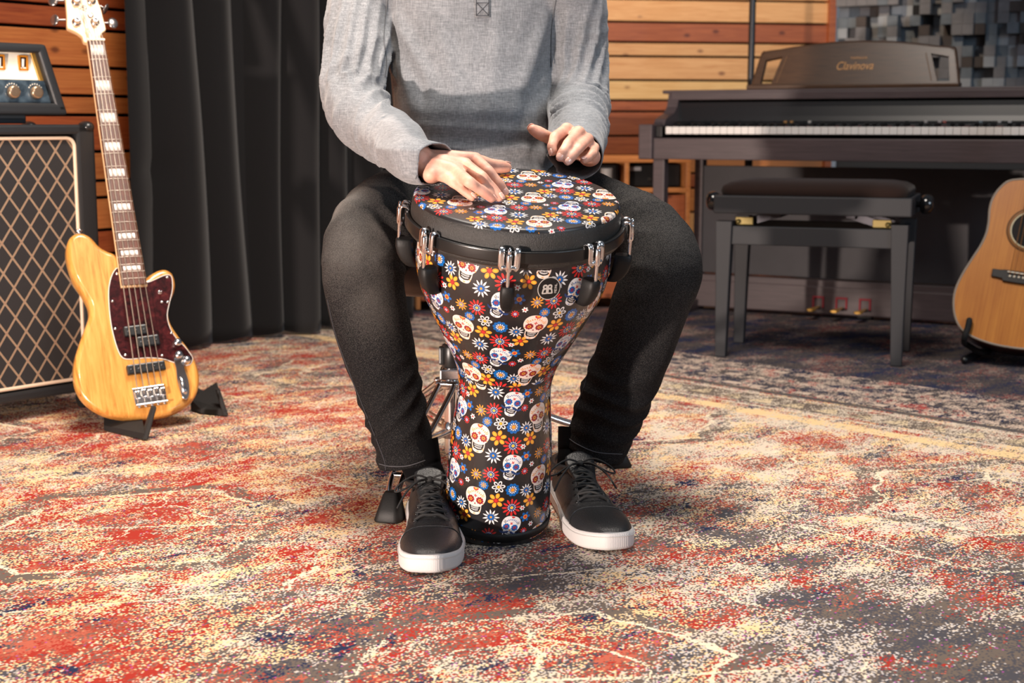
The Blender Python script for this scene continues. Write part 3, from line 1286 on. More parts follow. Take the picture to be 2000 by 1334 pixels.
def put_motif(mb, kd, rad, turn, mapf, keep, fine=0.005):
    ct, st = math.cos(turn), math.sin(turn)
    for ol, colr, lay in motif(kd, rad):
        pts = [(x * ct - y * st, x * st + y * ct) for x, y in ol]
        cx = sum(p[0] for p in pts) / len(pts)
        cy = sum(p[1] for p in pts) / len(pts)
        rmax = max(math.hypot(p[0] - cx, p[1] - cy) for p in pts)
        nr = max(1, int(math.ceil(rmax / fine)))
        off = 0.00012 + lay * 0.00007
        vs = [mapf(cx, cy, off)]
        ok = [keep(cx, cy)]
        n = len(pts)
        for q in range(1, nr + 1):
            f = q / nr
            for x, y in pts:
                xx, yy = cx + (x - cx) * f, cy + (y - cy) * f
                vs.append(mapf(xx, yy, off))
                ok.append(keep(xx, yy))
        fs = []
        for m_ in range(n):
            fs.append([0, 1 + m_, 1 + (m_ + 1) % n])
        for q in range(1, nr):
            for m_ in range(n):
                a0, b0 = 1 + (q - 1) * n + m_, 1 + (q - 1) * n + (m_ + 1) % n
                fs.append([a0, a0 + n, b0 + n, b0])
        fs = [f for f in fs if all(ok[i] for i in f)]
        if fs:
            used = sorted({i for f in fs for i in f})
            re_ = {a: b for b, a in enumerate(used)}
            mb.add([vs[i] for i in used], [[re_[i] for i in f] for f in fs], colr, True)


drum = thing('goblet_drum', 'goblet-shaped hand drum printed with sugar skulls and flowers, held between the knees', 'drum', D_O, D_ROT.to_euler())
SPLIT = _interp(D_Zs, D_ARC, d_row(716, 90)[1])
TOP = D_ARC[-1]

mb = MB()
mb.lathe([(r_, z) for r_, z in D_PROF], 160, 0, caps=False)
mb.lathe([(D_PROF[-1][0] - 0.008, D_PROF[-1][1]), (D_PROF[-1][0], D_PROF[-1][1])], 96, 0, caps=False)
mb.lathe([(max(0.03, r_ - 0.007), z) for r_, z in D_PROF[::-1]], 96, 0, caps=False)
# lower wrap
for kd, u, v, rr, tn in lattice((0.29, -0.4, 0.5)):
    s0 = D_S0 + v
    if s0 < -0.03 or s0 > SPLIT + 0.03:
        continue
    f0 = D_F0 + u / D_R0
    if abs(f0 - D_F0) > PI:
        continue
    Rl = max(0.06, _interp(D_ARC, D_Rs, s0))
    put_motif(mb, kd, rr, tn, lambda x, y, o, f0=f0, s0=s0, Rl=Rl: d_surf(f0 + x / Rl, s0 + y, o), lambda x, y, s0=s0: 0.006 < s0 + y < SPLIT, 0.0025 if s0 < 0.025 or SPLIT - s0 < 0.02 else 0.005)
# bowl wrap
hA, hB = d_hit(905, 640), d_hit(1048, 640)
RA = hA[2]
bu, bv = (hB[0] - hA[0]) * RA, hB[1] - hA[1]
bturn = math.atan2(bv, bu) - math.atan2(D_B[1], D_B[0])
bscale = math.hypot(bu, bv) / math.hypot(*D_B)
print('bowl print scale', bscale, math.degrees(bturn))
bscale = min(1.25, max(0.9, bscale))
for kd, u, v, rr, tn in lattice((0.62, -0.3, 0.4), bturn, bscale):
    s0 = hA[1] + v
    if s0 < SPLIT - 0.03 or s0 > TOP + 0.02:
        continue
    Rl = max(0.07, _interp(D_ARC, D_Rs, min(TOP, s0)))
    # the cloth fans out from the waist: rows keep their spacing, columns follow the growing girth
    f0 = hA[0] + u / (0.35 * RA + 0.65 * Rl)
    if abs(f0 - hA[0]) > PI:
        continue
    put_motif(mb, kd, rr, tn, lambda x, y, o, f0=f0, s0=s0, Rl=Rl: d_surf(f0 + x / Rl, s0 + y, o), lambda x, y, s0=s0: SPLIT + 0.0005 < s0 + y < TOP - 0.004, 0.0025 if s0 - SPLIT < 0.02 or TOP - s0 < 0.03 else 0.005)
mb.build('shell', print_mats(0.32, 0.35), drum, fix=False)

RUB = M('black_rubber', '#0e0e0e', 0.55, bump=0.15, bscale=400, spec=0.35)
mb = MB()
mb.lathe([(D_RB - 0.008, 0.0), (D_RB - 0.002, 0.0), (D_RB + 0.0015, 0.003), (D_RB + 0.0025, 0.012), (D_RB + 0.001, 0.017), (D_RB - 0.008, 0.0175)], 120, 0, caps=False)
mb.build('base_rim', RUB, drum)

# ---- head, collar and hoop
HR = 0.1515
ZT = D_L
mb = MB()
mb.lathe([(0.0001, ZT), (HR * 0.5, ZT), (HR - 0.006, ZT - 0.0004), (HR - 0.0025, ZT - 0.0014), (HR - 0.0006, ZT - 0.0035), (HR, ZT - 0.007)], 140, 0, caps=False)


def head_map(x, y, o):
    r_ = math.hypot(x, y)
    lim = HR - 0.0045
    if r_ <= lim:
        return Vector((x, y, ZT + o - (0.0004 * max(0, r_ / lim) ** 6)))
    ov = min(1.0, (r_ - lim) / 0.0095)
    a = ov * PI / 2
    rr = lim + (0.0047 + o) * math.sin(a)
    z = ZT - 0.0004 + o - 0.0055 * (1 - math.cos(a)) - 0.0016 * ov
    return Vector((x / r_ * rr, y / r_ * rr, z))


def head_hit(px, py):
    q = D_M.inverted() @ PP(px, py, D_O + d_axis * D_L, d_axis)
    return q.x, q.y


h0 = head_hit(780 + 1125 / 4.3, 300 + 368 / 4.3)
h1 = head_hit(780 + 1720 / 4.3, 300 + 340 / 4.3)
hb = (h1[0] - h0[0], h1[1] - h0[1])
hturn = math.atan2(hb[1], hb[0]) - math.atan2(D_B[1], D_B[0]) + PI
hscale = math.hypot(*hb) / math.hypot(*D_B)
print('head print', hscale, math.degrees(hturn))
hscale = min(1.2, max(0.85, hscale))
for kd, u, v, rr, tn in lattice((0.36, -0.36, 0.36), hturn, hscale):
    x0, y0 = h0[0] + u, h0[1] + v
    if math.hypot(x0, y0) > HR + 0.012:
        continue
    put_motif(mb, kd, rr, tn, lambda x, y, o, x0=x0, y0=y0: head_map(x0 + x, y0 + y, o), lambda x, y, x0=x0, y0=y0: math.hypot(x0 + x, y0 + y) < HR + 0.004, 0.0015 if math.hypot(x0, y0) > HR - 0.02 else 0.005)
mb.build('drumhead', print_mats(0.38, 0.0), drum, fix=False)

k = NT('collar_skin')
co = k.coord('Object')
nz = k.noise(k.mapping(co, scale=(1, 1, 0.6)), 620, 3, 0.75)
k.set(color=k.mix(nz, lin('#141414'), lin('#34322f')), rough=0.45)
k.bump(nz, 0.9, 0.0012)
COLLAR = k.m
mb = MB()
mb.lathe([(HR - 0.001, ZT - 0.0045), (HR + 0.0003, ZT - 0.006), (HR + 0.002, ZT - 0.012), (HR + 0.0035, ZT - 0.024), (HR + 0.004, ZT - 0.036), (HR + 0.0065, ZT - 0.047), (HR + 0.006, ZT - 0.054), (HR + 0.001, ZT - 0.057), (HR - 0.004, ZT - 0.057), (HR - 0.004, ZT - 0.01)], 140, 0, caps=False)
mb.build('head_collar', COLLAR, drum)
HB = M('hoop_black', '#141414', 0.28, bump=0.03, bscale=600)
HO = 0.1635
mb = MB()
mb.lathe([(HO - 0.007, ZT - 0.0300), (HO - 0.0016, ZT - 0.0290), (HO - 0.0006, ZT - 0.0292), (HO - 0.0001, ZT - 0.0300), (HO, ZT - 0.0315), (HO, ZT - 0.038), (HO, ZT - 0.0445), (HO - 0.0001, ZT - 0.0460), (HO - 0.0006, ZT - 0.0468), (HO - 0.0016, ZT - 0.0470), (HO - 0.007, ZT - 0.0460), (HO - 0.007, ZT - 0.0300)], 140, 0, caps=False)
mb.build('hoop', HB, drum)

CHROME = M('chrome', '#e6e6e8', 0.14, 1.0)
for q in range(8):
    phi = R(-3 + 45 * q)
    xf = Matrix.Rotation(phi, 4, 'Z')
    # claw: two hooked arms over the hoop with a socket between them
    mb = MB()
    for sx in (-1, 1):
        x = sx * 0.0108
        path = [(x, -(HO - 0.006), ZT - 0.036), (x, -(HO - 0.005), ZT - 0.027), (x, -(HO + 0.001), ZT - 0.0245), (x, -(HO + 0.005), ZT - 0.0275), (x, -(HO + 0.0058), ZT - 0.040), (x * 0.95, -(HO + 0.006), ZT - 0.048), (x * 0.7, -(HO + 0.006), ZT - 0.0525)]
        path = [tuple(p) for p in crom(path, 4)]
        mb.tube(path, 0, 10, flat=[(0.0048, 0.0023)] * len(path), up=(1, 0, 0), xf=xf, roundcap=True)
    mb.tube([(-0.008, -(HO + 0.0062), ZT - 0.0505), (0.008, -(HO + 0.0062), ZT - 0.0505)], 0.0038, 10, xf=xf, roundcap=True)
    mb.lathe([(0.0, 0.012), (0.003, 0.0115), (0.0042, 0.009), (0.0044, -0.012), (0.0036, -0.014)], 14, xf=xf @ Matrix.Translation((0, -(HO + 0.0085), ZT - 0.041)))
    mb.lathe([(0.0, 0.006), (0.002, 0.0055), (0.0028, 0.0), (0.0028, -0.003)], 8, xf=xf @ Matrix.Translation((0, -(HO + 0.0085), ZT - 0.027)))
    mb.build('tuning_claw', CHROME, drum)
    mb = MB()
    mb.tube([(0, -(HO + 0.0085), ZT - 0.053), (0, -(HO + 0.0085), ZT - 0.085)], 0.0026, 12, xf=xf)
    mb.build('tuning_rod', CHROME, drum)
    # casing bolted to the bowl
    mb = MB()
    rings = []
    for zz_, w_, d0, d1 in ((-0.078, 0.0080, 0.152, 0.1755), (-0.080, 0.0098, 0.151, 0.1768), (-0.090, 0.0104, 0.150, 0.1768), (-0.102, 0.0102, 0.148, 0.1735), (-0.112, 0.0090, 0.146, 0.168), (-0.119, 0.0068, 0.143, 0.161), (-0.1215, 0.004, 0.141, 0.156)):
        ring = []
        for kx in range(20):
            a = 2 * PI * kx / 20
            ca_, sa_ = math.cos(a), math.sin(a)
            sg = lambda v_: math.copysign(abs(v_) ** 0.62, v_)
            ring.append(Vector((w_ * sg(ca_), -((d0 + d1) / 2 + (d1 - d0) / 2 * sg(sa_)), ZT + zz_)))
        rings.append(ring)
    mb.loft(rings, xf=xf)
    mb.build('lug_casing', RUB, drum)

# ---- round badge on the bowl
hb = d_hit(1072, 563)
BR = 0.0172
mb = MB()


def badge_map(x, y, o):
    return d_surf(hb[0] + x / hb[2], hb[1] + y, 0.0011 + o)


for rad, colr, lay in ((BR, 1, 0), (BR * 0.93, 0, 1)):
    vs, fs = [badge_map(0, 0, lay * 0.0001)], []
    n = 48
    for q in range(1, 5):
        for m_ in range(n):
            a = 2 * PI * m_ / n
            vs.append(badge_map(rad * q / 4 * math.cos(a), rad * q / 4 * math.sin(a), lay * 0.0001))
    for m_ in range(n):
        fs.append([0, 1 + m_, 1 + (m_ + 1) % n])
    for q in range(1, 4):
        for m_ in range(n):
            a0, b0 = 1 + (q - 1) * n + m_, 1 + (q - 1) * n + (m_ + 1) % n
            fs.append([a0, a0 + n, b0 + n, b0])
    mb.add(vs, fs, colr, True)


def stroke(pts, w_, closed=False):
    n = len(pts)
    for i in range(n if closed else n - 1):
        a, b = Vector(pts[i]), Vector(pts[(i + 1) % n])
        d_ = (b - a)
        d_ = d_.normalized() if d_.length > 0 else Vector((1, 0))
        p_ = Vector((-d_.y, d_.x)) * w_ / 2
        e_ = d_ * w_ * 0.3
        quad = [a - e_ + p_, a - e_ - p_, b + e_ - p_, b + e_ + p_]
        mb.add([badge_map(v_.x, v_.y, 0.00025) for v_ in quad], [[0, 1, 2, 3]], 1, True)


u_ = BR / 20
for sx in (-1, 1):
    x0 = -3.0 * u_ + sx * 3.9 * u_
    for cy, rr in ((3.2, 3.0), (-2.6, 3.4)):
        if cy > 0:
            stroke([(x0 + rr * u_ * math.cos(a), cy * u_ + rr * u_ * math.sin(a)) for a in [2 * PI * q / 20 for q in range(20)]], 2.6 * u_, True)
        else:
            stroke([(x0 - sx * 1.0 * u_ + 0, 0), (x0 + sx * 3.2 * u_, -1.2 * u_), (x0 + sx * 4.4 * u_, -7.5 * u_)], 2.6 * u_)
    stroke([(-3.0 * u_ + sx * 1.2 * u_, 5.0 * u_), (-3.0 * u_ + sx * 1.2 * u_, -8.0 * u_)], 2.2 * u_)
    stroke([(-3.0 * u_ + sx * 1.2 * u_, -8.0 * u_), (-3.0 * u_ + sx * 8.2 * u_, -8.0 * u_)], 2.2 * u_)
stroke([(-10.5 * u_, 5.2 * u_), (4.5 * u_, 5.2 * u_)], 1.4 * u_)
# brand word standing on end at the right side of the badge
GL = {'M': [[(0, 0), (0, 4), (1.5, 2), (3, 4), (3, 0)]], 'E': [[(2.4, 0), (0, 0), (0, 4), (2.4, 4)], [(0, 2), (2, 2)]], 'I': [[(0.4, 0), (0.4, 4)]],
      'N': [[(0, 0), (0, 4), (2.8, 0), (2.8, 4)]], 'L': [[(0, 4), (0, 0), (2.3, 0)]]}
pen = -8.2
for ch in 'MEINL':
    for st_ in GL[ch]:
        stroke([((10.2 - 0 + (4 - y_) * 0.95 - 1.2) * u_, (pen + x_) * u_) for x_, y_ in st_] if False else [((13.2 - y_ * 0.95) * u_, (pen + x_) * u_) for x_, y_ in st_], 0.75 * u_)
    pen += {'M': 4.2, 'E': 3.5, 'I': 1.9, 'N': 4.0, 'L': 3.2}[ch]
mb.build('badge', [M('badge_black', '#121212', 0.35), M('badge_silver', '#c9c4bc', 0.35, 0.4)], drum, fix=False)
# ================================================================== speaker cabinet, amplifier head, bass guitar
TOLEX = M('black_leathercloth', '#232426', 0.42, bump=0.5, bscale=900, bdist=0.0008)
CAB_ANG = R(50)
CAB_O = Vector((-0.947, 3.262, 0))
cab = thing('speaker_cabinet', 'tall black speaker cabinet with diamond-pattern grille cloth and cream piping', 'speaker', CAB_O, (0, 0, CAB_ANG))
CW, CD, CH, CB = 0.62, 0.27, 0.652, 0.045
mb = MB()
fr = 0.045
for (cx, cz, sx, sz) in ((-fr / 2, (CH + CB) / 2, fr, CH - CB), (-CW + fr / 2, (CH + CB) / 2, fr, CH - CB)):
    mb.box((cx, CD / 2, cz), (sx, CD, sz), bev=0.006)
for cz in (CB + 0.011, CH - 0.011):
    mb.box((-CW / 2, CD / 2, cz), (CW, CD, 0.022), bev=0.006)
mb.box((-CW / 2, CD - 0.01, (CH + CB) / 2), (CW - 0.01, 0.018, CH - CB - 0.01))
mb.build('cabinet_shell', TOLEX, cab)
k = NT('grille_cloth')
co = k.coord('Object')
sp = k.t.nodes.new('ShaderNodeSeparateXYZ')
k.l(co, sp.inputs[0])
a_ = k.math('ADD', k.math('DIVIDE', sp.outputs[0], 0.0475), k.math('DIVIDE', sp.outputs[2], 0.066))
b_ = k.math('SUBTRACT', k.math('DIVIDE', sp.outputs[0], 0.0475), k.math('DIVIDE', sp.outputs[2], 0.066))
masks = []
for w_ in (0.052, 0.018):
    la = k.math('LESS_THAN', k.math('PINGPONG', a_, 0.5), w_)
    lb = k.math('LESS_THAN', k.math('PINGPONG', b_, 0.5), w_)
    masks.append((la, lb, k.math('MAXIMUM', la, lb)))
weave = k.noise(k.mapping(co, scale=(1, 1, 1)), 1300, 2)
base = k.mix(weave, lin('#161416'), lin('#2b2829'))
linec = k.mix(weave, lin('#8f7960'), lin('#b9a585'))
core = k.mix(weave, lin('#8d3f45'), lin('#7a6a4c'))
c_ = k.mix(masks[0][2], base, linec)
c_ = k.mix(masks[1][2], c_, core)
k.set(color=c_, rough=0.85)
k.bump(k.math('ADD', weave, masks[0][2]), 0.4, 0.001)
GR0, GR1 = CB + 0.028, CH - 0.028
mb = MB()
mb.box((-CW / 2, 0.018, (GR0 + GR1) / 2), (CW - 2 * fr + 0.004, 0.012, GR1 - GR0 + 0.004))
mb.build('grille', k.m, cab)
mb = MB()
pl = rrect(CW - 2 * fr - 0.006, GR1 - GR0 - 0.004, 0.02, 6, -CW / 2, (GR0 + GR1) / 2)
pl = [(p[0], 0.0095, p[1]) for p in pl]
mb.tube(pl + pl[:1], 0.0042, 10, caps=False, up=(0, 1, 0))
mb.build('piping', M('piping_cream', '#d9bfa6', 0.5), cab)
for x_, y_ in ((-0.035, 0.035), (-CW + 0.035, 0.035), (-0.035, CD - 0.035), (-CW + 0.035, CD - 0.035)):
    mb = MB()
    mb.tube([(x_ - 0.011, y_, 0.021), (x_ + 0.011, y_, 0.021)], 0.020, 20)
    mb.box((x_, y_, 0.041), (0.034, 0.034, 0.008), bev=0.002)
    mb.build('caster', M('caster_black', '#161616', 0.5), cab)
for y_ in (0.018, CD - 0.018):
    mb = MB()
    mb.ell((-0.012, y_ - 0.002, CH - 0.006), (0.017, 0.022, 0.014))
    mb.build('corner_cap', M('corner_black', '#1d1e20', 0.25), cab)

mb = MB()
mb.box((0.008, 0.10, 0.425), (0.018, 0.075, 0.062), bev=0.005)
mb.tube([(0.018, 0.075, 0.425), (0.026, 0.10, 0.425), (0.018, 0.125, 0.425)], 0.006, 10, roundcap=True)
mb.build('side_handle', M('caster_black', ''), cab)

# ---- amplifier head standing on the cabinet
head_o = CAB_O + Vector((math.cos(CAB_ANG), math.sin(CAB_ANG), 0)) * -0.052 + Vector((-math.sin(CAB_ANG), math.cos(CAB_ANG), 0)) * 0.02
amp = thing('amplifier_head', 'vintage black amplifier head with cream and blue panel on top of the diamond-grille cabinet', 'amplifier', (head_o.x, head_o.y, CH + 0.001), (0, 0, CAB_ANG))
AW, AD, AH = 0.55, 0.20, 0.155
z0 = 0.020


def amp_pt(x, y, h):
    """tapered case: narrower and set back towards the top"""
    f = h / AH
    return Vector((x * (1 - 0.0 * f) - 0.036 * f, y + 0.020 * f, z0 + h))


def amp_box(mb, x0, x1, y0, y1, h0, h1, bev=0.006, mat=0, keep=True):
    bm = bmesh.new()
    bmesh.ops.create_cube(bm, size=1)
    for v in bm.verts:
        v.co = Vector(((x0 + x1) / 2 + v.co.x * (x1 - x0), (y0 + y1) / 2 + v.co.y * (y1 - y0), (h0 + h1) / 2 + v.co.z * (h1 - h0)))
    if bev:
        bmesh.ops.bevel(bm, geom=list(bm.edges), offset=bev, segments=3, affect='EDGES', profile=0.6)
    for v in bm.verts:
        v.co = amp_pt(v.co.x, v.co.y, v.co.z)
    mb.bm(bm, mat, False)


mb = MB()
amp_box(mb, -AW, 0, 0, AD, AH - 0.020, AH, 0.008)
amp_box(mb, -AW, 0, 0, AD, 0, 0.026, 0.008)
amp_box(mb, -0.024, 0, 0, AD, 0.004, AH - 0.004, 0.008)
amp_box(mb, -AW, -AW + 0.024, 0, AD, 0.004, AH - 0.004, 0.008)
amp_box(mb, -AW + 0.01, -0.01, AD - 0.02, AD - 0.004, 0.01, AH - 0.01, 0)
mb.build('case', TOLEX, amp)
mb = MB()
amp_box(mb, -AW + 0.02, -0.033, 0.022, 0.034, 0.076, AH - 0.018, 0)
mb.build('cream_panel', M('panel_cream', '#f6efdd', 0.35), amp)
mb = MB()
amp_box(mb, -0.034, -0.019, 0.018, 0.040, 0.074, AH - 0.018, 0.001)
mb.build('gold_edge', M('edge_gold', '#a8813a', 0.4, 0.5), amp)
k = NT('panel_blue')
nz = k.noise(k.coord('Object'), 60, 3)
k.set(color=k.ramp(nz, [(0.35, lin('#33424f')), (0.7, lin('#5a6b77'))]), rough=0.3, metal=0.3)
mb = MB()
amp_box(mb, -AW + 0.02, -0.024, 0.016, 0.036, 0.026, 0.075, 0.001)
mb.build('control_panel', k.m, amp)
BRS = M('knob_brass', '#c9a98a', 0.25, 0.85)
WHT = M('mark_white', '#e8e2d2', 0.5)
for i, x_ in enumerate((-0.056, -0.112, -0.168)):
    c_ = amp_pt(x_, 0.014, 0.049)
    xf = Matrix.Translation(c_) @ Euler((PI / 2, 0, 0)).to_matrix().to_4x4()
    mb = MB()
    mb.lathe([(0.0135, 0), (0.0145, 0.001), (0.0135, 0.009), (0.0125, 0.0105), (0.010, 0.0112), (0.0001, 0.0105)], 36, xf=xf)
    kb = mb.build('knob', BRS, amp)
    mb = MB()
    for q in range(-3, 4):
        a = R(90 + q * 18)
        mb.box((c_.x + 0.0185 * math.cos(a), c_.y - 0.0002 + 0.0035 * math.sin(a) * 0.7, c_.z + 0.0185 * math.sin(a)), (0.0022, 0.0006, 0.003))
    mb.build('dial_marks', WHT, amp)
    mb = MB()
    mb.box((c_.x, c_.y + 0.0005, c_.z - 0.0195), (0.022, 0.0008, 0.0035))
    mb.build('dial_caption', WHT, amp)
for x_ in (-0.060, -0.116):
    c_ = amp_pt(x_, 0.021, 0.113)
    mb = MB()
    for dx, dz, sx, sz in ((-0.0095, 0, 0.004, 0.032), (0.0095, 0, 0.004, 0.032), (0, 0.0145, 0.022, 0.004), (0, -0.0145, 0.022, 0.004)):
        mb.box((c_.x + dx, c_.y - 0.001, c_.z + dz), (sx, 0.006, sz), bev=0.0006)
    sw = mb.build('switch_frame', M('amber_plastic', '#c07a18', 0.3), amp)
    mb = MB()
    mb.box((c_.x, c_.y, c_.z), (0.0155, 0.003, 0.026), (R(8), 0, 0), bev=0.0008)
    mb.build('rocker', M('rocker_brown', '#3a2416', 0.25), sw)
    mb = MB()
    mb.box((c_.x - 0.001, c_.y - 0.0025, c_.z), (0.005, 0.003, 0.018), (R(8), 0, 0), bev=0.0008)
    mb.build('rocker_mark', M('rocker_white', '#e6e4e2', 0.3), sw)
sc_ = amp_pt(-0.146, 0.0215, 0.106)
text_obj('script_lettering', 'ay', 0.026, M('ink_black', '#17140f', 0.5), amp, sc_, (PI / 2 - math.atan2(0.02, AH) * 0, 0, 0), 0.0003, 0.45, 'RIGHT')
mb = MB()
mb.box((-AW / 2 - 0.02, AD / 2 + 0.01, 0.0105), (AW - 0.13, AD - 0.05, 0.019), bev=0.003)
mb.build('foot_slab', M('slab_grey', '#2f353b', 0.45), amp)

# ---- bass guitar leaning in a low stand
B_BR, B_NUT = P(295, 775, 3.02), P(187, 85, 3.35)
BE = (B_NUT - B_BR)
B_SC = BE.length
BE.normalize()
BX = Vector((math.cos(R(27)), math.sin(R(27)), 0))
BX = (BX - BE * BX.dot(BE)).normalized()
BN = BX.cross(BE)          # towards the viewer
if BN.y > 0:
    BN = -BN
print('bass scale', B_SC, 'lean', math.degrees(math.asin(BE.y)))
B_ROT = Matrix((BX, BE, BX.cross(BE))).transposed()
bass_floor = Vector((B_BR.x, B_BR.y, 0))
bass = thing('bass_guitar', 'five-string electric bass with glossy natural ash body and tortoiseshell pickguard, leaning in a stand', 'bass guitar', B_BR, B_ROT.to_euler())


def bp(x, y, z6=True):
    """plane coordinates of a picture point (zoom of the body or plain pixels)"""
    if z6:
        x, y = x / 3.033, 430 + y / 3.033
    q = PP(x, y, B_BR, BN) - B_BR
    return (q.dot(BX), q.dot(BE))


body_px = [(690, 205), (640, 180), (590, 150), (545, 100), (500, 74), (452, 74), (412, 105), (395, 170), (405, 250), (440, 350), (490, 430), (525, 500), (531, 560), (512, 620), (475, 720),
           (446, 820), (440, 900), (452, 980), (490, 1050), (550, 1105), (640, 1150), (760, 1170), (880, 1166), (1000, 1148), (1090, 1110), (1150, 1060), (1180, 990), (1183, 910), (1160, 830),
           (1115, 750), (1060, 680), (1015, 610), (1000, 550), (1010, 480), (1035, 420), (1041, 370), (1025, 315), (990, 289), (945, 291), (890, 320), (855, 345), (800, 330)]
k = NT('ash_gloss')
co = k.coord('Object')
g = k.noise(k.mapping(co, scale=(16, 1.3, 8)), 5.0, 5, 0.62, 1.2)
g2 = k.noise(k.mapping(co, scale=(60, 3, 30)), 6.0, 3, 0.6)
f_ = k.math('ADD', k.math('MULTIPLY', g, 0.85), k.math('MULTIPLY', g2, 0.22))
k.set(color=k.ramp(f_, [(0.34, lin('#8f5320')), (0.45, lin('#c08138')), (0.58, lin('#cf9448')), (0.75, lin('#d8a258'))]), rough=0.28, coat=0.4, coat_rough=0.06)
ASH = k.m
ol = crom([bp(*p) for p in body_px], 4, True)
TH = 0.038
mb = MB()
mb.prism(ol, -TH, 0, bev=0.011, segs=5)
mb.build('body', ASH, bass)
GUARD_Z = 0.0
k = NT('tortoise_guard')
co = k.coord('Object')
n1 = k.noise(co, 55, 5, 0.65, 1.0)
k.set(color=k.ramp(n1, [(0.32, lin('#17080a')), (0.5, lin('#310f12')), (0.62, lin('#43171a')), (0.78, lin('#6a3024'))]), rough=0.22, coat=0.0, spec=0.3)
TORT = k.m
guard_px = [(700, 285), (668, 320), (650, 380), (645, 440), (650, 540), (664, 640), (688, 735), (712, 795), (735, 818), (775, 822), (870, 814), (960, 820), (1030, 842), (1075, 858), (1118, 856), (1138, 825),
            (1125, 795), (1085, 745), (1040, 700), (1004, 640), (987, 565), (1003, 480), (1018, 410), (1016, 350), (1002, 328), (965, 333), (910, 358), (868, 372), (800, 360), (740, 320)]
ol = crom([bp(*p) for p in guard_px], 3, True)
mb = MB()
mb.prism(ol, 0.0004, 0.0030, bev=0.0009, segs=2)
guard = mb.build('pickguard', TORT, bass)
mb = MB()
mb.prism(inset(ol, -0.0016), 0.0002, 0.0018)
mb.build('guard_edge', M('guard_white', '#d8d2cc', 0.4), guard)
for p in ((690, 320), (665, 482), (682, 645), (742, 800), (958, 804), (1014, 670), (990, 340), (865, 382), (957, 487), (992, 487)):
    u, v = bp(*p)
    mb = MB()
    mb.lathe([(0.0034, 0.003), (0.003, 0.0042), (0.0001, 0.0046)], 14, xf=Matrix.Translation((u, v, 0)))
    mb.build('screw', CHROME, guard)
u, v = bp(945, 430)
mb = MB()
mb.tube([(u, v, 0.002), (u + 0.001, v - 0.002, 0.012)], 0.0024, 10, roundcap=True)
mb.lathe([(0.005, 0.003), (0.0048, 0.0045), (0.003, 0.005)], 16, xf=Matrix.Translation((u, v, 0)))
mb.build('selector_switch', CHROME, bass)
PKB = M('pickup_black', '#14171b', 0.35)
for quad in ([(728, 642), (862, 624), (875, 682), (735, 700)], [(805, 702), (935, 684), (943, 745), (812, 762)], [(745, 868), (970, 838), (978, 893), (752, 925)]):
    pts = [bp(*p) for p in quad]
    cx, cy = sum(p[0] for p in pts) / 4, sum(p[1] for p in pts) / 4
    wv = (Vector(pts[1]) - Vector(pts[0]) + Vector(pts[2]) - Vector(pts[3])) / 2
    hv = (Vector(pts[0]) - Vector(pts[3]) + Vector(pts[1]) - Vector(pts[2])) / 2
    mb = MB()
    ang_ = math.atan2(wv.y, wv.x)
    mb.box((cx, cy, 0.006), (wv.length, hv.length, 0.013), (0, 0, ang_), bev=0.003)
    pk = mb.build('pickup', PKB, bass)
    mb = MB()
    nn_ = 5 if wv.length > 0.06 else 3
    for q in range(nn_):
        c2 = Vector((cx, cy)) + wv * ((q + 0.5) / nn_ - 0.5)
        mb.lathe([(0.0028, 0.012), (0.0026, 0.0134), (0.0001, 0.0138)], 12, xf=Matrix.Translation((c2.x, c2.y, 0)))
    mb.build('pole_pieces', M('pole_steel', '#5d6266', 0.3, 0.9), pk)
# bridge with saddles
pts = [bp(*p) for p in ((785, 1002), (970, 974), (990, 1085), (800, 1112))]
c0 = Vector((sum(p[0] for p in pts) / 4, sum(p[1] for p in pts) / 4))
wv = (Vector(pts[1]) - Vector(pts[0]) + Vector(pts[2]) - Vector(pts[3])) / 2
hv = (Vector(pts[0]) - Vector(pts[3]) + Vector(pts[1]) - Vector(pts[2])) / 2
ba = math.atan2(wv.y, wv.x)
mb = MB()
mb.box((c0.x, c0.y, 0.0025), (wv.length, hv.length, 0.004), (0, 0, ba), bev=0.001)
e_ = c0 - hv * 0.47
mb.box((e_.x, e_.y, 0.008), (wv.length, 0.004, 0.014), (0, 0, ba), bev=0.001)
br = mb.build('bridge', CHROME, bass)
wdir, hdir = wv.normalized(), hv.normalized()
saddle = []
for q in range(5):
    c2 = c0 + wv * ((q + 0.5) / 5 - 0.5)
    mb = MB()
    s2 = c2 + hdir * (0.004 + 0.002 * (q % 2))
    mb.box((s2.x, s2.y, 0.009), (0.0105, 0.016, 0.009), (0, 0, ba), bev=0.0015)
    t0, t1 = s2 - hdir * 0.006, c2 - hv * 0.46
    mb.tube([(t0.x, t0.y, 0.009), (t1.x, t1.y, 0.009)], 0.0016, 8)
    mb.tube([(t1.x, t1.y, 0.009), (t1.x - hdir.x * 0.006, t1.y - hdir.y * 0.006, 0.009)], 0.003, 10)
    mb.build('saddle', CHROME, br)
    saddle.append((c2 + hdir * 0.004))
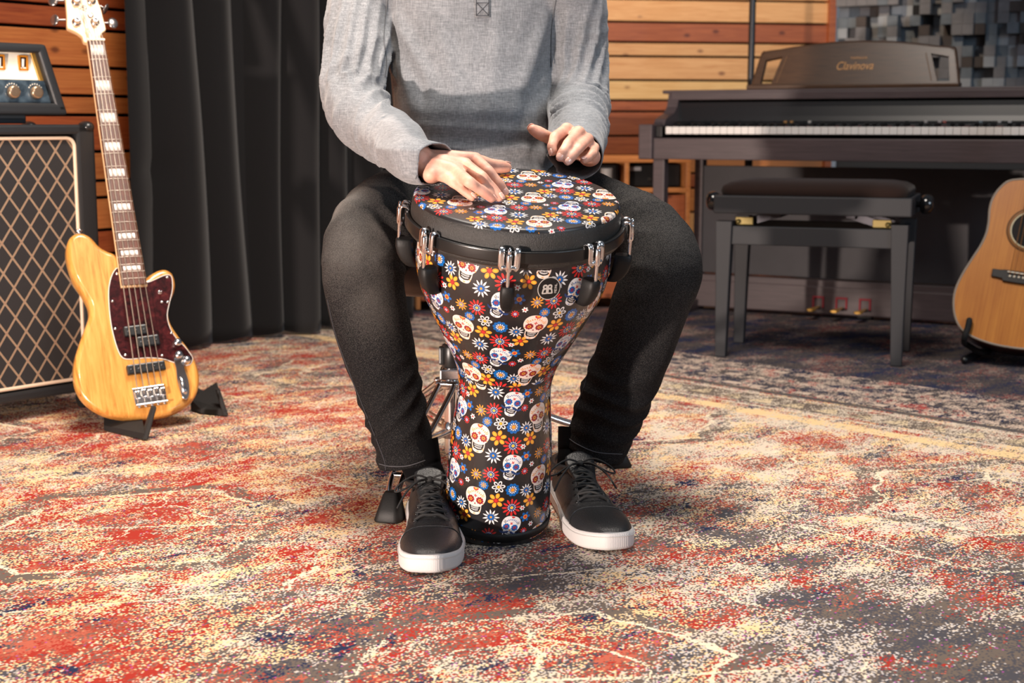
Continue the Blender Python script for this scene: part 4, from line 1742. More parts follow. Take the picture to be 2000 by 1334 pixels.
# control plate, jack and knobs
cp_px = [(1042, 788), (1064, 784), (1084, 800), (1092, 845), (1088, 880), (1106, 930), (1118, 985), (1116, 1040), (1102, 1066), (1080, 1058), (1062, 1005), (1046, 945), (1040, 880), (1028, 835)]
ol = crom([bp(*p) for p in cp_px], 3, True)
mb = MB()
mb.prism(ol, 0.003, 0.0062, bev=0.001, segs=2)
cpl = mb.build('control_plate', CHROME, bass)
mb = MB()
u, v = bp(1082, 985)
mb.ell((u, v, 0.006), (0.008, 0.021, 0.006), rot=(0, 0, R(8)))
mb.build('jack_cup', CHROME, cpl)
for (x_, y_) in ((1046, 735), (1100, 838), (1052, 808)):
    u, v = bp(x_, y_)
    mb = MB()
    mb.lathe([(0.0085, 0.003), (0.0092, 0.005), (0.0086, 0.016), (0.0076, 0.0185), (0.0001, 0.019)], 24, xf=Matrix.Translation((u, v, 0)))
    mb.build('knob', CHROME, bass)
# neck, fretboard
nw, hw = 0.0225, 0.0325
V0 = bp(800, 392)[1]
uN = bp(187, 85, False)[0]


def axis_u(v):
    """neck centre line"""
    a, b = bp(790, 392), (bp(186, 85, False)[0], B_SC)
    t = (v - a[1]) / (b[1] - a[1])
    return a[0] + (b[0] - a[0]) * t


def half_w(v):
    t = (v - V0) / (B_SC - V0)
    return hw * 0.84 + (nw * 0.86 - hw * 0.84) * t


MAPLE = M('maple_neck', '#e8c193', 0.3, coat=0.4, var=0.05, vscale=8)
ROSE = M('rosewood', '#5a3326', 0.45, var=0.25, vscale=60)
mb = MB()
rings = []
for i in range(13):
    v = V0 - 0.004 + (B_SC + 0.002 - V0) * i / 12
    h_ = half_w(v)
    u0 = axis_u(v)
    ring = []
    for q in range(15):
        a = PI * q / 14
        ring.append(Vector((u0 - (h_ + 0.0012) * math.cos(a), v, 0.004 - 0.021 * math.sin(a) ** 0.8)))
    ring.append(Vector((u0 + h_ + 0.0012, v, 0.0085)))
    ring.append(Vector((u0 - h_ - 0.0012, v, 0.0085)))
    rings.append(ring)
mb.loft(rings)
mb.build('neck', MAPLE, bass)
mb = MB()
rings = []
for i in range(13):
    v = V0 + (B_SC - V0) * i / 12
    h_ = half_w(v)
    u0 = axis_u(v)
    ring = [Vector((u0 - h_, v, 0.0085))] + [Vector((u0 + h_ * (q / 5 - 1), v, 0.0125 + 0.0012 * (1 - (q / 5 - 1) ** 2))) for q in range(11)] + [Vector((u0 + h_, v, 0.0085))]
    rings.append(ring)
mb.loft(rings)
fb = mb.build('fretboard', ROSE, bass)
PEARL = M('pearl_block', '#e9e4e0', 0.25, var=0.05)
SC_LEN = B_SC + 0.0
fpos = [B_SC - SC_LEN * (1 - 2 ** (-n / 12)) for n in range(0, 25)]
for n in range(1, 25):
    v = fpos[n]
    if v < V0 + 0.002:
        continue
    h_ = half_w(v)
    u0 = axis_u(v)
    mb = MB()
    mb.tube([(u0 + h_ * (q / 4 - 1), v, 0.0128 + 0.0012 * (1 - (q / 4 - 1) ** 2)) for q in range(9)], 0.0011, 8)
    mb.build('fret', M('fret_steel', '#b9aca0', 0.3, 0.9), fb)
for n in (1, 3, 5, 7, 9, 12, 15, 17, 19, 21):
    va, vb = fpos[n - 1], fpos[n]
    if vb < V0 + 0.004:
        continue
    vm, hh = (va + vb) / 2, min(0.013, (va - vb) * 0.30)
    h_ = half_w(vm) * 0.70
    u0 = axis_u(vm)
    mb = MB()
    rings = [[Vector((u0 + h_ * (q / 5 - 1), v, z + 0.0012 * (1 - (0.7 * (q / 5 - 1)) ** 2))) for q in range(11)] for v, z in ((vm - hh, 0.0122), (vm - hh, 0.0128), (vm + hh, 0.0128), (vm + hh, 0.0122))]
    mb.loft(rings, closed=False, caps=False)
    mb.build('block_inlay', PEARL, fb)
mb = MB()
u0 = axis_u(B_SC)
mb.box((u0, B_SC + 0.002, 0.012), (2 * half_w(B_SC) + 0.001, 0.005, 0.010), bev=0.001)
mb.build('nut', M('nut_bone', '#eadbc4', 0.4), bass)
hs_px = [(164, 83), (160, 73), (152, 66), (140, 60), (132, 56), (130, 50), (130, 33), (127.5, 0), (124, -40), (130, -66), (150, -78), (176, -72), (188, -40), (190.5, 0), (196, 15), (201, 35), (206.5, 57), (204, 62), (196.5, 69), (199, 80), (201, 87), (182, 88)]
ol = [bp(x, y, False) for x, y in hs_px]
mb = MB()
mb.prism(crom(ol, 3, True), -0.011, 0.003, bev=0.0022, segs=3)
hs = mb.build('headstock', MAPLE, bass)
posts = [(149, 45), (185, 45), (148, 6), (178, 3), (150, -38)]
for i, (x_, y_) in enumerate(posts):
    u, v = bp(x_, y_, False)
    mb = MB()
    mb.lathe([(0.0105, 0.003), (0.011, 0.004), (0.0095, 0.006), (0.0068, 0.0065), (0.006, 0.010), (0.0072, 0.0165), (0.0068, 0.0185), (0.003, 0.0185), (0.0028, 0.014)], 20, xf=Matrix.Translation((u, v, 0)))
    mb.build('tuning_post', CHROME, hs)
for i, (x0, y0, x1, y1, rot) in enumerate(((132, 34, 113, 34, 0.9), (130, -4, 110, -4, 0.5), (196, 6, 203, 10, 1.4), (203, 40, 217, 40, 0.1), (127, -42, 108, -44, 0.6))):
    ua, va = bp(x0, y0, False)
    ub, vb = bp(x1, y1, False)
    mb = MB()
    mb.tube([(ua, va, -0.012), (ub, vb, -0.012)], 0.0028, 10)
    dn = Vector((ub - ua, vb - va, 0)).normalized()
    mb.ell((ub + dn.x * 0.006, vb + dn.y * 0.006, -0.012), (0.012, 0.014, 0.0042), rot=(0, rot, math.atan2(dn.y, dn.x)))
    mb.build('tuning_key', M('key_nickel', '#8d8785', 0.25, 0.9), hs)
mb = MB()
u, v = bp(176, 32, False)
mb.lathe([(0.006, 0.003), (0.0062, 0.0055), (0.003, 0.0062), (0.0001, 0.006)], 16, xf=Matrix.Translation((u, v, 0)))
mb.build('string_tree', CHROME, hs)
tl = bp(163, 18, False)
text_obj('headstock_mark', 'Ib', 0.024, M('ink_black', ''), hs, (tl[0], tl[1], 0.0032), (0, 0, R(75)), 0.0002, 0.2)
STR = M('string_steel', '#b6a89a', 0.3, 0.85)
for q in range(5):
    sv = saddle[q]
    un = axis_u(B_SC) + half_w(B_SC) * 0.78 * (q / 2 - 1)
    pt = bp(*posts[(4, 2, 0, 1, 3)[q]], z6=False)
    mb = MB()
    mb.tube([(sv.x, sv.y, 0.0150), (un, B_SC + 0.002, 0.0172), (pt[0] + (0.004 if q < 3 else -0.004), pt[1], 0.011)], 0.0013 - 0.00014 * q, 8)
    mb.build('string', STR, bass)
for (x_, y_) in ((480, 64),):
    u, v = bp(x_, y_ + 14)
    mb = MB()
    mb.lathe([(0.006, 0), (0.0045, 0.004), (0.004, 0.009), (0.0085, 0.012), (0.008, 0.0145), (0.0001, 0.0155)], 18, xf=Matrix.Translation((u, v, -TH / 2)) @ Euler((-PI / 2, 0, 0)).to_matrix().to_4x4())
    mb.build('strap_button', CHROME, bass)

# ---- bass stand: two folding cradle arms with lips joined behind the body
STB = M('stand_felt_black', '#131211', 0.8, bump=0.2, bscale=900)
bs_l, bs_r = PZ(250, 842), PZ(405, 805)
bst = thing('bass_stand', 'low black folding stand cradling the bass guitar on the rug', 'instrument stand', (bs_l.x, bs_l.y, 0))
for quad, lip in (([(204, 816), (272, 812), (284, 858), (203, 838)], ((284, 858), (301, 798))), ([(372, 800), (424, 770), (441, 811), (392, 806)], ((441, 811), (426, 762)))):
    g_ = [PZ(x, y, 0.004) for x, y in quad]
    rings = [[Vector((p.x, p.y, 0.002)) for p in g_], [Vector((p.x, p.y, z)) for p, z in zip(g_, (0.030, 0.034, 0.016, 0.012))]]
    mb = MB()
    mb.loft(rings, smooth=False)
    mb.build('cradle_arm', STB, bst, world=True, bevel=0.003)
    a0 = g_[2]
    top_ = P(lip[1][0], lip[1][1], a0.y + 0.01)
    mb = MB()
    side = (g_[1] - g_[2]).normalized()
    mb.loft([[a0 + Vector((-0.006, 0, 0.0)), a0 + Vector((0.006, 0, 0.0)), a0 + side * 0.05 + Vector((0.006, 0, 0.0)), a0 + side * 0.05 + Vector((-0.006, 0, 0.0))],
             [top_ + Vector((-0.005, 0, 0.0)), top_ + Vector((0.005, 0, 0.0)), top_ + side * 0.03 + Vector((0.005, 0, 0.0)), top_ + side * 0.03 + Vector((-0.005, 0, 0.0))]], smooth=False)
    mb.build('lip', STB, bst, world=True, bevel=0.003)
mb = MB()
ja, jb = PZ(236, 812, 0.015), PZ(396, 790, 0.015)
jc = (ja + jb) / 2 + Vector((-0.05, 0.20, 0.06))
mb.tube([ja, ja + Vector((0, 0.1, 0.0)), jc, jb + Vector((0, 0.06, 0)), jb], 0.011, 12)
mb.tube([jc, Vector((jc.x, jc.y, 0.0)) + Vector((-0.02, 0.06, 0.012))], 0.011, 12, roundcap=True)
mb.build('frame', STB, bst, world=True)
# ================================================================== digital piano, bench, acoustic guitar
PI_ANG = R(-28)
PO = P(1300, 262, 4.71)
PO = Vector((PO.x, PO.y, 0))
k = NT('piano_wood')
co = k.coord('Object')
nz = k.noise(k.mapping(co, scale=(2, 10, 40)), 5, 4, 0.6)
k.set(color=k.ramp(nz, [(0.3, lin('#453a3b')), (0.7, lin('#554849'))]), rough=0.46)
PW = k.m
k = NT('piano_rest_wood')
co = k.coord('Object')
nz = k.noise(k.mapping(co, scale=(3, 10, 50)), 5, 4, 0.6)
k.set(color=k.ramp(nz, [(0.3, lin('#47301f')), (0.7, lin('#5c4029'))]), rough=0.30, coat=0.4, coat_rough=0.2)
PRW = k.m
piano = thing('digital_piano', 'dark upright digital piano with sliding lid open and curved music rest', 'piano', PO, (0, 0, PI_ANG))
piano.scale = (1, 1, 0.984)


def pi_x(px, y, z):
    """place along the piano seen at a picture column"""
    lo, hi = -0.5, 2.5
    for _ in range(50):
        m = (lo + hi) / 2
        if proj(local_matrix(piano) @ Vector((m, y, z)))[0] < px:
            lo = m
        else:
            hi = m
    return lo


KP = 0.0235
NW = 52
KL = KP * NW
x0, x1 = -0.035, KL + 0.035              # inner cheek to inner cheek
XL, XR = -0.085, KL + 0.085              # outer ends
KZ = 0.655                                # key tops
mb = MB()
mb.box(((x0 + x1) / 2, 0.003, 0.583), (x1 - x0 + 0.02, 0.024, 0.070), bev=0.003)
mb.build('key_slip', PW, piano)
mb = MB()
mb.box(((XL + XR) / 2, 0.22, 0.560), (XR - XL - 0.02, 0.42, 0.024), bev=0.002)
mb.build('key_bed', PW, piano)
# cheeks: arm block in front, curved side behind
for sx, xa in ((-1, XL), (1, XR)):
    mb = MB()
    xb = xa - sx * 0.048
    mb.box(((xa + xb) / 2, 0.030, 0.605), (0.048, 0.115, 0.116), bev=0.004)
    prof = [(0.075, 0.548), (0.42, 0.548), (0.42, 0.775), (0.205, 0.775), (0.200, 0.752), (0.188, 0.722), (0.160, 0.700), (0.120, 0.690), (0.088, 0.680), (0.075, 0.664)]
    xm = xa - sx * 0.036
    ring = [[Vector((x_, y_, z_)) for y_, z_ in prof] for x_ in sorted((xa - sx * 0.012, xm - sx * 0.014))]
    mb.loft(ring, smooth=False)
    mb.build('cheek', PW, piano, bevel=0.002)
# back panel behind keys / slid lid
mb = MB()
prof = [(0.150, 0.655), (0.152, 0.664), (0.190, 0.672), (0.196, 0.690), (0.205, 0.722), (0.208, 0.738), (0.260, 0.742), (0.260, 0.655)]
mb.loft([[Vector((x_, y_, z_)) for y_, z_ in prof] for x_ in (x0 + 0.0, x1)], smooth=False)
mb.build('control_panel', M('piano_panel_black', '#17181b', 0.3), piano, bevel=0.0015)
mb = MB()
mb.box(((x0 + x1) / 2, 0.147, 0.6555), (x1 - x0 - 0.01, 0.004, 0.005))
mb.build('felt_strip', M('felt_red', '#5d1f24', 0.9), piano)
for i, (x_, hexc) in enumerate(((0.35, '#b98a55'), (0.37, '#b98a55'), (0.43, '#c9c2ba'), (0.74, '#17181b'), (0.80, '#b5b0ae'), (0.842, '#b5b0ae'), (0.857, '#b06a63'), (0.965, '#7e8a90'), (1.02, '#b5b0ae'), (1.05, '#b5b0ae'))):
    mb = MB()
    mb.box((x_, 0.172, 0.671), (0.010, 0.008, 0.006), (R(12), 0, 0), bev=0.001)
    mb.build('panel_button', M('button_' + hexc[1:], hexc, 0.4), piano)
mb = MB()
mb.box(((XL + XR) / 2, 0.32, 0.7735), (XR - XL + 0.02, 0.24, 0.012), bev=0.004)
mb.box(((XL + XR) / 2, 0.206, 0.7585), (XR - XL - 0.045, 0.014, 0.026), bev=0.003)
mb.build('top_lid', PW, piano)
mb = MB()
mb.box(((x0 + x1) / 2, 0.40, 0.665), (XR - XL - 0.03, 0.02, 0.20))
mb.build('back_board', PW, piano)
mb = MB()
for x_, w_ in ((x0 + 0.0105, 0.021), (x1 - 0.0105, 0.021)):
    mb = MB()
    mb.box((x_, 0.075, 0.6385), (w_, 0.148, 0.036), bev=0.002)
    mb.build('key_block', M('key_block_black', '#151516', 0.4), piano)
WK = M('key_white', '#ece8e2', 0.25, coat=0.3)
BK = M('key_black', '#101011', 0.3)
sharp_after = {0, 2, 3, 5, 6}          # A B C D E F G from the low A: A#, C#, D#, F#, G#
mb = MB()
bm = bmesh.new()
bmesh.ops.create_cube(bm, size=1)
for v in bm.verts:
    v.co = Vector((v.co.x * (KP - 0.0012), v.co.y * 0.150 + 0.073, v.co.z * 0.024 - 0.012))
bmesh.ops.bevel(bm, geom=list(bm.edges), offset=0.0012, segments=2, affect='EDGES')
mb.bm(bm, 0, False)
wk = mb.build('white_key', WK, piano)
wk.location = (KP / 2, 0, KZ)
for i in range(1, NW):
    o = wk.copy()
    COL.objects.link(o)
    o.location = (KP * (i + 0.5), 0, KZ)
mb = MB()
rings = [[Vector((sx * w_, y_, z_)) for sx, y_ in ((-1, ya), (1, ya), (1, 0.147), (-1, 0.147))] for w_, ya, z_ in ((0.0055, 0.050, 0.0), (0.0055, 0.050, 0.003), (0.0045, 0.056, 0.0115), (0.0038, 0.058, 0.0122))]
mb.loft(rings, smooth=False)
bk = mb.build('black_key', BK, piano)
first = True
for i in range(NW - 1):
    if i % 7 in sharp_after:
        o = bk if first else bk.copy()
        if not first:
            COL.objects.link(o)
        first = False
        o.location = (KP * (i + 1), 0, KZ)
# music rest: arched board with an opening near each end
RX0, RX1 = pi_x(1471, 0.265, 0.80), pi_x(1876, 0.285, 0.86)
print('music rest', RX0, RX1)
mrz = 0.780
rest = []
outer = [(RX0, 0.0), (RX0 + 0.022, 0.115), (RX0 + 0.032, 0.125), (RX0 + 0.08, 0.131), (RX0 + 0.14, 0.140), (RX0 + 0.23, 0.150), ((RX0 + RX1) / 2, 0.154), (RX1 - 0.23, 0.150), (RX1 - 0.14, 0.140), (RX1 - 0.08, 0.131), (RX1 - 0.032, 0.125), (RX1 - 0.022, 0.115), (RX1, 0.0)]
# strips between the openings, joined edge to edge
TB = 0.018


def top_z(x):
    xs = [p[0] for p in outer]
    zs = [p[1] for p in outer]
    return _interp(xs, zs, x)


LEAN = R(16)
mrx = Matrix.Translation((0, 0.265, mrz)) @ Matrix.Rotation(-LEAN, 4, 'X')


def rest_poly(mb, pts, y0=-TB / 2, y1=TB / 2):
    a = [Vector((x_, y0, z_)) for x_, z_ in pts]
    b = [Vector((x_, y1, z_)) for x_, z_ in pts]
    mb.loft([a, b], smooth=False, xf=mrx)


mb = MB()
for sgn, xe in ((1, RX0), (-1, RX1)):
    X = lambda d: xe + sgn * d
    ho = []      # the opening
    # lower bar, outer stile, upper bar
    rest_poly(mb, [(X(0.0), 0.0), (X(0.026), 0.018), (X(0.036), 0.100), (X(0.032), 0.125), (X(0.022), 0.115)])
    rest_poly(mb, [(X(0.0), 0.0), (X(0.105), 0.0), (X(0.064), 0.018), (X(0.026), 0.018)])
    rest_poly(mb, [(X(0.036), 0.100), (X(0.092), 0.111), (X(0.105), top_z(X(0.105))), (X(0.08), 0.131), (X(0.032), 0.125)])
    rest_poly(mb, [(X(0.105), 0.0), (X(0.105), top_z(X(0.105))), (X(0.092), 0.111), (X(0.064), 0.018)])
mid = [(RX0 + 0.105, 0.0)] + [(RX1 - 0.105, 0.0)] + [(RX1 - 0.105 - (RX1 - RX0 - 0.21) * q / 16, top_z(RX1 - 0.105 - (RX1 - RX0 - 0.21) * q / 16)) for q in range(17)]
rest_poly(mb, mid)
mr = mb.build('music_rest', PRW, piano)
edge = [(x_, z_) for x_, z_ in crom(outer, 4)]
mb = MB()
mb.tube([mrx @ Vector((x_, 0, z_)) for x_, z_ in edge], 0, 10, flat=[(0.0095, 0.0095)] * len(edge))
mb.build('rounded_edge', PRW, mr)
for sgn, xe in ((1, RX0), (-1, RX1)):
    X = lambda d: xe + sgn * d
    mb = MB()
    mb.tube([mrx @ Vector((X(0.108), -TB / 2 - 0.0005, 0.112)), mrx @ Vector((X(0.082), -TB / 2 - 0.0005, 0.020))], 0.0014, 6)
    mb.build('inlay_line', M('rest_inlay', '#7d5a38', 0.4), mr)
mb = MB()
mb.box(((RX0 + RX1) / 2, 0.250, 0.787), (RX1 - RX0 + 0.02, 0.05, 0.014), bev=0.003)
mb.build('rest_ledge', PRW, mr)
GOLD = M('lettering_gold', '#c9955e', 0.4, 0.3)
lx = pi_x(1668, 0.27, 0.85)
tp = mrx @ Vector((lx, -TB / 2 - 0.0012, 0.073))
text_obj('maker_script', 'Clavinova', 0.040, GOLD, mr, tp, (PI / 2 - LEAN, 0, 0), 0.0004, 0.3, xs=0.78)
tp = mrx @ Vector((lx + 0.012, -TB / 2 - 0.0012, 0.100))
text_obj('maker_word', 'YAMAHA', 0.0125, GOLD, mr, tp, (PI / 2 - LEAN, 0, 0), 0.0004, 0.0, spacing=1.15)
# legs, side panels, lower board and pedals
for sx, xa in ((-1, x0 + 0.012), (1, x1 - 0.012)):
    mb = MB()
    mb.box((xa, 0.020, 0.275), (0.040, 0.040, 0.548), bev=0.003)
    mb.build('leg', PW, piano)
    mb = MB()
    mb.box((xa, 0.035, 0.020), (0.046, 0.09, 0.036), bev=0.004)
    mb.build('foot', PW, piano)
    mb = MB()
    mb.box((xa, 0.395, 0.275), (0.030, 0.045, 0.548), bev=0.003)
    mb.box((xa, 0.20, 0.02), (0.030, 0.36, 0.036), bev=0.003)
    mb.build('side_frame', PW, piano)
k = NT('piano_board')
nz = k.noise(k.coord('Object'), 6, 3)
k.set(color=k.ramp(nz, [(0.3, lin('#2e2c2f')), (0.7, lin('#38363a'))]), rough=0.55)
mb = MB()
mb.box(((x0 + x1) / 2, 0.395, 0.325), (x1 - x0 - 0.02, 0.018, 0.385), bev=0.003)
mb.build('lower_board', k.m, piano)
mb = MB()
mb.box(((x0 + x1) / 2, 0.385, 0.060), (x1 - x0 - 0.02, 0.060, 0.095), bev=0.004)
mb.box(((x0 + x1) / 2, 0.385, 0.116), (x1 - x0 - 0.02, 0.045, 0.026), bev=0.003)
mb.build('pedal_box', PW, piano)
mb = MB()
mb.box(((x0 + x1) / 2 - 0.03, 0.385, 0.008), (0.05, 0.03, 0.012), bev=0.003)
mb.build('foot', M('black_rubber', ''), piano)
BRASS = M('pedal_brass', '#c79b4d', 0.3, 0.6)
for dx in (-0.080, 0.0, 0.080):
    xc = pi_x(1640, 0.33, 0.05) + dx
    mb = MB()
    bm = bmesh.new()
    rings = [[Vector((xc + w_ * math.cos(2 * PI * q / 16), y_, 0.036 + h_ * math.sin(2 * PI * q / 16))) for q in range(16)] for w_, y_, h_ in ((0.006, 0.36, 0.004), (0.008, 0.32, 0.005), (0.012, 0.29, 0.006), (0.0155, 0.272, 0.006), (0.0155, 0.262, 0.0055), (0.010, 0.256, 0.004))]
    bm.free()
    mb.loft(rings)
    pd_ = mb.build('pedal', BRASS, piano)
    mb = MB()
    for qx, qz, sx_, sz_ in ((-0.017, 0.052, 0.006, 0.036), (0.017, 0.052, 0.006, 0.036), (0, 0.071, 0.040, 0.006)):
        mb.box((xc + qx, 0.352, qz), (sx_, 0.006, sz_), bev=0.001)
    mb.build('pedal_surround', M('felt_crimson', '#8a2630', 0.8), pd_)

# ---- bench
BK_O, BK_R = PZ(1408, 696), PZ(1734, 714)
b_ang = math.atan2(BK_R.y - BK_O.y, BK_R.x - BK_O.x)
BWd = (BK_R - BK_O).length + 0.022
bench = thing('piano_bench', 'black adjustable piano bench with dark velvet cushion in front of the piano', 'bench', BK_O, (0, 0, b_ang))
BB_ = M('bench_black', '#2b2c2f', 0.55, spec=0.3)
print('bench width', BWd, math.degrees(b_ang))
BDp = 0.275
for (x_, y_) in ((0, 0), (BWd, 0), (0, BDp), (BWd, BDp)):
    sx = 1 if x_ == 0 else -1
    mb = MB()
    rings = []
    for z_, h_ in ((0.0, 0.0135), (0.004, 0.0150), (0.20, 0.0185), (0.385, 0.0230)):
        cx = x_ + sx * (0.0 if False else (z_ / 0.385) * 0.004)
        rings.append([Vector((cx + a * h_, y_ + b * h_, z_)) for a, b in ((-1, -1), (1, -1), (1, 1), (-1, 1))])
    mb.loft(rings, smooth=False)
    mb.build('leg', BB_, bench, bevel=0.002)
mb = MB()
for y_ in (0, BDp):
    mb = MB()
    mb.box((BWd / 2, y_, 0.346), (BWd - 0.03, 0.022, 0.052), bev=0.003)
    mb.build('apron', BB_, bench)
for x_ in (0.004, BWd - 0.004):
    mb = MB()
    mb.box((x_, BDp / 2, 0.346), (0.022, BDp - 0.03, 0.052), bev=0.003)
    mb.build('apron', BB_, bench)
mb = MB()
mb.box((BWd / 2, BDp / 2, 0.432), (BWd + 0.052, BDp + 0.050, 0.050), bev=0.004)
mb.build('seat_frame', BB_, bench)
mb = MB()
n_ = 40
rings = []
for z_, ins in ((0.456, 0.014), (0.470, 0.008), (0.482, 0.014), (0.492, 0.032), (0.4975, 0.065), (0.4995, 0.11)):
    rings.append([Vector((p[0], p[1], z_)) for p in rrect(BWd + 0.048 - 2 * ins, BDp + 0.046 - 2 * ins, max(0.012, 0.045 - ins * 0.3), 8, BWd / 2, BDp / 2)])
mb.loft(rings)
k = NT('bench_velvet')
nz = k.noise(k.coord('Object'), 700, 2)
k.set(color=k.mix(nz, lin('#1d1513'), lin('#2d1f1a')), rough=0.9, sheen=0.08, spec=0.1)
k.bump(nz, 0.2, 0.0006)
mb.build('cushion', k.m, bench)
KNB = M('bench_knob_black', '#0c0c0d', 0.12, coat=0.6)
for sx, x_ in ((-1, -0.026), (1, BWd + 0.026)):
    mb = MB()
    xf = Matrix.Translation((x_, BDp / 2 - 0.02, 0.434)) @ Euler((0, sx * PI / 2, 0)).to_matrix().to_4x4()
    mb.lathe([(0.008, 0.0), (0.008, 0.010), (0.020, 0.012), (0.026, 0.018), (0.0285, 0.028), (0.026, 0.040), (0.018, 0.047), (0.0001, 0.050)], 28, xf=xf)
    mb.build('height_knob', KNB, bench)
for x_ in (0.06, BWd - 0.06):
    sx = 1 if x_ < BWd / 2 else -1
    mb = MB()
    for y_ in (0.05, BDp - 0.05):
        mb.beam((x_ - sx * 0.02, y_, 0.375), (x_ + sx * 0.085, y_, 0.405), 0.006, 0.022, mat=0, bev=0.001)
        mb.tube([(x_ - sx * 0.015, y_ - 0.008, 0.380), (x_ - sx * 0.015, y_ + 0.008, 0.380)], 0.008, 12)
    mb.box((x_ + sx * 0.08, BDp / 2, 0.402), (0.028, BDp - 0.06, 0.014), bev=0.002)
    mb.build('scissor_arm', M('mech_steel', '#343338', 0.35, 0.7), bench)
    mb = MB()
    mb.box((x_ - sx * 0.006, 0.020, 0.385), (0.050, 0.006, 0.022), bev=0.002)
    mb.tube([(x_ - sx * 0.022, 0.012, 0.383), (x_ - sx * 0.022, 0.03, 0.383)], 0.007, 12, roundcap=True)
    mb.build('brass_bracket', M('bracket_brass', '#80703f', 0.45, 0.5), bench)

# ---- acoustic guitar at the right edge
GZ = 3.84
G_BR = P(1995, 541, GZ)
G_HO = P(2013, 450, GZ + 0.035)
GE = (G_HO - G_BR).normalized()
GX = Vector((math.cos(R(-24)), math.sin(R(-24)), 0))
GX = (GX - GE * GX.dot(GE)).normalized()
GN = GX.cross(GE)
G_ROT = Matrix((GX, GE, GN)).transposed()
gtr = thing('acoustic_guitar', 'acoustic guitar with honey spruce top and dark bridge, standing at the right edge', 'guitar', G_BR, G_ROT.to_euler())


def gp(x, y):
    q = PP(1840 + x / 3.5125, 340 + y / 3.5105, G_BR, GN) - G_BR
    return (q.dot(GX), q.dot(GE))


left = [gp(*p) for p in ((480, 36), (400, 85), (345, 160), (321, 240), (315, 320), (300, 400), (262, 485), (200, 580), (132, 690), (87, 790), (73, 880), (82, 970), (112, 1042), (160, 1092), (230, 1130), (330, 1165), (430, 1187))]
topc, botc = gp(575, 22), gp(540, 1203)
axm = 0.0
left = [(min(u, -0.01), v) for u, v in left]
ol = [(0.0, topc[1])] + left + [(0.0, botc[1])] + [(-u, v) for u, v in left[::-1]]
print('guitar body', min(p[0] for p in ol), max(p[0] for p in ol), topc, botc)
ol = crom(ol, 3, True)
k = NT('spruce_top')
co = k.coord('Object')
g = k.noise(k.mapping(co, scale=(90, 1.2, 10)), 3, 4, 0.6)
g2 = k.noise(k.mapping(co, scale=(7, 3, 3)), 2.0, 3)
k.set(color=k.ramp(k.math('ADD', k.math('MULTIPLY', g, 0.6), k.math('MULTIPLY', g2, 0.4)), [(0.35, lin('#a8621f')), (0.65, lin('#c47f30'))]), rough=0.3, coat=0.25, coat_rough=0.15)
SPRUCE = k.m
MAHO = M('guitar_sides', '#4b2718', 0.3, coat=0.4, var=0.2, vscale=12)
mb = MB()
mb.prism(ol, -0.105, -0.002, bev=0.003, segs=2)
mb.build('back_and_sides', MAHO, gtr)
mb = MB()
mb.prism(inset(ol, 0.0035), -0.003, 0.0, bev=0.0008, segs=2)
mb.build('soundboard', SPRUCE, gtr)
mb = MB()
bo = inset(ol, 0.002)
mb.tube([(p[0], p[1], -0.0015) for p in bo + bo[:1]], 0, 8, flat=[(0.0034, 0.0034)] * (len(bo) + 1), caps=False)
mb.build('binding', M('binding_grey', '#8d8072', 0.4), gtr)
hc = gp(603, 385)
hv = (0.0, hc[1])
mb = MB()
mb.lathe([(0.0, 0.0008), (0.049, 0.0008)], 48, xf=Matrix.Translation((hv[0], hv[1], 0)), caps=False)
mb.build('soundhole', M('hole_dark', '#120c08', 0.8), gtr)
for r0, r1, hexc, lay in ((0.049, 0.0525, '#d9cda8', 0.0011), (0.0525, 0.060, '#8a5a2a', 0.0009), (0.060, 0.063, '#5f4122', 0.0010)):
    mb = MB()
    mb.lathe([(r0, 0.0002), (r0, lay), (r1, lay), (r1, 0.0002)], 64, xf=Matrix.Translation((hv[0], hv[1], 0)), caps=False)
    mb.build('rosette_ring', M('rosette_' + hexc[1:], hexc, 0.4), gtr)
mb = MB()
bo = [(-0.077, -0.011), (-0.077, 0.011), (-0.055, 0.011), (-0.045, 0.013), (0.045, 0.013), (0.055, 0.011), (0.077, 0.011), (0.077, -0.011), (0.050, -0.013), (0.045, -0.020), (0, -0.021), (-0.045, -0.020), (-0.050, -0.013)]
mb.prism(bo, 0.0, 0.008, bev=0.002, segs=2)
gb = mb.build('bridge', M('bridge_ebony', '#17110e', 0.4), gtr)
mb = MB()
mb.beam((-0.037, 0.007, 0.010), (0.037, 0.0055, 0.010), 0.0032, 0.006, bev=0.001)
mb.build('saddle', M('bone_white', '#e4dac6', 0.4), gb)
for q in range(6):
    mb = MB()
    mb.ell((-0.029 + q * 0.0116, -0.004, 0.0085), (0.0033, 0.0033, 0.0026), u=12, v=8)
    mb.build('bridge_pin', M('bone_white', ''), gb)
    mb = MB()
    mb.tube([(-0.029 + q * 0.0116, -0.002, 0.009), (-0.029 + q * 0.0116, 0.0065, 0.0135), ((-0.029 + q * 0.0116) * 0.66, hv[1] + 0.60, 0.011)], 0.0007 - 0.00006 * q + 0.0003, 6)
    mb.build('string', M('string_bronze', '#b07a45', 0.3, 0.8), gtr)
mb = MB()
NBV = topc[1]
mb.loft([[Vector((-w_, v, 0.001)), Vector((w_, v, 0.001)), Vector((w_, v, 0.007)), Vector((-w_, v, 0.007))] for w_, v in ((0.028, hv[1] + 0.052), (0.0215, hv[1] + 0.60))], smooth=False)
mb.build('fretboard', ROSE, gtr)
mb = MB()
rings = []
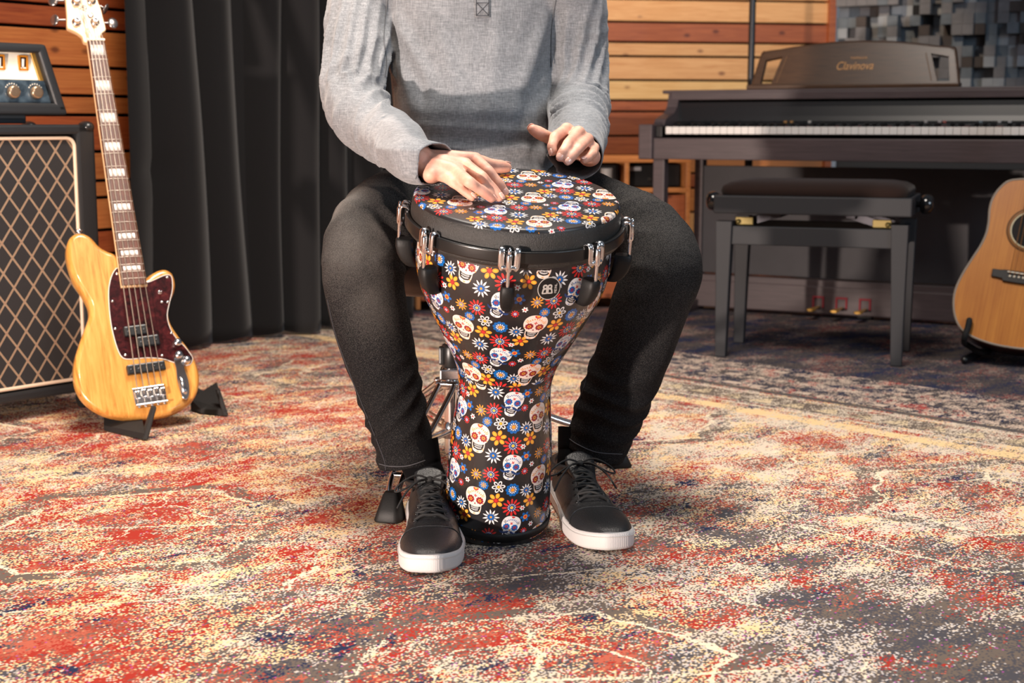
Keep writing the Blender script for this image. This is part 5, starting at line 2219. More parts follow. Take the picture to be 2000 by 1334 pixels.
for v, w_, d_ in ((NBV - 0.01, 0.027, 0.06), (NBV + 0.02, 0.0265, 0.035), (NBV + 0.06, 0.026, 0.024), (hv[1] + 0.60, 0.0215, 0.021)):
    rings.append([Vector((-w_ * math.cos(PI * q / 12), v, 0.001 - d_ * math.sin(PI * q / 12))) for q in range(13)])
mb.loft(rings)
mb.build('neck', MAHO, gtr)
mb = MB()
hv2 = hv[1] + 0.60
mb.prism([(-0.022, hv2), (-0.036, hv2 + 0.03), (-0.032, hv2 + 0.18), (0.032, hv2 + 0.18), (0.036, hv2 + 0.03), (0.022, hv2)], -0.014, 0.001, bev=0.002)
mb.build('headstock', MAHO, gtr)
# its stand: tube on the rug, upright and cushioned hooks
SBK = M('stand_black_tube', '#111112', 0.4)
sa, sb_ = PZ(1884, 703, 0.012), PZ(1955, 686, 0.0)
gst = thing('guitar_stand', 'black tubular guitar stand holding the acoustic guitar at the right edge', 'instrument stand', (sb_.x, sb_.y, 0))
s2 = PZ(2075, 668, 0.012)
hub = Vector(((sb_.x + 0.02), sb_.y + 0.08, 0))
mb = MB()
mb.tube([sa, sb_ + Vector((0, 0, 0.024)), hub + Vector((0, 0, 0.035))], 0.0105, 14, roundcap=True)
mb.build('leg', SBK, gst, world=True)
mb = MB()
mb.tube([s2, hub + Vector((0, 0, 0.035))], 0.0105, 14, roundcap=True)
mb.build('leg', SBK, gst, world=True)
mb = MB()
mb.tube([hub + Vector((0.0, 0.28, 0.012)), hub + Vector((0, 0, 0.035))], 0.0105, 14, roundcap=True)
mb.build('leg', SBK, gst, world=True)
mb = MB()
mb.tube([hub + Vector((0, 0, 0.03)), hub + Vector((0.03, 0.16, 0.42))], 0.0105, 14, roundcap=True)
mb.tube([hub + Vector((0, -0.012, 0.045)), hub + Vector((0, -0.012, 0.075))], 0.018, 14)
mb.build('post', SBK, gst, world=True)
mb = MB()
mb.lathe([(0.007, 0), (0.007, 0.006), (0.003, 0.008)], 12, xf=Matrix.Translation(hub + Vector((0.0, -0.031, 0.06))) @ Euler((PI / 2, 0, 0)).to_matrix().to_4x4())
mb.build('clamp_screw', CHROME, gst, world=True)
# cradle hooks in front of the lower bout
wmat = Matrix.Translation(G_BR) @ G_ROT.to_4x4()


def gw(u, v, w_):
    return wmat @ Vector((u, v, w_))


l_in = gp(160, 1100)
for sgn in (-1, 1):
    u = -abs(l_in[0]) * (1 if sgn < 0 else -1)
    mb = MB()
    top_u, top_v = gp(190, 1010)
    tu = top_u if sgn < 0 else -top_u
    path = [hub + Vector((0, -0.005, 0.065)), gw(u * 0.5, l_in[1] - 0.022, -0.09), gw(u * 0.98, l_in[1] - 0.016, -0.06), gw(u * 1.0, l_in[1] - 0.013, 0.004), gw(tu, top_v - 0.02, 0.0115), gw(tu, top_v, 0.0125)]
    path = [Vector(p) for p in crom([tuple(p) for p in path], 5)]
    mb.tube(path, 0.0085, 12, roundcap=True)
    mb.build('cradle_hook', M('foam_black', '#0f0f0f', 0.8), gst, world=True)
# ================================================================== drum throne
T_C = P(882, 760, 2.61)
T_C = Vector((T_C.x, T_C.y, 0))
throne = thing('drum_throne', 'chrome tripod drum throne with dark leather seat, the drummer sitting on it', 'stool', T_C)
LEATHER = M('seat_leather', '#5e5049', 0.4, bump=0.25, bscale=250, bdist=0.001)
mb = MB()
mb.lathe([(0.0001, 0.352), (0.10, 0.352), (0.150, 0.354), (0.163, 0.362), (0.168, 0.380), (0.166, 0.402), (0.155, 0.416), (0.12, 0.421), (0.0001, 0.421)], 64)
mb.build('seat', LEATHER, throne)
mb = MB()
mb.lathe([(0.045, 0.330), (0.05, 0.334), (0.05, 0.351), (0.02, 0.353)], 32)
mb.build('seat_mount', M('black_rubber', ''), throne)
mb = MB()
mb.lathe([(0.0115, 0.225), (0.0115, 0.335)], 24)
mb.build('spindle', CHROME, throne)
mb = MB()
mb.lathe([(0.0140, 0.045), (0.0140, 0.205)], 24)
mb.build('pole', CHROME, throne)
mb = MB()
mb.lathe([(0.016, 0.205), (0.0185, 0.209), (0.0185, 0.243), (0.016, 0.249), (0.012, 0.250)], 24)
mb.box((-0.017, -0.004, 0.228), (0.012, 0.022, 0.034), bev=0.004)
mb.build('height_lock', M('lock_black', '#1b1b1c', 0.35), throne)
mb = MB()
mb.box((0, 0, 0.194), (0.042, 0.042, 0.020), bev=0.003)
mb.lathe([(0.017, 0.165), (0.0185, 0.168), (0.0185, 0.186), (0.017, 0.188)], 24)
mb.build('collar', CHROME, throne)
mb = MB()
mb.lathe([(0.017, 0.072), (0.0195, 0.075), (0.0195, 0.100), (0.017, 0.103)], 24)
mb.build('lower_collar', CHROME, throne)
ft = PZ(757, 1020) - T_C
a0 = math.atan2(ft.y, ft.x)
rad = math.hypot(ft.x, ft.y) - 0.02
for q in range(3):
    a = a0 + (0, R(118), R(-138))[q]
    d_ = Vector((math.cos(a), math.sin(a), 0))
    s_ = Vector((-math.sin(a), math.cos(a), 0))
    mb = MB()
    for sg in (-1, 1):
        path = [d_ * 0.024 + s_ * (0.014 * sg) + Vector((0, 0, 0.180)), d_ * 0.06 + s_ * (0.015 * sg) + Vector((0, 0, 0.160)), d_ * (rad * 0.62) + s_ * (0.013 * sg) + Vector((0, 0, 0.100)), d_ * (rad * 0.90) + s_ * (0.010 * sg) + Vector((0, 0, 0.068)), d_ * (rad - 0.002) + s_ * (0.007 * sg) + Vector((0, 0, 0.030))]
        path = [Vector(p) for p in crom([tuple(p) for p in path], 6)]
        mb.tube(path, 0.0052, 10)
    mb.tube([d_ * 0.028 - s_ * 0.018 + Vector((0, 0, 0.178)), d_ * 0.028 + s_ * 0.018 + Vector((0, 0, 0.178))], 0.0055, 12, roundcap=True)
    m_ = d_ * (rad * 0.90) + Vector((0, 0, 0.068))
    mb.tube([m_ - s_ * 0.012, m_ + s_ * 0.012], 0.005, 10, roundcap=True)
    lg = mb.build('leg', CHROME, throne)
    mb = MB()
    for sg in (-1, 1):
        mb.tube([d_ * 0.02 + s_ * (0.009 * sg) + Vector((0, 0, 0.088)), d_ * (rad * 0.62) + s_ * (0.008 * sg) + Vector((0, 0, 0.100))], 0.0035, 8)
    mb.build('brace', CHROME, throne)
    mb = MB()
    rings = []
    for off, z_, w_, h_ in ((0.000, 0.0008, 0.0225, 0.0215), (0.0005, 0.004, 0.0235, 0.0225), (-0.004, 0.022, 0.0190, 0.0185), (-0.010, 0.042, 0.0140, 0.0130), (-0.012, 0.047, 0.0115, 0.0105)):
        base = d_ * (rad + 0.008 + off) + Vector((0, 0, z_))
        ring = []
        for k_ in range(24):
            an = 2 * PI * k_ / 24
            sg = lambda v_: math.copysign(abs(v_) ** 0.45, v_)
            ring.append(base + s_ * (w_ * sg(math.cos(an))) + d_ * (h_ * sg(math.sin(an))))
        rings.append(ring)
    mb.loft(rings)
    mb.build('rubber_foot', RUB, throne)
# ================================================================== the drummer
from mathutils.bvhtree import BVHTree
ORG = Vector((-0.04, 2.62, 0.0))
DN = d_axis
D_HEAD = D_O + d_axis * D_L


def PH(px, py, h):
    """a picture point at height h above the drumhead"""
    return PP(px, py, D_HEAD + DN * h, DN)


SKIN_K = NT('skin')
co = SKIN_K.coord('Object')
n1 = SKIN_K.noise(co, 45, 4, 0.6)
n2 = SKIN_K.noise(co, 14, 3)
c_ = SKIN_K.ramp(n1, [(0.3, lin('#c98f7a')), (0.55, lin('#d9a48d')), (0.8, lin('#e2b5a0'))])
c_ = SKIN_K.mix(SKIN_K.math('MULTIPLY', SKIN_K.ramp(n2, [(0.5, (0, 0, 0, 1)), (0.75, (1, 1, 1, 1))]), 0.35), c_, lin('#c97a6c'))
SKIN_K.set(color=c_, rough=0.56, sss=0.10)
SKIN_K.b.inputs['Subsurface Radius'].default_value = (0.008, 0.003, 0.0015)
n3 = SKIN_K.noise(co, 420, 3, 0.6)
SKIN_K.bump(SKIN_K.math('ADD', n3, SKIN_K.math('MULTIPLY', n1, 0.8)), 0.25, 0.0008)
SKIN = SKIN_K.m


def limb(mb, pts, n=6, seg=18, flat=None, up=None):
    """smooth tapering limb; pts = (Vector, radius)"""
    q = crom([(p.x, p.y, p.z, r_) for p, r_ in pts], n)
    mb.tube([Vector(p[:3]) for p in q], [p[3] for p in q], seg, roundcap=True)


# ---- joints
A_SH, A_EL, A_WR = P(712, -30, 2.63), P(692, 200, 2.52), P(796, 303, 2.30)
B_SH, B_EL, B_WR = P(1120, -30, 2.63), P(1137, 196, 2.63), P(1139, 290, 2.375)
A_HIP, A_KN, A_AN = P(868, 420, 2.70), P(712, 506, 2.32), P(812, 905, 2.30)
B_HIP, B_KN, B_AN = P(1010, 420, 2.70), P(1285, 506, 2.34), P(1140, 900, 2.41)
print('upper arm', (A_EL - A_SH).length, 'forearm', (A_WR - A_EL).length, '|', (B_EL - B_SH).length, (B_WR - B_EL).length)
print('thigh', (A_KN - A_HIP).length, 'shin', (A_AN - A_KN).length, '|', (B_KN - B_HIP).length, (B_AN - B_KN).length, 'ankles', A_AN, B_AN)

body = MB()
FINGERS = {}


def hand(mb, key, wrist, mcps, fingers, thumb, thick=0.0120):
    for i, m in enumerate(mcps):
        limb(mb, [(wrist.lerp(m, 0.02) + (m - mcps[1]) * 0.30, thick * 1.10), (wrist.lerp(m, 0.5) + (m - mcps[1]) * 0.08, thick * 1.08), (m, 0.0108 if i < 3 else 0.0095)])
    FINGERS[key] = []
    for i, (m, f) in enumerate(zip(mcps, fingers)):
        rr = ((0.0098, 0.0088, 0.0081, 0.0073), (0.0099, 0.0089, 0.0082, 0.0074), (0.0095, 0.0086, 0.0079, 0.0071), (0.0088, 0.0077, 0.0070, 0.0064))[i]
        limb(mb, [(m, rr[0]), (m.lerp(f[0], 0.5), (rr[0] + rr[1]) / 2 * 0.985), (f[0], rr[1]), (f[0].lerp(f[1], 0.5), rr[2] * 0.99), (f[1], rr[2]), (f[2], rr[3])], 5, 16)
        mb.ell(f[0], (rr[1] * 1.04,) * 3)
        FINGERS[key].append((f[1], f[2], rr[3], f[0]))
    limb(mb, [(thumb[0], 0.0150), (thumb[0].lerp(thumb[1], 0.55), 0.0145), (thumb[1], 0.0118), (thumb[1].lerp(thumb[2], 0.5), 0.0102), (thumb[2], 0.0104), (thumb[2].lerp(thumb[3], 0.55), 0.0104), (thumb[3], 0.0086)], 5, 16)
    FINGERS[key].append((thumb[2], thumb[3], 0.0092, thumb[1]))


# right hand (left in the picture): fingers flat on the drumhead
a_m = [PH(928, 311, 0.040), PH(909, 322, 0.039), PH(889, 333, 0.0345), PH(870, 345, 0.027)]
a_f = [[PH(954, 335, 0.034), PH(975, 360, 0.018), PH(983, 373, 0.0085)],
       [PH(941, 346, 0.035), PH(963, 370, 0.018), PH(975, 385, 0.0085)],
       [PH(917, 356, 0.033), PH(946, 376, 0.017), PH(960, 387, 0.0080)],
       [PH(886, 357, 0.024), PH(908, 374, 0.0135), PH(922, 385, 0.0072)]]
a_t = [PH(878, 312, 0.034), PH(940, 318, 0.022), PH(966, 324, 0.014), PH(989, 327, 0.010)]
A_W = PH(812, 311, 0.042)
for nm, m, f in zip('IMRP', a_m, a_f):
    print('A', nm, [round((a - b).length * 1000) for a, b in zip([A_W, m] + f[:2], [m] + f)])
print('A thumb', [round((a - b).length * 1000) for a, b in zip(a_t, a_t[1:])])
hand(body, 'A', A_W, a_m, a_f, a_t)
# hypothenar edge and ball of the thumb
body.ell(A_W.lerp(a_m[3], 0.55) - DN * 0.008, (0.016, 0.026, 0.014))
body.ell(a_t[0].lerp(a_t[1], 0.5) - DN * 0.002, (0.024, 0.020, 0.014))
# left hand (right in the picture): hovering, fingers curled down
b_m = [P(1107, 252, 2.290), P(1130, 258, 2.283), P(1147, 272, 2.288), P(1160, 289, 2.300)]
b_f = [[P(1084, 268, 2.252), P(1078, 287, 2.240), P(1080, 296, 2.237)],
       [P(1110, 281, 2.238), P(1099, 298, 2.224), P(1094, 307, 2.221)],
       [P(1131, 289, 2.240), P(1117, 306, 2.226), P(1109, 315, 2.222)],
       [P(1157, 301, 2.262), P(1147, 310, 2.250), P(1140, 313, 2.243)]]
b_t = [P(1112, 290, 2.345), P(1082, 274, 2.312), P(1061, 264, 2.292), P(1041, 253, 2.283)]
B_W = P(1140, 290, 2.372)
for nm, m, f in zip('IMRP', b_m, b_f):
    print('B', nm, [round((a - b).length * 1000) for a, b in zip([B_W, m] + f[:2], [m] + f)])
print('B thumb', [round((a - b).length * 1000) for a, b in zip(b_t, b_t[1:])])
hand(body, 'B', B_W, b_m, b_f, b_t, 0.0125)
body.ell(B_W.lerp(b_m[1], 0.55) + Vector((-0.006, 0.0, -0.018)), (0.028, 0.032, 0.014))
body.ell(B_W.lerp(b_m[3], 0.60) + Vector((0.0, 0.0, -0.014)), (0.018, 0.030, 0.016))

# arms, trunk, legs under the clothes
limb(body, [(A_SH, 0.040), (A_SH.lerp(A_EL, 0.5), 0.035), (A_EL, 0.033), (P(745, 255, 2.42), 0.033), (A_W.lerp(P(752, 262, 2.41), 0.35), 0.0280), (A_W, 0.0262)])
limb(body, [(B_SH, 0.040), (B_SH.lerp(B_EL, 0.5), 0.034), (B_EL + Vector((0, -0.01, 0)), 0.030), (B_EL.lerp(B_WR, 0.35), 0.030), (B_EL.lerp(B_WR, 0.9), 0.0265), (B_W, 0.0235)])
T_PX = [(440, 945, 150, 0.105), (380, 942, 152, 0.110), (300, 930, 148, 0.118), (220, 924, 146, 0.122), (140, 921, 152, 0.120), (60, 921, 164, 0.116), (0, 921, 176, 0.112), (-50, 921, 196, 0.102), (-85, 922, 170, 0.085), (-108, 923, 90, 0.068)]
T_Y = 2.655


def torso_rings(scale_w, scale_d, fwd=0.0, n=40, ext=()):
    rings = []
    for y_, cx, hw, dp in T_PX:
        c_ = P(cx, y_, T_Y)
        w_ = hw / (F_PX / T_Y) * scale_w
        d2 = dp * scale_d
        ring = []
        for q in range(n):
            a = 2 * PI * q / n
            sg = lambda v_, e: math.copysign(abs(v_) ** e, v_)
            belly = 0.020 * math.exp(-((y_ - 235) / 90) ** 2) * max(0, -math.sin(a)) if fwd else 0
            ring.append(Vector((c_.x + w_ * sg(math.cos(a), 0.85), T_Y + d2 * sg(math.sin(a), 0.9) - belly, c_.z)))
        rings.append(ring)
    return rings


body.loft(torso_rings(0.86, 0.80)[2:])
N0, N1 = P(922, -95, 2.66), P(922, -158, 2.630)
limb(body, [(N0, 0.072), (N0.lerp(N1, 0.5), 0.064), (N1, 0.062)])
H_C = N1 + Vector((0, -0.02, 0.125))
body.ell(H_C + Vector((0, 0.022, 0.018)), (0.077, 0.094, 0.098), rot=(R(12), 0, 0))
body.ell(H_C + Vector((0, -0.022, -0.028)), (0.064, 0.066, 0.088), rot=(R(12), 0, 0))
body.ell(H_C + Vector((0, -0.040, -0.086)), (0.040, 0.040, 0.034))
limb(body, [(H_C + Vector((0, -0.088, 0.012)), 0.010), (H_C + Vector((0, -0.099, -0.018)), 0.0115), (H_C + Vector((0, -0.095, -0.030)), 0.0125)])
body.ell(H_C + Vector((0, -0.087, -0.0665)), (0.023, 0.008, 0.0052))
body.ell(H_C + Vector((0, -0.085, -0.0765)), (0.020, 0.009, 0.0062))
for sx in (-1, 1):
    body.ell(H_C + Vector((sx * 0.0125, -0.089, -0.031)), (0.009, 0.012, 0.008))
    body.ell(H_C + Vector((sx * 0.031, -0.0815, 0.0185)), (0.021, 0.012, 0.0065), rot=(0, sx * R(8), 0))
    body.ell(H_C + Vector((sx * 0.040, -0.066, -0.022)), (0.022, 0.020, 0.018))
    body.ell(H_C + Vector((sx * 0.078, 0.020, -0.012)), (0.009, 0.019, 0.032), rot=(R(-10), 0, sx * R(18)))
JA = [(P(880, 400, 2.74), 0.085), (P(838, 405, 2.66), 0.090), (P(775, 425, 2.52), 0.085), (P(728, 462, 2.39), 0.0765), (P(710, 520, 2.335), 0.0690), (P(716, 590, 2.325), 0.0660), (P(733, 660, 2.320), 0.0625), (P(757, 750, 2.312), 0.0560), (P(780, 840, 2.305), 0.0500), (P(796, 905, 2.300), 0.0482), (P(803, 935, 2.298), 0.0480)]
JB = [(P(990, 400, 2.74), 0.085), (P(1060, 405, 2.66), 0.090), (P(1180, 437, 2.52), 0.0800), (P(1262, 475, 2.41), 0.0740), (P(1292, 525, 2.35), 0.0690), (P(1272, 590, 2.350), 0.0660), (P(1238, 690, 2.365), 0.0635), (P(1200, 780, 2.385), 0.0600), (P(1174, 845, 2.400), 0.0560), (P(1160, 880, 2.405), 0.0530), (P(1150, 905, 2.408), 0.0530)]
A_SHOE, B_SHOE = Vector((-0.1385, 2.294, 0)), Vector((0.1035, 2.404, 0))
for jn, sh_ in ((JA, A_SHOE), (JB, B_SHOE)):
    q = [(p, max(0.026, r_ - 0.021)) for p, r_ in jn[:-3]] + [((P(812, 893, 2.300) if jn is JA else P(1136, 862, 2.412)), 0.027)]
    limb(body, q + [(sh_ + Vector((0, 0.0, 0.075)), 0.026), (sh_ + Vector((0, -0.004, 0.050)), 0.025)])
me = remesh(body, 0.0023, smooth_iter=3, smooth_fac=0.5)
me.materials.clear()
me.materials.append(SKIN)
# knuckle creases and tendons pressed into the skin
allf = FINGERS['A'] + FINGERS['B']
for v in me.vertices:
    v.co -= ORG
person = bpy.data.objects.new('person', me)
COL.objects.link(person)
person.location = ORG
tag(person, 'person in grey long-sleeved shirt and black jeans seated playing the drum', 'person')
for p_ in me.polygons:
    p_.use_smooth = True

# finger nails
NAIL = M('nail', '#e6b5a4', 0.22, coat=0.4)
for key, up in (('A', DN), ('B', Vector((0.0, -0.45, 0.9)))):
    for (dip, tip, rr, pip) in FINGERS[key]:
        t_ = (tip - dip).normalized()
        # the back of a finger lies on the outer side of its bend
        bend = (dip - pip).normalized() - t_
        u_ = bend if bend.length > 0.12 else Vector(up)
        if bend.length > 0.12 and bend.dot(Vector(up)) < 0:
            u_ = Vector(up)
        u_ = (u_ - t_ * u_.dot(t_)).normalized()
        if (dip, tip) == (FINGERS[key][-1][0], FINGERS[key][-1][1]):
            u_ = (Vector((0.0, 0.35, 0.95)) if key == 'A' else Vector((-0.2, 0.9, 0.35)))
            u_ = (u_ - t_ * u_.dot(t_)).normalized()
        x_ = t_.cross(u_)
        m4 = Matrix((x_, t_, u_)).transposed().to_4x4()
        m4.translation = tip + t_ * (rr * 0.05) + u_ * 0.0
        mb = MB()
        L0, W0 = 0.0058, rr * 0.74
        rings = []
        for i in range(9):
            yy = -L0 + 2 * L0 * i / 8
            e = abs(i / 8 * 2 - 1)
            w_ = W0 * (1 - e ** 4 * (0.55 if i > 4 else 0.35)) * (1.0 if 0 < i < 8 else 0.8)
            rise = rr * 1.03 - 0.35 * max(0, yy) ** 2 / 0.006 - (0.0006 if i == 0 else 0)
            rings.append([Vector((w_ * s_, yy + 0.0012, math.sqrt(max(1e-9, (rise) ** 2 - (w_ * s_) ** 2 * 0.85)))) for s_ in (-1, -0.6, -0.2, 0.2, 0.6, 1)])
        mb.loft(rings, caps=False, closed=False, xf=m4)
        nb = mb.build('fingernail', NAIL, person, world=True)
        md = nb.modifiers.new('t', 'SOLIDIFY')
        md.thickness = 0.0006
# eyes, brows, hair
for sx in (-1, 1):
    mb = MB()
    mb.ell(H_C + Vector((sx * 0.031, -0.0745, 0.0035)), (0.0125, 0.0115, 0.0105))
    ey = mb.build('eye', M('eye_white', '#e9e4de', 0.2), person, world=True)
    mb = MB()
    mb.ell(H_C + Vector((sx * 0.031, -0.0835, 0.0020)), (0.0064, 0.0034, 0.0064))
    mb.build('iris', M('iris_brown', '#3a2618', 0.2), ey, world=True)
    mb = MB()
    mb.ell(H_C + Vector((sx * 0.031, -0.0765, 0.0095)), (0.0150, 0.0122, 0.0072), rot=(R(8), 0, 0))
    mb.ell(H_C + Vector((sx * 0.031, -0.0750, -0.0050)), (0.0140, 0.0115, 0.0052), rot=(R(-8), 0, 0))
    mb.build('eyelid', SKIN, person, world=True)
    mb = MB()
    mb.ell(H_C + Vector((sx * 0.032, -0.0905, 0.0255)), (0.019, 0.004, 0.0036), rot=(0, sx * R(7), 0))
    mb.build('eyebrow', M('hair_brown', '#3b2a1e', 0.7, bump=0.6, bscale=500), person, world=True)
mb = MB()
bm = bmesh.new()
bmesh.ops.create_uvsphere(bm, u_segments=40, v_segments=28, radius=1)
rem = []
for v in bm.verts:
    v.co = Vector((v.co.x * 0.083, v.co.y * 0.101, v.co.z * 0.106))
for f in list(bm.faces):
    c = f.calc_center_median()
    if c.z < 0.035 - 0.55 * max(0, c.y) * 1.0 - (0.03 if c.y > 0.03 else 0) and not (c.y > 0.02 and c.z > -0.06):
        rem.append(f)
bmesh.ops.delete(bm, geom=rem, context='FACES')
mb.bm(bm, 0, True, Matrix.Translation(H_C + Vector((0, 0.022, 0.020))) @ Matrix.Rotation(R(12), 4, 'X'))
hr = mb.build('hair', M('hair_brown', ''), person, world=True)
md = hr.modifiers.new('t', 'SOLIDIFY')
md.thickness = 0.006


# ---- clothing: fused from tapering shapes, opened at cuffs and hems, then creased
def path_param(pts, p):
    """nearest place on a polyline -> (t 0..1, distance, foot point, side vector)"""
    best = None
    tot = sum((pts[i + 1] - pts[i]).length for i in range(len(pts) - 1))
    acc = 0
    for i in range(len(pts) - 1):
        a, b = pts[i], pts[i + 1]
        d_ = b - a
        L_ = d_.length
        t = max(0.0, min(1.0, (p - a).dot(d_) / (L_ * L_)))
        q = a + d_ * t
        ds = (p - q).length
        if best is None or ds < best[1]:
            best = ((acc + t * L_) / tot, ds, q, d_.normalized())
        acc += L_
    return best


def ridge(x):
    """sharp-crested fold profile in -1..1"""
    f = x - math.floor(x)
    return (1 - abs(2 * f - 1)) ** 1.6 * 2 - 0.8


def cloth(name, mb, voxel, cuts, wrinkle, mat, thick=0.0018, smooth=5):
    me = remesh(mb, voxel, smooth_iter=smooth)
    bm = bmesh.new()
    bm.from_mesh(me)
    bm.normal_update()
    mv = []
    for v in bm.verts:
        mv.append(v.co + v.normal * wrinkle(v.co, v.normal))
    for v, c in zip(bm.verts, mv):
        v.co = c
    dele = []
    for f in bm.faces:
        c = f.calc_center_median()
        for o, n, rad in cuts:
            if (c - o).dot(n) > 0 and (c - o).length < rad:
                dele.append(f)
                break
    bmesh.ops.delete(bm, geom=dele, context='FACES')
    # even out the ragged opening
    for v in bm.verts:
        if v.is_boundary:
            for o, n, rad in cuts:
                dd = (v.co - o)
                if abs(dd.dot(n)) < voxel * 2.5 and dd.length < rad:
                    v.co -= n * dd.dot(n)
    bmesh.ops.smooth_vert(bm, verts=[v for v in bm.verts if not v.is_boundary], factor=0.25, use_axis_x=True, use_axis_y=True, use_axis_z=True)
    bm.to_mesh(me)
    tree = BVHTree.FromBMesh(bm)
    bm.free()
    for v in me.vertices:
        v.co -= ORG
    me.name = name
    me.materials.clear()
    me.materials.append(mat)
    for p_ in me.polygons:
        p_.use_smooth = True
        p_.material_index = 0
    o = bpy.data.objects.new(name, me)
    COL.objects.link(o)
    o.parent = person
    md = o.modifiers.new('t', 'SOLIDIFY')
    md.thickness = thick
    md.offset = -1
    return o, tree


def cast(tree, px, py, lift=0.001):
    d_ = ray(px, py).normalized()
    hit = tree.ray_cast(Vector((0, 0, CAM_H)), d_)
    if hit[0] is None:
        return None
    n = hit[1]
    if n.dot(d_) > 0:
        n = -n
    return hit[0] + n * lift


def seam(tree, pts, r_, mat, parent, name, n=8, lift=0.0004):
    pts = crom([(float(a), float(b)) for a, b in pts], n)
    q = [cast(tree, a, b, lift) for a, b in pts]
    q = [p for p in q if p is not None]
    q2 = [q[0]]
    for p in q[1:]:
        if (p - q2[-1]).length < 0.06:
            q2.append(p)
    if len(q2) > 2:
        mb = MB()
        mb.tube(q2, r_, 6)
        return mb.build(name, mat, parent, world=True)


# shirt
SH_K = NT('shirt_cloth')
co = SH_K.coord('Object')
h1 = SH_K.noise(SH_K.mapping(co, scale=(1, 1, 0.16)), 420, 3, 0.7)
h2 = SH_K.noise(SH_K.mapping(co, scale=(0.16, 0.16, 1)), 420, 3, 0.7)
h3 = SH_K.noise(co, 9, 4)
f_ = SH_K.math('ADD', SH_K.math('MULTIPLY', SH_K.math('ADD', h1, h2), 0.38), SH_K.math('MULTIPLY', h3, 0.24))
SH_K.set(color=SH_K.ramp(f_, [(0.36, lin('#606366')), (0.5, lin('#7b7e82')), (0.64, lin('#96989b'))]), rough=0.88, sheen=0.25, spec=0.2)
SH_K.bump(SH_K.math('ADD', f_, SH_K.math('MULTIPLY', SH_K.noise(SH_K.mapping(co, scale=(1, 1, 1.5)), 55, 4, 0.6), 1.2)), 0.35, 0.0018)
SHIRT = SH_K.m
sm = MB()
sm.loft(torso_rings(1.04, 1.04, 1.0))
A_CU = A_W.lerp((a_m[1] + a_m[2]) / 2, 0.50) + DN * 0.001
a_dir = (A_CU - A_W).normalized()
a_dir = (a_dir + (A_W - A_EL).normalized() * 0.8).normalized()
print('cuff A', proj(A_CU), A_CU, 'wrist', proj(A_W), A_W)
limb(sm, [(A_SH + Vector((0.02, 0, 0.0)), 0.074), (P(708, 20, 2.615), 0.064), (P(698, 100, 2.57), 0.0585), (P(689, 175, 2.53), 0.0555), (P(704, 226, 2.48), 0.0530), (P(752, 262, 2.41), 0.0485), (A_W.lerp(P(752, 262, 2.41), 0.45), 0.0430), (A_W, 0.0350), (A_CU, 0.0322), (A_CU + a_dir * 0.03, 0.0318)], 8, 28)
B_CU = P(1126, 303, 2.330)
b_dir = (B_CU - B_EL).normalized()
limb(sm, [(B_SH + Vector((-0.02, 0, 0.0)), 0.072), (P(1122, 20, 2.64), 0.060), (P(1128, 100, 2.64), 0.0530), (P(1132, 160, 2.63), 0.0530), (P(1132, 212, 2.585), 0.0525), (P(1131, 246, 2.50), 0.0495), (P(1129, 276, 2.41), 0.0460), (B_CU, 0.0435), (B_CU + b_dir * 0.03, 0.043)], 8, 28)
limb(sm, [(P(780, -52, 2.655), 0.070), (P(860, -88, 2.66), 0.064), (P(922, -104, 2.66), 0.078), (P(984, -88, 2.66), 0.064), (P(1062, -52, 2.655), 0.070)], 6, 24)
limb(sm, [(P(922, -95, 2.66), 0.080), (P(922, -140, 2.655), 0.070)], 4, 24)
sm.ell(P(760, -30, 2.645), (0.075, 0.085, 0.075))
sm.ell(P(1080, -30, 2.645), (0.075, 0.085, 0.075))
AP = [A_SH, P(698, 100, 2.57), P(689, 190, 2.53), P(752, 262, 2.41), A_W, A_CU]
BP = [B_SH, P(1128, 100, 2.64), P(1132, 205, 2.60), P(1130, 260, 2.46), B_CU]


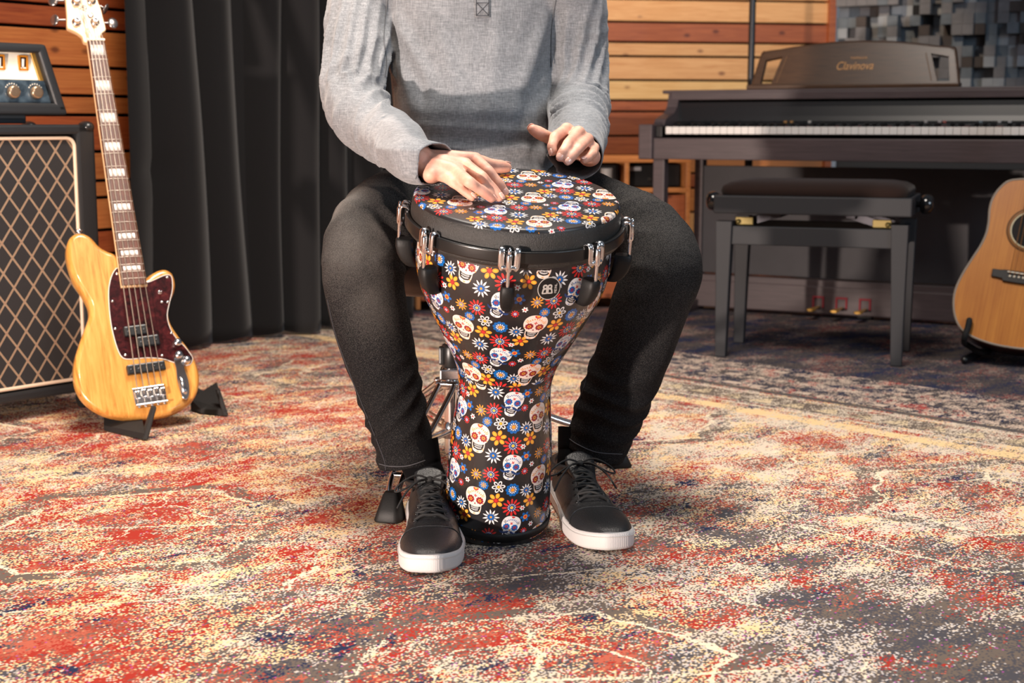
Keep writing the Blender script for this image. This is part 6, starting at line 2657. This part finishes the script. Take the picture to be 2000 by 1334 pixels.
def shirt_wrinkle(p, n):
    w = 0.0
    nz = mnoise.noise(p * 9.0)
    irr = max(0.0, 0.55 + 1.5 * mnoise.noise(p * 13.0 + Vector((3, 1, 7))))
    ta = path_param(AP, p)
    tb = path_param(BP, p)
    if ta[1] < 0.085 and p.x < P(775, 100, 2.6).x + 0.2 * max(0, 0.55 - p.z):
        t = ta[0]
        r_ = (p - ta[2]).normalized()
        inner = max(0.0, r_.x * 0.8 + r_.z * 0.3)             # crook of the elbow
        amp = 0.0070 * math.exp(-((t - 0.45) / 0.15) ** 2) * (0.40 + 0.8 * inner) + 0.0022 * math.exp(-((t - 0.75) / 0.2) ** 2) + 0.0012
        ph = t * 30 + nz * 2.6 + 1.3 * math.atan2(r_.y, r_.x)
        w += amp * irr * ridge(ph / 2.6)
        # long drag folds from the shoulder
        w += 0.0050 * math.exp(-((t - 0.22) / 0.14) ** 2) * ridge(2.2 * math.atan2(r_.y, r_.x) + t * 3 + nz * 0.7)
        w += 0.0022 * math.exp(-((t - 0.94) / 0.012) ** 2) * 0.5
    elif tb[1] < 0.08 and p.x > P(1078, 100, 2.6).x:
        t = tb[0]
        r_ = (p - tb[2]).normalized()
        amp = 0.0075 * math.exp(-((t - 0.60) / 0.16) ** 2) + 0.0013
        ph = t * 40 + nz * 2.6 + 0.9 * math.atan2(r_.z, r_.x)
        w += amp * irr * ridge(ph / 2.6)
        w += 0.0050 * math.exp(-((t - 0.25) / 0.16) ** 2) * ridge(1.8 * math.atan2(r_.y, r_.x) + t * 4 + nz * 0.8 + 0.4)
    else:
        # drapes on the chest: soft folds falling from the armpits, loose rolls at the waist
        c = P(921, 150, 2.53)
        x, z = p.x - c.x, p.z
        if p.y < T_Y + 0.03:
            w += 0.0022 * mnoise.noise(Vector((p.x * 14, p.y * 8, p.z * 5)))
            for (ax, az, bx, bz, amp, wd) in ((-0.145, 0.86, -0.075, 0.72, 0.0055, 0.010), (-0.135, 0.80, -0.10, 0.66, 0.006, 0.012), (0.140, 0.86, 0.085, 0.70, 0.005, 0.011), (0.150, 0.74, 0.10, 0.61, 0.0085, 0.013), (0.142, 0.70, 0.125, 0.58, 0.0075, 0.010), (-0.06, 0.84, -0.02, 0.68, 0.0030, 0.013), (0.05, 0.86, 0.03, 0.66, 0.0028, 0.013)):
                a, b = Vector((ax, az)), Vector((bx, bz))
                q = Vector((x, z))
                d_ = b - a
                t = max(0, min(1, (q - a).dot(d_) / d_.length_squared))
                ds = (q - a - d_ * t).length
                w += amp * math.sin(PI * min(1, t * 0.9 + 0.08)) * (math.exp(-(ds / wd) ** 2) - 0.5 * math.exp(-((ds - 2.0 * wd) / wd) ** 2))
            w += 0.0030 * math.exp(-((z - 0.60) / 0.05) ** 2) * ridge(z * 22 + mnoise.noise(Vector((x * 7, 0, z * 7))) * 0.9 + abs(x) * 1.5)
    return w + 0.0008 * mnoise.noise(p * 30)


hem_c = P(935, 374, T_Y)
shirt, shirt_t = cloth('shirt', sm, 0.0042, [(A_CU, a_dir, 0.075), (B_CU, b_dir, 0.085), (Vector((hem_c.x, T_Y, hem_c.z)), Vector((0, 0, -1)), 0.4), (P(922, -124, 2.66), Vector((0, 0.12, 1)).normalized(), 0.14)], shirt_wrinkle, SHIRT)
STITCH = M('shirt_stitch', '#5b5d61', 0.9)
# cuffs: a turned band with a stitched line
for c0, dr, rr, up in ((A_CU, a_dir, 0.0345, None), (B_CU, b_dir, 0.0435, None)):
    pass
seam(shirt_t, [(838, 352), (822, 345), (826, 325), (846, 300), (862, 288)] if False else [(812, 349), (820, 332), (838, 306), (858, 287)], 0.0008, STITCH, shirt, 'cuff_seam')
seam(shirt_t, [(757, 0), (752, 40), (750, 80), (755, 120), (752, 150)], 0.0010, STITCH, shirt, 'armhole_seam')
seam(shirt_t, [(1086, 0), (1078, 45), (1076, 90), (1077, 130)], 0.0010, STITCH, shirt, 'armhole_seam')
# placket tab
g = []
for j in range(9):
    row = []
    for i in range(5):
        q = cast(shirt_t, 927.5 + 30 * i / 4, -88 + 122 * j / 8, 0.0022)
        row.append(q)
    g.append(row)
mb = MB()
vs = [p for row in g for p in row]
fs = [[j * 5 + i, j * 5 + i + 1, (j + 1) * 5 + i + 1, (j + 1) * 5 + i] for j in range(8) for i in range(4)]
mb.add(vs, fs)
pk = mb.build('placket', SHIRT, shirt, world=True)
md = pk.modifiers.new('t', 'SOLIDIFY')
md.thickness = 0.002
for pts in ([(930, -86), (930, -20), (930, 31), (955, 31), (955, -20), (955, -86)], [(931, 6), (954, 30)], [(954, 6), (931, 30)], [(930, 6), (955, 6)]):
    mb = MB()
    q = []
    for i in range(len(pts) - 1):
        for k_ in range(6):
            t = k_ / 5
            p = cast(shirt_t, pts[i][0] + (pts[i + 1][0] - pts[i][0]) * t, pts[i][1] + (pts[i + 1][1] - pts[i][1]) * t, 0.0026)
            q.append(p)
    mb.tube(q, 0.0007, 6)
    mb.build('stitching', M('placket_stitch', '#3f4146', 0.9), pk, world=True)

# jeans
JN = NT('jeans_denim')
co = JN.coord('Object')
att = JN.t.nodes.new('ShaderNodeAttribute')
att.attribute_name = 'wear'
tw = JN.noise(JN.mapping(co, rot=(0.6, 0.2, 0.7), scale=(1, 0.25, 1)), 700, 2, 0.7)
tw2 = JN.noise(co, 1100, 1)
big = JN.noise(co, 22, 4, 0.6)
wear = JN.math('ADD', JN.math('MULTIPLY', att.outputs['Fac'], JN.math('ADD', 0.55, JN.math('MULTIPLY', big, 0.9))), JN.math('MULTIPLY', JN.math('SUBTRACT', tw, 0.5), 0.55), clamp=True)
fl_ = JN.math('GREATER_THAN', tw2, 0.70)
cj = JN.mix(wear, lin('#0e0e10'), lin('#8a8580'))
cj = JN.mix(JN.math('MULTIPLY', fl_, 0.25), cj, lin('#77777b'))
JN.set(color=cj, rough=0.9, spec=0.15)
JN.bump(JN.math('ADD', tw, JN.math('MULTIPLY', JN.noise(co, 60, 3), 0.8)), 0.35, 0.0012)
jm = MB()


def leg(path):
    q = crom([(p.x, p.y, p.z, r_) for p, r_ in path], 8)
    jm.tube([Vector(p[:3]) for p in q], [p[3] for p in q], 28)


HEM_A0, HEM_A1 = P(796, 908, 2.300), None
leg(JA)
leg(JB)
hipc = P(937, 430, 2.72)
jm.ell(hipc, (0.165, 0.12, 0.10))
waist = P(937, 360, 2.69)
jm.loft([[Vector((c.x + w_ * math.cos(2 * PI * q / 32), c.y + d_ * math.sin(2 * PI * q / 32), c.z)) for q in range(32)] for c, w_, d_ in ((hipc + Vector((0, 0, -0.03)), 0.145, 0.11), (hipc + Vector((0, 0, 0.04)), 0.142, 0.113), (waist + Vector((0, 0, 0.02)), 0.138, 0.112))])
JPA = [p for p, r_ in JA]
JPB = [p for p, r_ in JB]
hemA = (P(793, 909, 2.300), (P(803, 935, 2.298) - P(780, 840, 2.305)).normalized())
hemB = (P(1158, 879, 2.406), (P(1150, 905, 2.408) - P(1174, 845, 2.400)).normalized())
hemA = (hemA[0], (hemA[1] + Vector((-0.10, 0.0, 0))).normalized())
hemB = (hemB[0], (hemB[1] + Vector((0.02, 0, 0))).normalized())


def jeans_wrinkle(p, n):
    ta, tb = path_param(JPA, p), path_param(JPB, p)
    A_ = ta[1] < tb[1]
    t, ds, q, d_ = ta if A_ else tb
    r_ = (p - q).normalized() if (p - q).length > 1e-6 else n
    nz = mnoise.noise(p * 8)
    back = max(0.0, r_.y)
    inner = max(0.0, r_.x if A_ else -r_.x)
    w = 0.0
    # sharp creases behind the bent knee and round the crotch
    w += (0.0015 + 0.0065 * max(back, inner)) * math.exp(-((t - 0.46) / 0.10) ** 2) * ridge(t * 15 + 0.7 * math.atan2(r_.z, r_.x) + nz * 0.8)
    w += 0.0050 * math.exp(-((t - 0.24) / 0.10) ** 2) * ridge(t * 17 + nz * 1.2 + (0.8 * r_.z)) * (0.3 + inner)
    # stacks above the hem, shallow drag lines on the shin
    w += 0.0032 * math.exp(-((t - 0.86) / 0.09) ** 2) * ridge(t * 20 + 0.5 * math.atan2(r_.y, r_.x) + nz * 0.9)
    w += 0.0022 * mnoise.noise(Vector((p.x * 16, p.y * 16, p.z * 7)))
    # hem band
    o, nn = hemA if A_ else hemB
    hd = -(p - o).dot(nn)
    if 0 < hd < 0.02:
        w += 0.0016
    return w + 0.0008 * mnoise.noise(p * 28)


jeans, jeans_t = cloth('jeans', jm, 0.0045, [(hemA[0], hemA[1], 0.10), (hemB[0], hemB[1], 0.10)], jeans_wrinkle, JN.m, 0.0022)
at = jeans.data.attributes.new('wear', 'FLOAT', 'POINT')
wv = []
kA, kB = P(700, 480, 2.30), P(1300, 470, 2.33)
tA, tB = P(735, 440, 2.42), P(1250, 440, 2.44)
for v in jeans.data.vertices:
    p = v.co + ORG
    f = 0.0
    for c, s_, a_ in ((kA, 0.075, 0.26), (P(690, 425, 2.40), 0.058, 0.66), (kB, 0.085, 0.10), (tB, 0.080, 0.15), (P(745, 585, 2.25), 0.060, 0.20), (P(1290, 600, 2.28), 0.09, 0.08)):
        f = max(f, a_ * math.exp(-((p - c).length / s_) ** 2 * 0.9))
    wv.append(f)
at.data.foreach_set('value', wv)
JST = M('jeans_stitch', '#2c2c30', 0.9)
seam(jeans_t, [(640, 585), (655, 650), (680, 720), (712, 800), (748, 890), (754, 918)], 0.0011, JST, jeans, 'side_seam')
seam(jeans_t, [(741, 906), (765, 911), (800, 909), (846, 893)], 0.0008, M('hem_stitch', '#4a4a4e', 0.9), jeans, 'hem_stitch')
seam(jeans_t, [(1104, 849), (1125, 866), (1165, 883), (1215, 887)], 0.0008, M('hem_stitch', ''), jeans, 'hem_stitch')
seam(jeans_t, [(1150, 725), (1130, 790), (1112, 830)], 0.0011, JST, jeans, 'side_seam')

# ---- shoes and socks
SOCK = M('sock_black', '#08080a', 0.95, bump=0.4, bscale=800, spec=0.1)
UPR = M('shoe_leather', '#1f2022', 0.38, bump=0.8, bscale=380, bdist=0.0012)
UPR2 = M('shoe_leather_toe', '#232426', 0.36, bump=0.6, bscale=420, bdist=0.0010)
k = NT('shoe_sole')
co = k.coord('Object')
wv_ = k.t.nodes.new('ShaderNodeTexWave')
k.l(k.mapping(co, rot=(0, 0, R(35))), wv_.inputs['Vector'])
wv_.inputs['Scale'].default_value = 160
k.set(color=lin('#c2bfbd'), rough=0.55)
k.bump(wv_.outputs['Fac'], 0.25, 0.0008)
SOLE = k.m
LACE = M('lace_black', '#0d0d0e', 0.7, bump=0.4, bscale=1200)


def shoe(heel, toe, ankle, side, lab):
    """side = +1 when the big toe lies towards +x"""
    d_ = Vector((toe.x - heel.x, toe.y - heel.y, 0))
    Ls = d_.length
    ang = math.atan2(d_.y, d_.x) - PI / 2
    t = bpy.data.objects.new('shoe', None)
    COL.objects.link(t)
    t.empty_display_size = 0.05
    t.location = Vector((heel.x, heel.y, 0)) - ORG
    t.rotation_euler = (0, 0, ang)
    t.parent = person
    t['label'] = lab
    k_ = Ls / 0.30

    def outline(grow=0.0, n=5):
        # (y, left x, right x) with the big toe at +x
        st = [(0.0, 0.0, 0.0), (0.006, -0.022, 0.022), (0.025, -0.034, 0.034), (0.07, -0.037, 0.036), (0.12, -0.040, 0.034), (0.165, -0.047, 0.038), (0.205, -0.051, 0.046), (0.245, -0.047, 0.048), (0.272, -0.036, 0.043), (0.290, -0.019, 0.030), (0.2985, -0.002, 0.012)]
        lft = [(a * side, y) for y, a, b in st]
        rgt = [(b * side, y) for y, a, b in st[1:-1]][::-1]
        ol = crom(lft + rgt, n, True)
        return inset([(x_ * k_ * 0.80, y * k_) for x_, y in ol], -grow)

    # sole with a raised foxing edge
    ol = outline(0.0025)
    mb = MB()
    rings = []
    for z_, g_ in ((0.0006, -0.004), (0.003, -0.001), (0.006, 0.0), (0.022, 0.0), (0.026, -0.0005), (0.0275, -0.003)):
        r2 = inset(ol, -g_)
        rings.append([Vector((p[0], p[1], z_ + (0.006 * max(0, (p[1] / k_ - 0.235) / 0.06) ** 2 if True else 0) + (0.004 * max(0, 1 - p[1] / 0.12) if z_ > 0.02 else 0))) for p in r2])
    mb.loft(rings)
    mb.build('sole', SOLE, t)
    mb = MB()
    r2 = inset(ol, -0.0007)
    pts = [Vector((p[0], p[1], 0.0215 + 0.006 * max(0, (p[1] / k_ - 0.235) / 0.06) ** 2 + 0.004 * max(0, 1 - p[1] / 0.12))) for p in r2]
    mb.tube(pts + pts[:1], 0.0008, 6, caps=False)
    mb.build('sole_line', M('sole_groove', '#b9b6b3', 0.6), t)
    # upper: arches from heel to toe
    st = [(0.004, 0.020, 0.022, 0.074, 0), (0.012, 0.027, 0.029, 0.086, 0), (0.03, 0.033, 0.034, 0.090, 0), (0.06, 0.036, 0.035, 0.088, 0), (0.085, 0.0385, 0.034, 0.092, 0), (0.105, 0.040, 0.0335, 0.095, 0), (0.130, 0.042, 0.034, 0.089, 0), (0.160, 0.0455, 0.0365, 0.076, 0.0), (0.190, 0.0485, 0.042, 0.064, 0.0), (0.215, 0.0495, 0.046, 0.056, 0.002), (0.240, 0.0475, 0.0475, 0.052, 0.003), (0.262, 0.041, 0.0445, 0.0485, 0.003), (0.280, 0.0285, 0.036, 0.043, 0.003), (0.290, 0.017, 0.026, 0.037, 0.002), (0.2945, 0.008, 0.014, 0.030, 0.001)]
    st = crom([(y, l_ * 0.80, r_ * 0.80, 0.026 + (h_ - 0.026) * 0.76, o_) for y, l_, r_, h_, o_ in st], 3)
    rings = []
    top = {}
    for y, l_, r_, h_, off in st:
        ring = []
        zb = 0.020 + 0.006 * max(0, (y - 0.235) / 0.06) ** 2
        for q in range(21):
            a = PI * q / 20
            ca, sa = math.cos(a), math.sin(a)
            ex = 0.62 if y > 0.2 else 0.72
            x_ = (-l_ if ca > 0 else r_) * abs(ca) ** ex * side
            narrow = 1 - 0.30 * max(0.0, min(1, (0.19 - y) / 0.06)) * sa ** 2 * (1 if y < 0.19 else 0)
            zz_ = zb + (h_ - zb) * sa ** 0.75
            ring.append(Vector((x_ * narrow * k_, y * k_, zz_)))
        rings.append(ring)
        top[y] = (rings[-1][10].x, h_)
    mb = MB()
    mb.loft(rings, closed=False, caps=False)
    mb.add(rings[0], [list(range(21))], 0, True)
    mb.add(rings[-1], [list(range(21))], 0, True)
    up = mb.build('upper', UPR, t)

    def surf(y, s):
        """a place on the upper: y along, s from -1 (little toe side) to 1 (big toe side)"""
        ys = [e[0] for e in st]
        i = 0
        while i < len(ys) - 2 and ys[i + 1] < y:
            i += 1
        f = max(0, min(1, (y - ys[i]) / (ys[i + 1] - ys[i])))
        q = (s + 1) / 2 * 20
        j = min(19, int(q))
        g = q - j
        a = rings[i][j].lerp(rings[i][j + 1], g)
        b = rings[i + 1][j].lerp(rings[i + 1][j + 1], g)
        p = a.lerp(b, f)
        n = (rings[i][min(20, j + 1)] - rings[i][j]).cross(rings[i + 1][j] - rings[i][j])
        n = n.normalized() if n.length > 0 else Vector((0, 0, 1))
        if n.z < 0 and abs(s) < 0.8 or (abs(s) >= 0.8 and n.x * (p.x) < 0):
            n = -n
        return p, n

    # toe cap, quarter panels and eyestays laid over the upper
    def patch(y0f, y1f, s0, s1, lift, name, mat, ny=10, ns=10):
        vs, fs = [], []
        for j in range(ns + 1):
            s = s0 + (s1 - s0) * j / ns
            for i in range(ny + 1):
                ya, yb = y0f(s), y1f(s)
                p, n = surf(ya + (yb - ya) * i / ny, s)
                e = min(i, ny - i, 1) * min(j, ns - j, 1)
                vs.append(p + n * (lift if e else lift * 0.2))
        for j in range(ns):
            for i in range(ny):
                a = j * (ny + 1) + i
                fs.append([a, a + 1, a + ny + 2, a + ny + 1])
        mb = MB()
        mb.add(vs, fs)
        return mb.build(name, mat, t)

    patch(lambda s: 0.232 - 0.016 * (1 - s * s), lambda s: 0.2935, -0.97, 0.97, 0.0011, 'toe_cap', UPR2, 16, 24)
    mb = MB()
    pts = []
    for q in range(25):
        s_ = -0.95 + 1.9 * q / 24
        p, n = surf(0.232 - 0.016 * (1 - s_ * s_), s_)
        pts.append(p + n * 0.0008)
    mb.tube(pts, 0.0011, 6)
    mb.build('toe_seam', UPR, t)
    for sg in (-1, 1):
        patch(lambda s: 0.070 + 0.02 * (abs(s) - 0.3), lambda s: 0.212 - 0.055 * (abs(s) - 0.24) / 0.7, sg * 0.22, sg * 0.93, 0.0016, 'quarter_panel', UPR, 16, 14)
        mb = MB()
        pts = []
        for i in range(14):
            s = sg * (0.22 + 0.09 * math.sin(i / 13 * PI * 0.5))
            p, n = surf(0.088 + (0.196 - 0.088) * i / 13, sg * 0.24)
            pts.append(p + n * 0.0022)
        mb.tube(pts, 0.0009, 6)
        mb.build('edge_stitch', M('shoe_stitch', '#3c3d40', 0.6), t)
    # padded collar
    mb = MB()
    pts = []
    for i in range(24):
        a = 2 * PI * i / 24
        yy = 0.056 + 0.050 * math.cos(a)
        xx = 0.0275 * math.sin(a)
        pts.append(Vector((xx * k_, yy * k_, 0.070 + 0.007 * max(0, math.cos(a)) + 0.005 * max(0, -math.cos(a)))))
    mb.tube(pts + pts[:1], 0.0068, 10, caps=False)
    mb.build('collar', UPR, t)
    # tongue
    mb = MB()
    rings2 = []
    for y, w_, z_ in ((0.190, 0.011, 0.0560), (0.160, 0.013, 0.0665), (0.130, 0.016, 0.0765), (0.110, 0.0190, 0.085), (0.098, 0.0205, 0.095), (0.092, 0.019, 0.1015), (0.089, 0.014, 0.1045)):
        rings2.append([Vector((w_ * s_ * k_ + top[min(top, key=lambda e: abs(e - y))][0] * 0.3, y * k_ + (0.004 * s_ * s_), z_ - 0.004 * s_ * s_)) for s_ in [-1 + 2 * q / 8 for q in range(9)]])
    mb.loft(rings2, closed=False, caps=False)
    tg = mb.build('tongue', UPR2, t)
    md = tg.modifiers.new('t', 'SOLIDIFY')
    md.thickness = 0.006
    # eyelets and crossed laces
    rows = [0.196, 0.178, 0.160, 0.142, 0.124, 0.106]
    eye = {}
    for sg in (-1, 1):
        for i, y in enumerate(rows):
            p, n = surf(y, sg * 0.30)
            eye[(sg, i)] = p + n * 0.0026
            mb = MB()
            m4 = n.to_track_quat('Z', 'Y').to_matrix().to_4x4()
            m4.translation = p + n * 0.0012
            mb.lathe([(0.0016, 0.0012), (0.0034, 0.0014), (0.0036, 0.0)], 14, xf=m4, caps=False)
            mb.build('eyelet', M('eyelet_black', '#0a0a0b', 0.35), t)
    mb = MB()
    for i in range(len(rows)):
        a, b = eye[(-1, i)], eye[(1, i)]
        m_ = (a + b) / 2 + Vector((0, 0.001, 0.007))
        mb.tube([Vector(p) for p in crom([tuple(a - Vector((0, 0, 0.001))), tuple(a.lerp(m_, 0.5) + Vector((0, 0, 0.0035))), tuple(m_), tuple(b.lerp(m_, 0.5) + Vector((0, 0, 0.0035))), tuple(b - Vector((0, 0, 0.001)))], 4)], 0, 8, flat=[(0.0026, 0.0015)] * 17, up=(0, 0, 1))
        if i < len(rows) - 1:
            for sg in (-1, 1):
                a2, b2 = eye[(sg, i)], eye[(-sg, i + 1)]
                m2 = (a2 + b2) / 2 + Vector((0, 0, 0.0075 + 0.001 * sg))
                mb.tube([Vector(p) for p in crom([tuple(a2), tuple(m2), tuple(b2)], 6)], 0, 8, flat=[(0.0024, 0.0014)] * 13, up=(0, 0, 1))
    kn = (eye[(-1, 5)] + eye[(1, 5)]) / 2 + Vector((0, 0.004, 0.014))
    mb.ell(kn, (0.007, 0.006, 0.005))
    for sg in (-1, 1):
        lp = [kn, kn + Vector((sg * 0.022, 0.004, 0.008)), kn + Vector((sg * 0.046, 0.012, -0.002)), kn + Vector((sg * 0.056, 0.018, -0.014)), kn + Vector((sg * 0.044, 0.020, -0.012)), kn + Vector((sg * 0.020, 0.010, -0.001)), kn]
        q = crom([tuple(p) for p in lp], 5)
        mb.tube([Vector(p) for p in q], 0.0016, 8)
        en = [kn, kn + Vector((sg * 0.018, 0.016, 0.002)), kn + Vector((sg * 0.038, 0.034, -0.012)), kn + Vector((sg * 0.052, 0.044, -0.034))]
        q = crom([tuple(p) for p in en], 5)
        mb.tube([Vector(p) for p in q], 0.0016, 8, roundcap=True)
    mb.build('laces', LACE, t)
    # sock
    wm = world_matrix(t)
    mb = MB()
    al = wm.inverted() @ ankle
    q = crom([(0.0, 0.060 * k_, 0.030, 0.028), (0.0, 0.058 * k_, 0.072, 0.0285), (al.x * 0.5, 0.5 * al.y + 0.029 * k_, (0.075 + al.z) / 2 + 0.005, 0.033), (al.x, al.y, al.z + 0.03, 0.038)], 6)
    mb.tube([Vector(p[:3]) for p in q], [p[3] for p in q], 24)
    so = mb.build('sock', SOCK, t)
    return t


A_TOE, A_HEEL = PZ(843, 1131), Vector((-0.142, 2.352, 0))
sA = shoe(A_HEEL, Vector((A_TOE.x, A_TOE.y + 0.004, 0)), P(812, 900, 2.300), 1, 'black leather sneaker with white sole beside the drum base, nearest the viewer')
B_TOE = PZ(1194, 1086)
sB = shoe(Vector((0.095, 2.462, 0)), Vector((B_TOE.x, B_TOE.y + 0.004, 0)), P(1132, 872, 2.415), -1, 'black leather sneaker with white sole set further back, turned outward')
# ================================================================== light
def area(name, loc, target, size, power, col, shape='DISK', size_y=None, spread=180):
    d = bpy.data.lights.new(name, 'AREA')
    d.shape = shape
    d.size = size
    if size_y:
        d.size_y = size_y
    d.energy = power
    d.color = col
    d.spread = R(spread)
    o = bpy.data.objects.new(name, d)
    COL.objects.link(o)
    o.location = loc
    v = Vector(target) - Vector(loc)
    o.rotation_euler = v.to_track_quat('-Z', 'Y').to_euler()
    return o


def spot(name, loc, target, power, col, ang=60, blend=0.4, radius=0.05):
    d = bpy.data.lights.new(name, 'SPOT')
    d.energy = power
    d.color = col
    d.spot_size = R(ang)
    d.spot_blend = blend
    d.shadow_soft_size = radius
    o = bpy.data.objects.new(name, d)
    COL.objects.link(o)
    o.location = loc
    v = Vector(target) - Vector(loc)
    o.rotation_euler = v.to_track_quat('-Z', 'Y').to_euler()
    return o


w = bpy.data.worlds.new('world')
SC.world = w
w.use_nodes = True
w.node_tree.nodes['Background'].inputs[0].default_value = (0.82, 0.88, 1.0, 1)
w.node_tree.nodes['Background'].inputs[1].default_value = 0.17
# warm lamp low on the left of the camera
spot('key_lamp', (-1.75, 0.0, 0.24), (0.0, 3.4, 0.62), 640, (1.0, 0.83, 0.73), 80, 0.35, 0.05)
# ceiling lamps over the rug
area('ceiling_panel', (-0.1, 2.4, 2.9), (-0.1, 2.5, 0), 1.0, 58, (1.0, 0.90, 0.80), 'SQUARE', spread=120)
# warm stage lamp towards the bass corner
spot('stage_lamp', (-0.25, 0.5, 2.5), (-1.45, 3.7, 0.55), 110, (1.0, 0.74, 0.52), 50, 0.5, 0.08)
# cool fill light from the right, source unseen
area('cool_fill', (3.4, -0.6, 2.2), (0.2, 2.4, 0.5), 1.5, 75, (0.70, 0.85, 1.0), 'SQUARE')
# warm wall washer over the piano
spot('wall_washer', (0.70, 5.0, 2.3), (0.85, 5.85, 0.95), 75, (1.0, 0.78, 0.56), 70, 0.25, 0.03)
SC.view_settings.view_transform = 'Standard'
SC.view_settings.look = 'None'
SC.view_settings.gamma = 1
SC.view_settings.exposure = 0.0
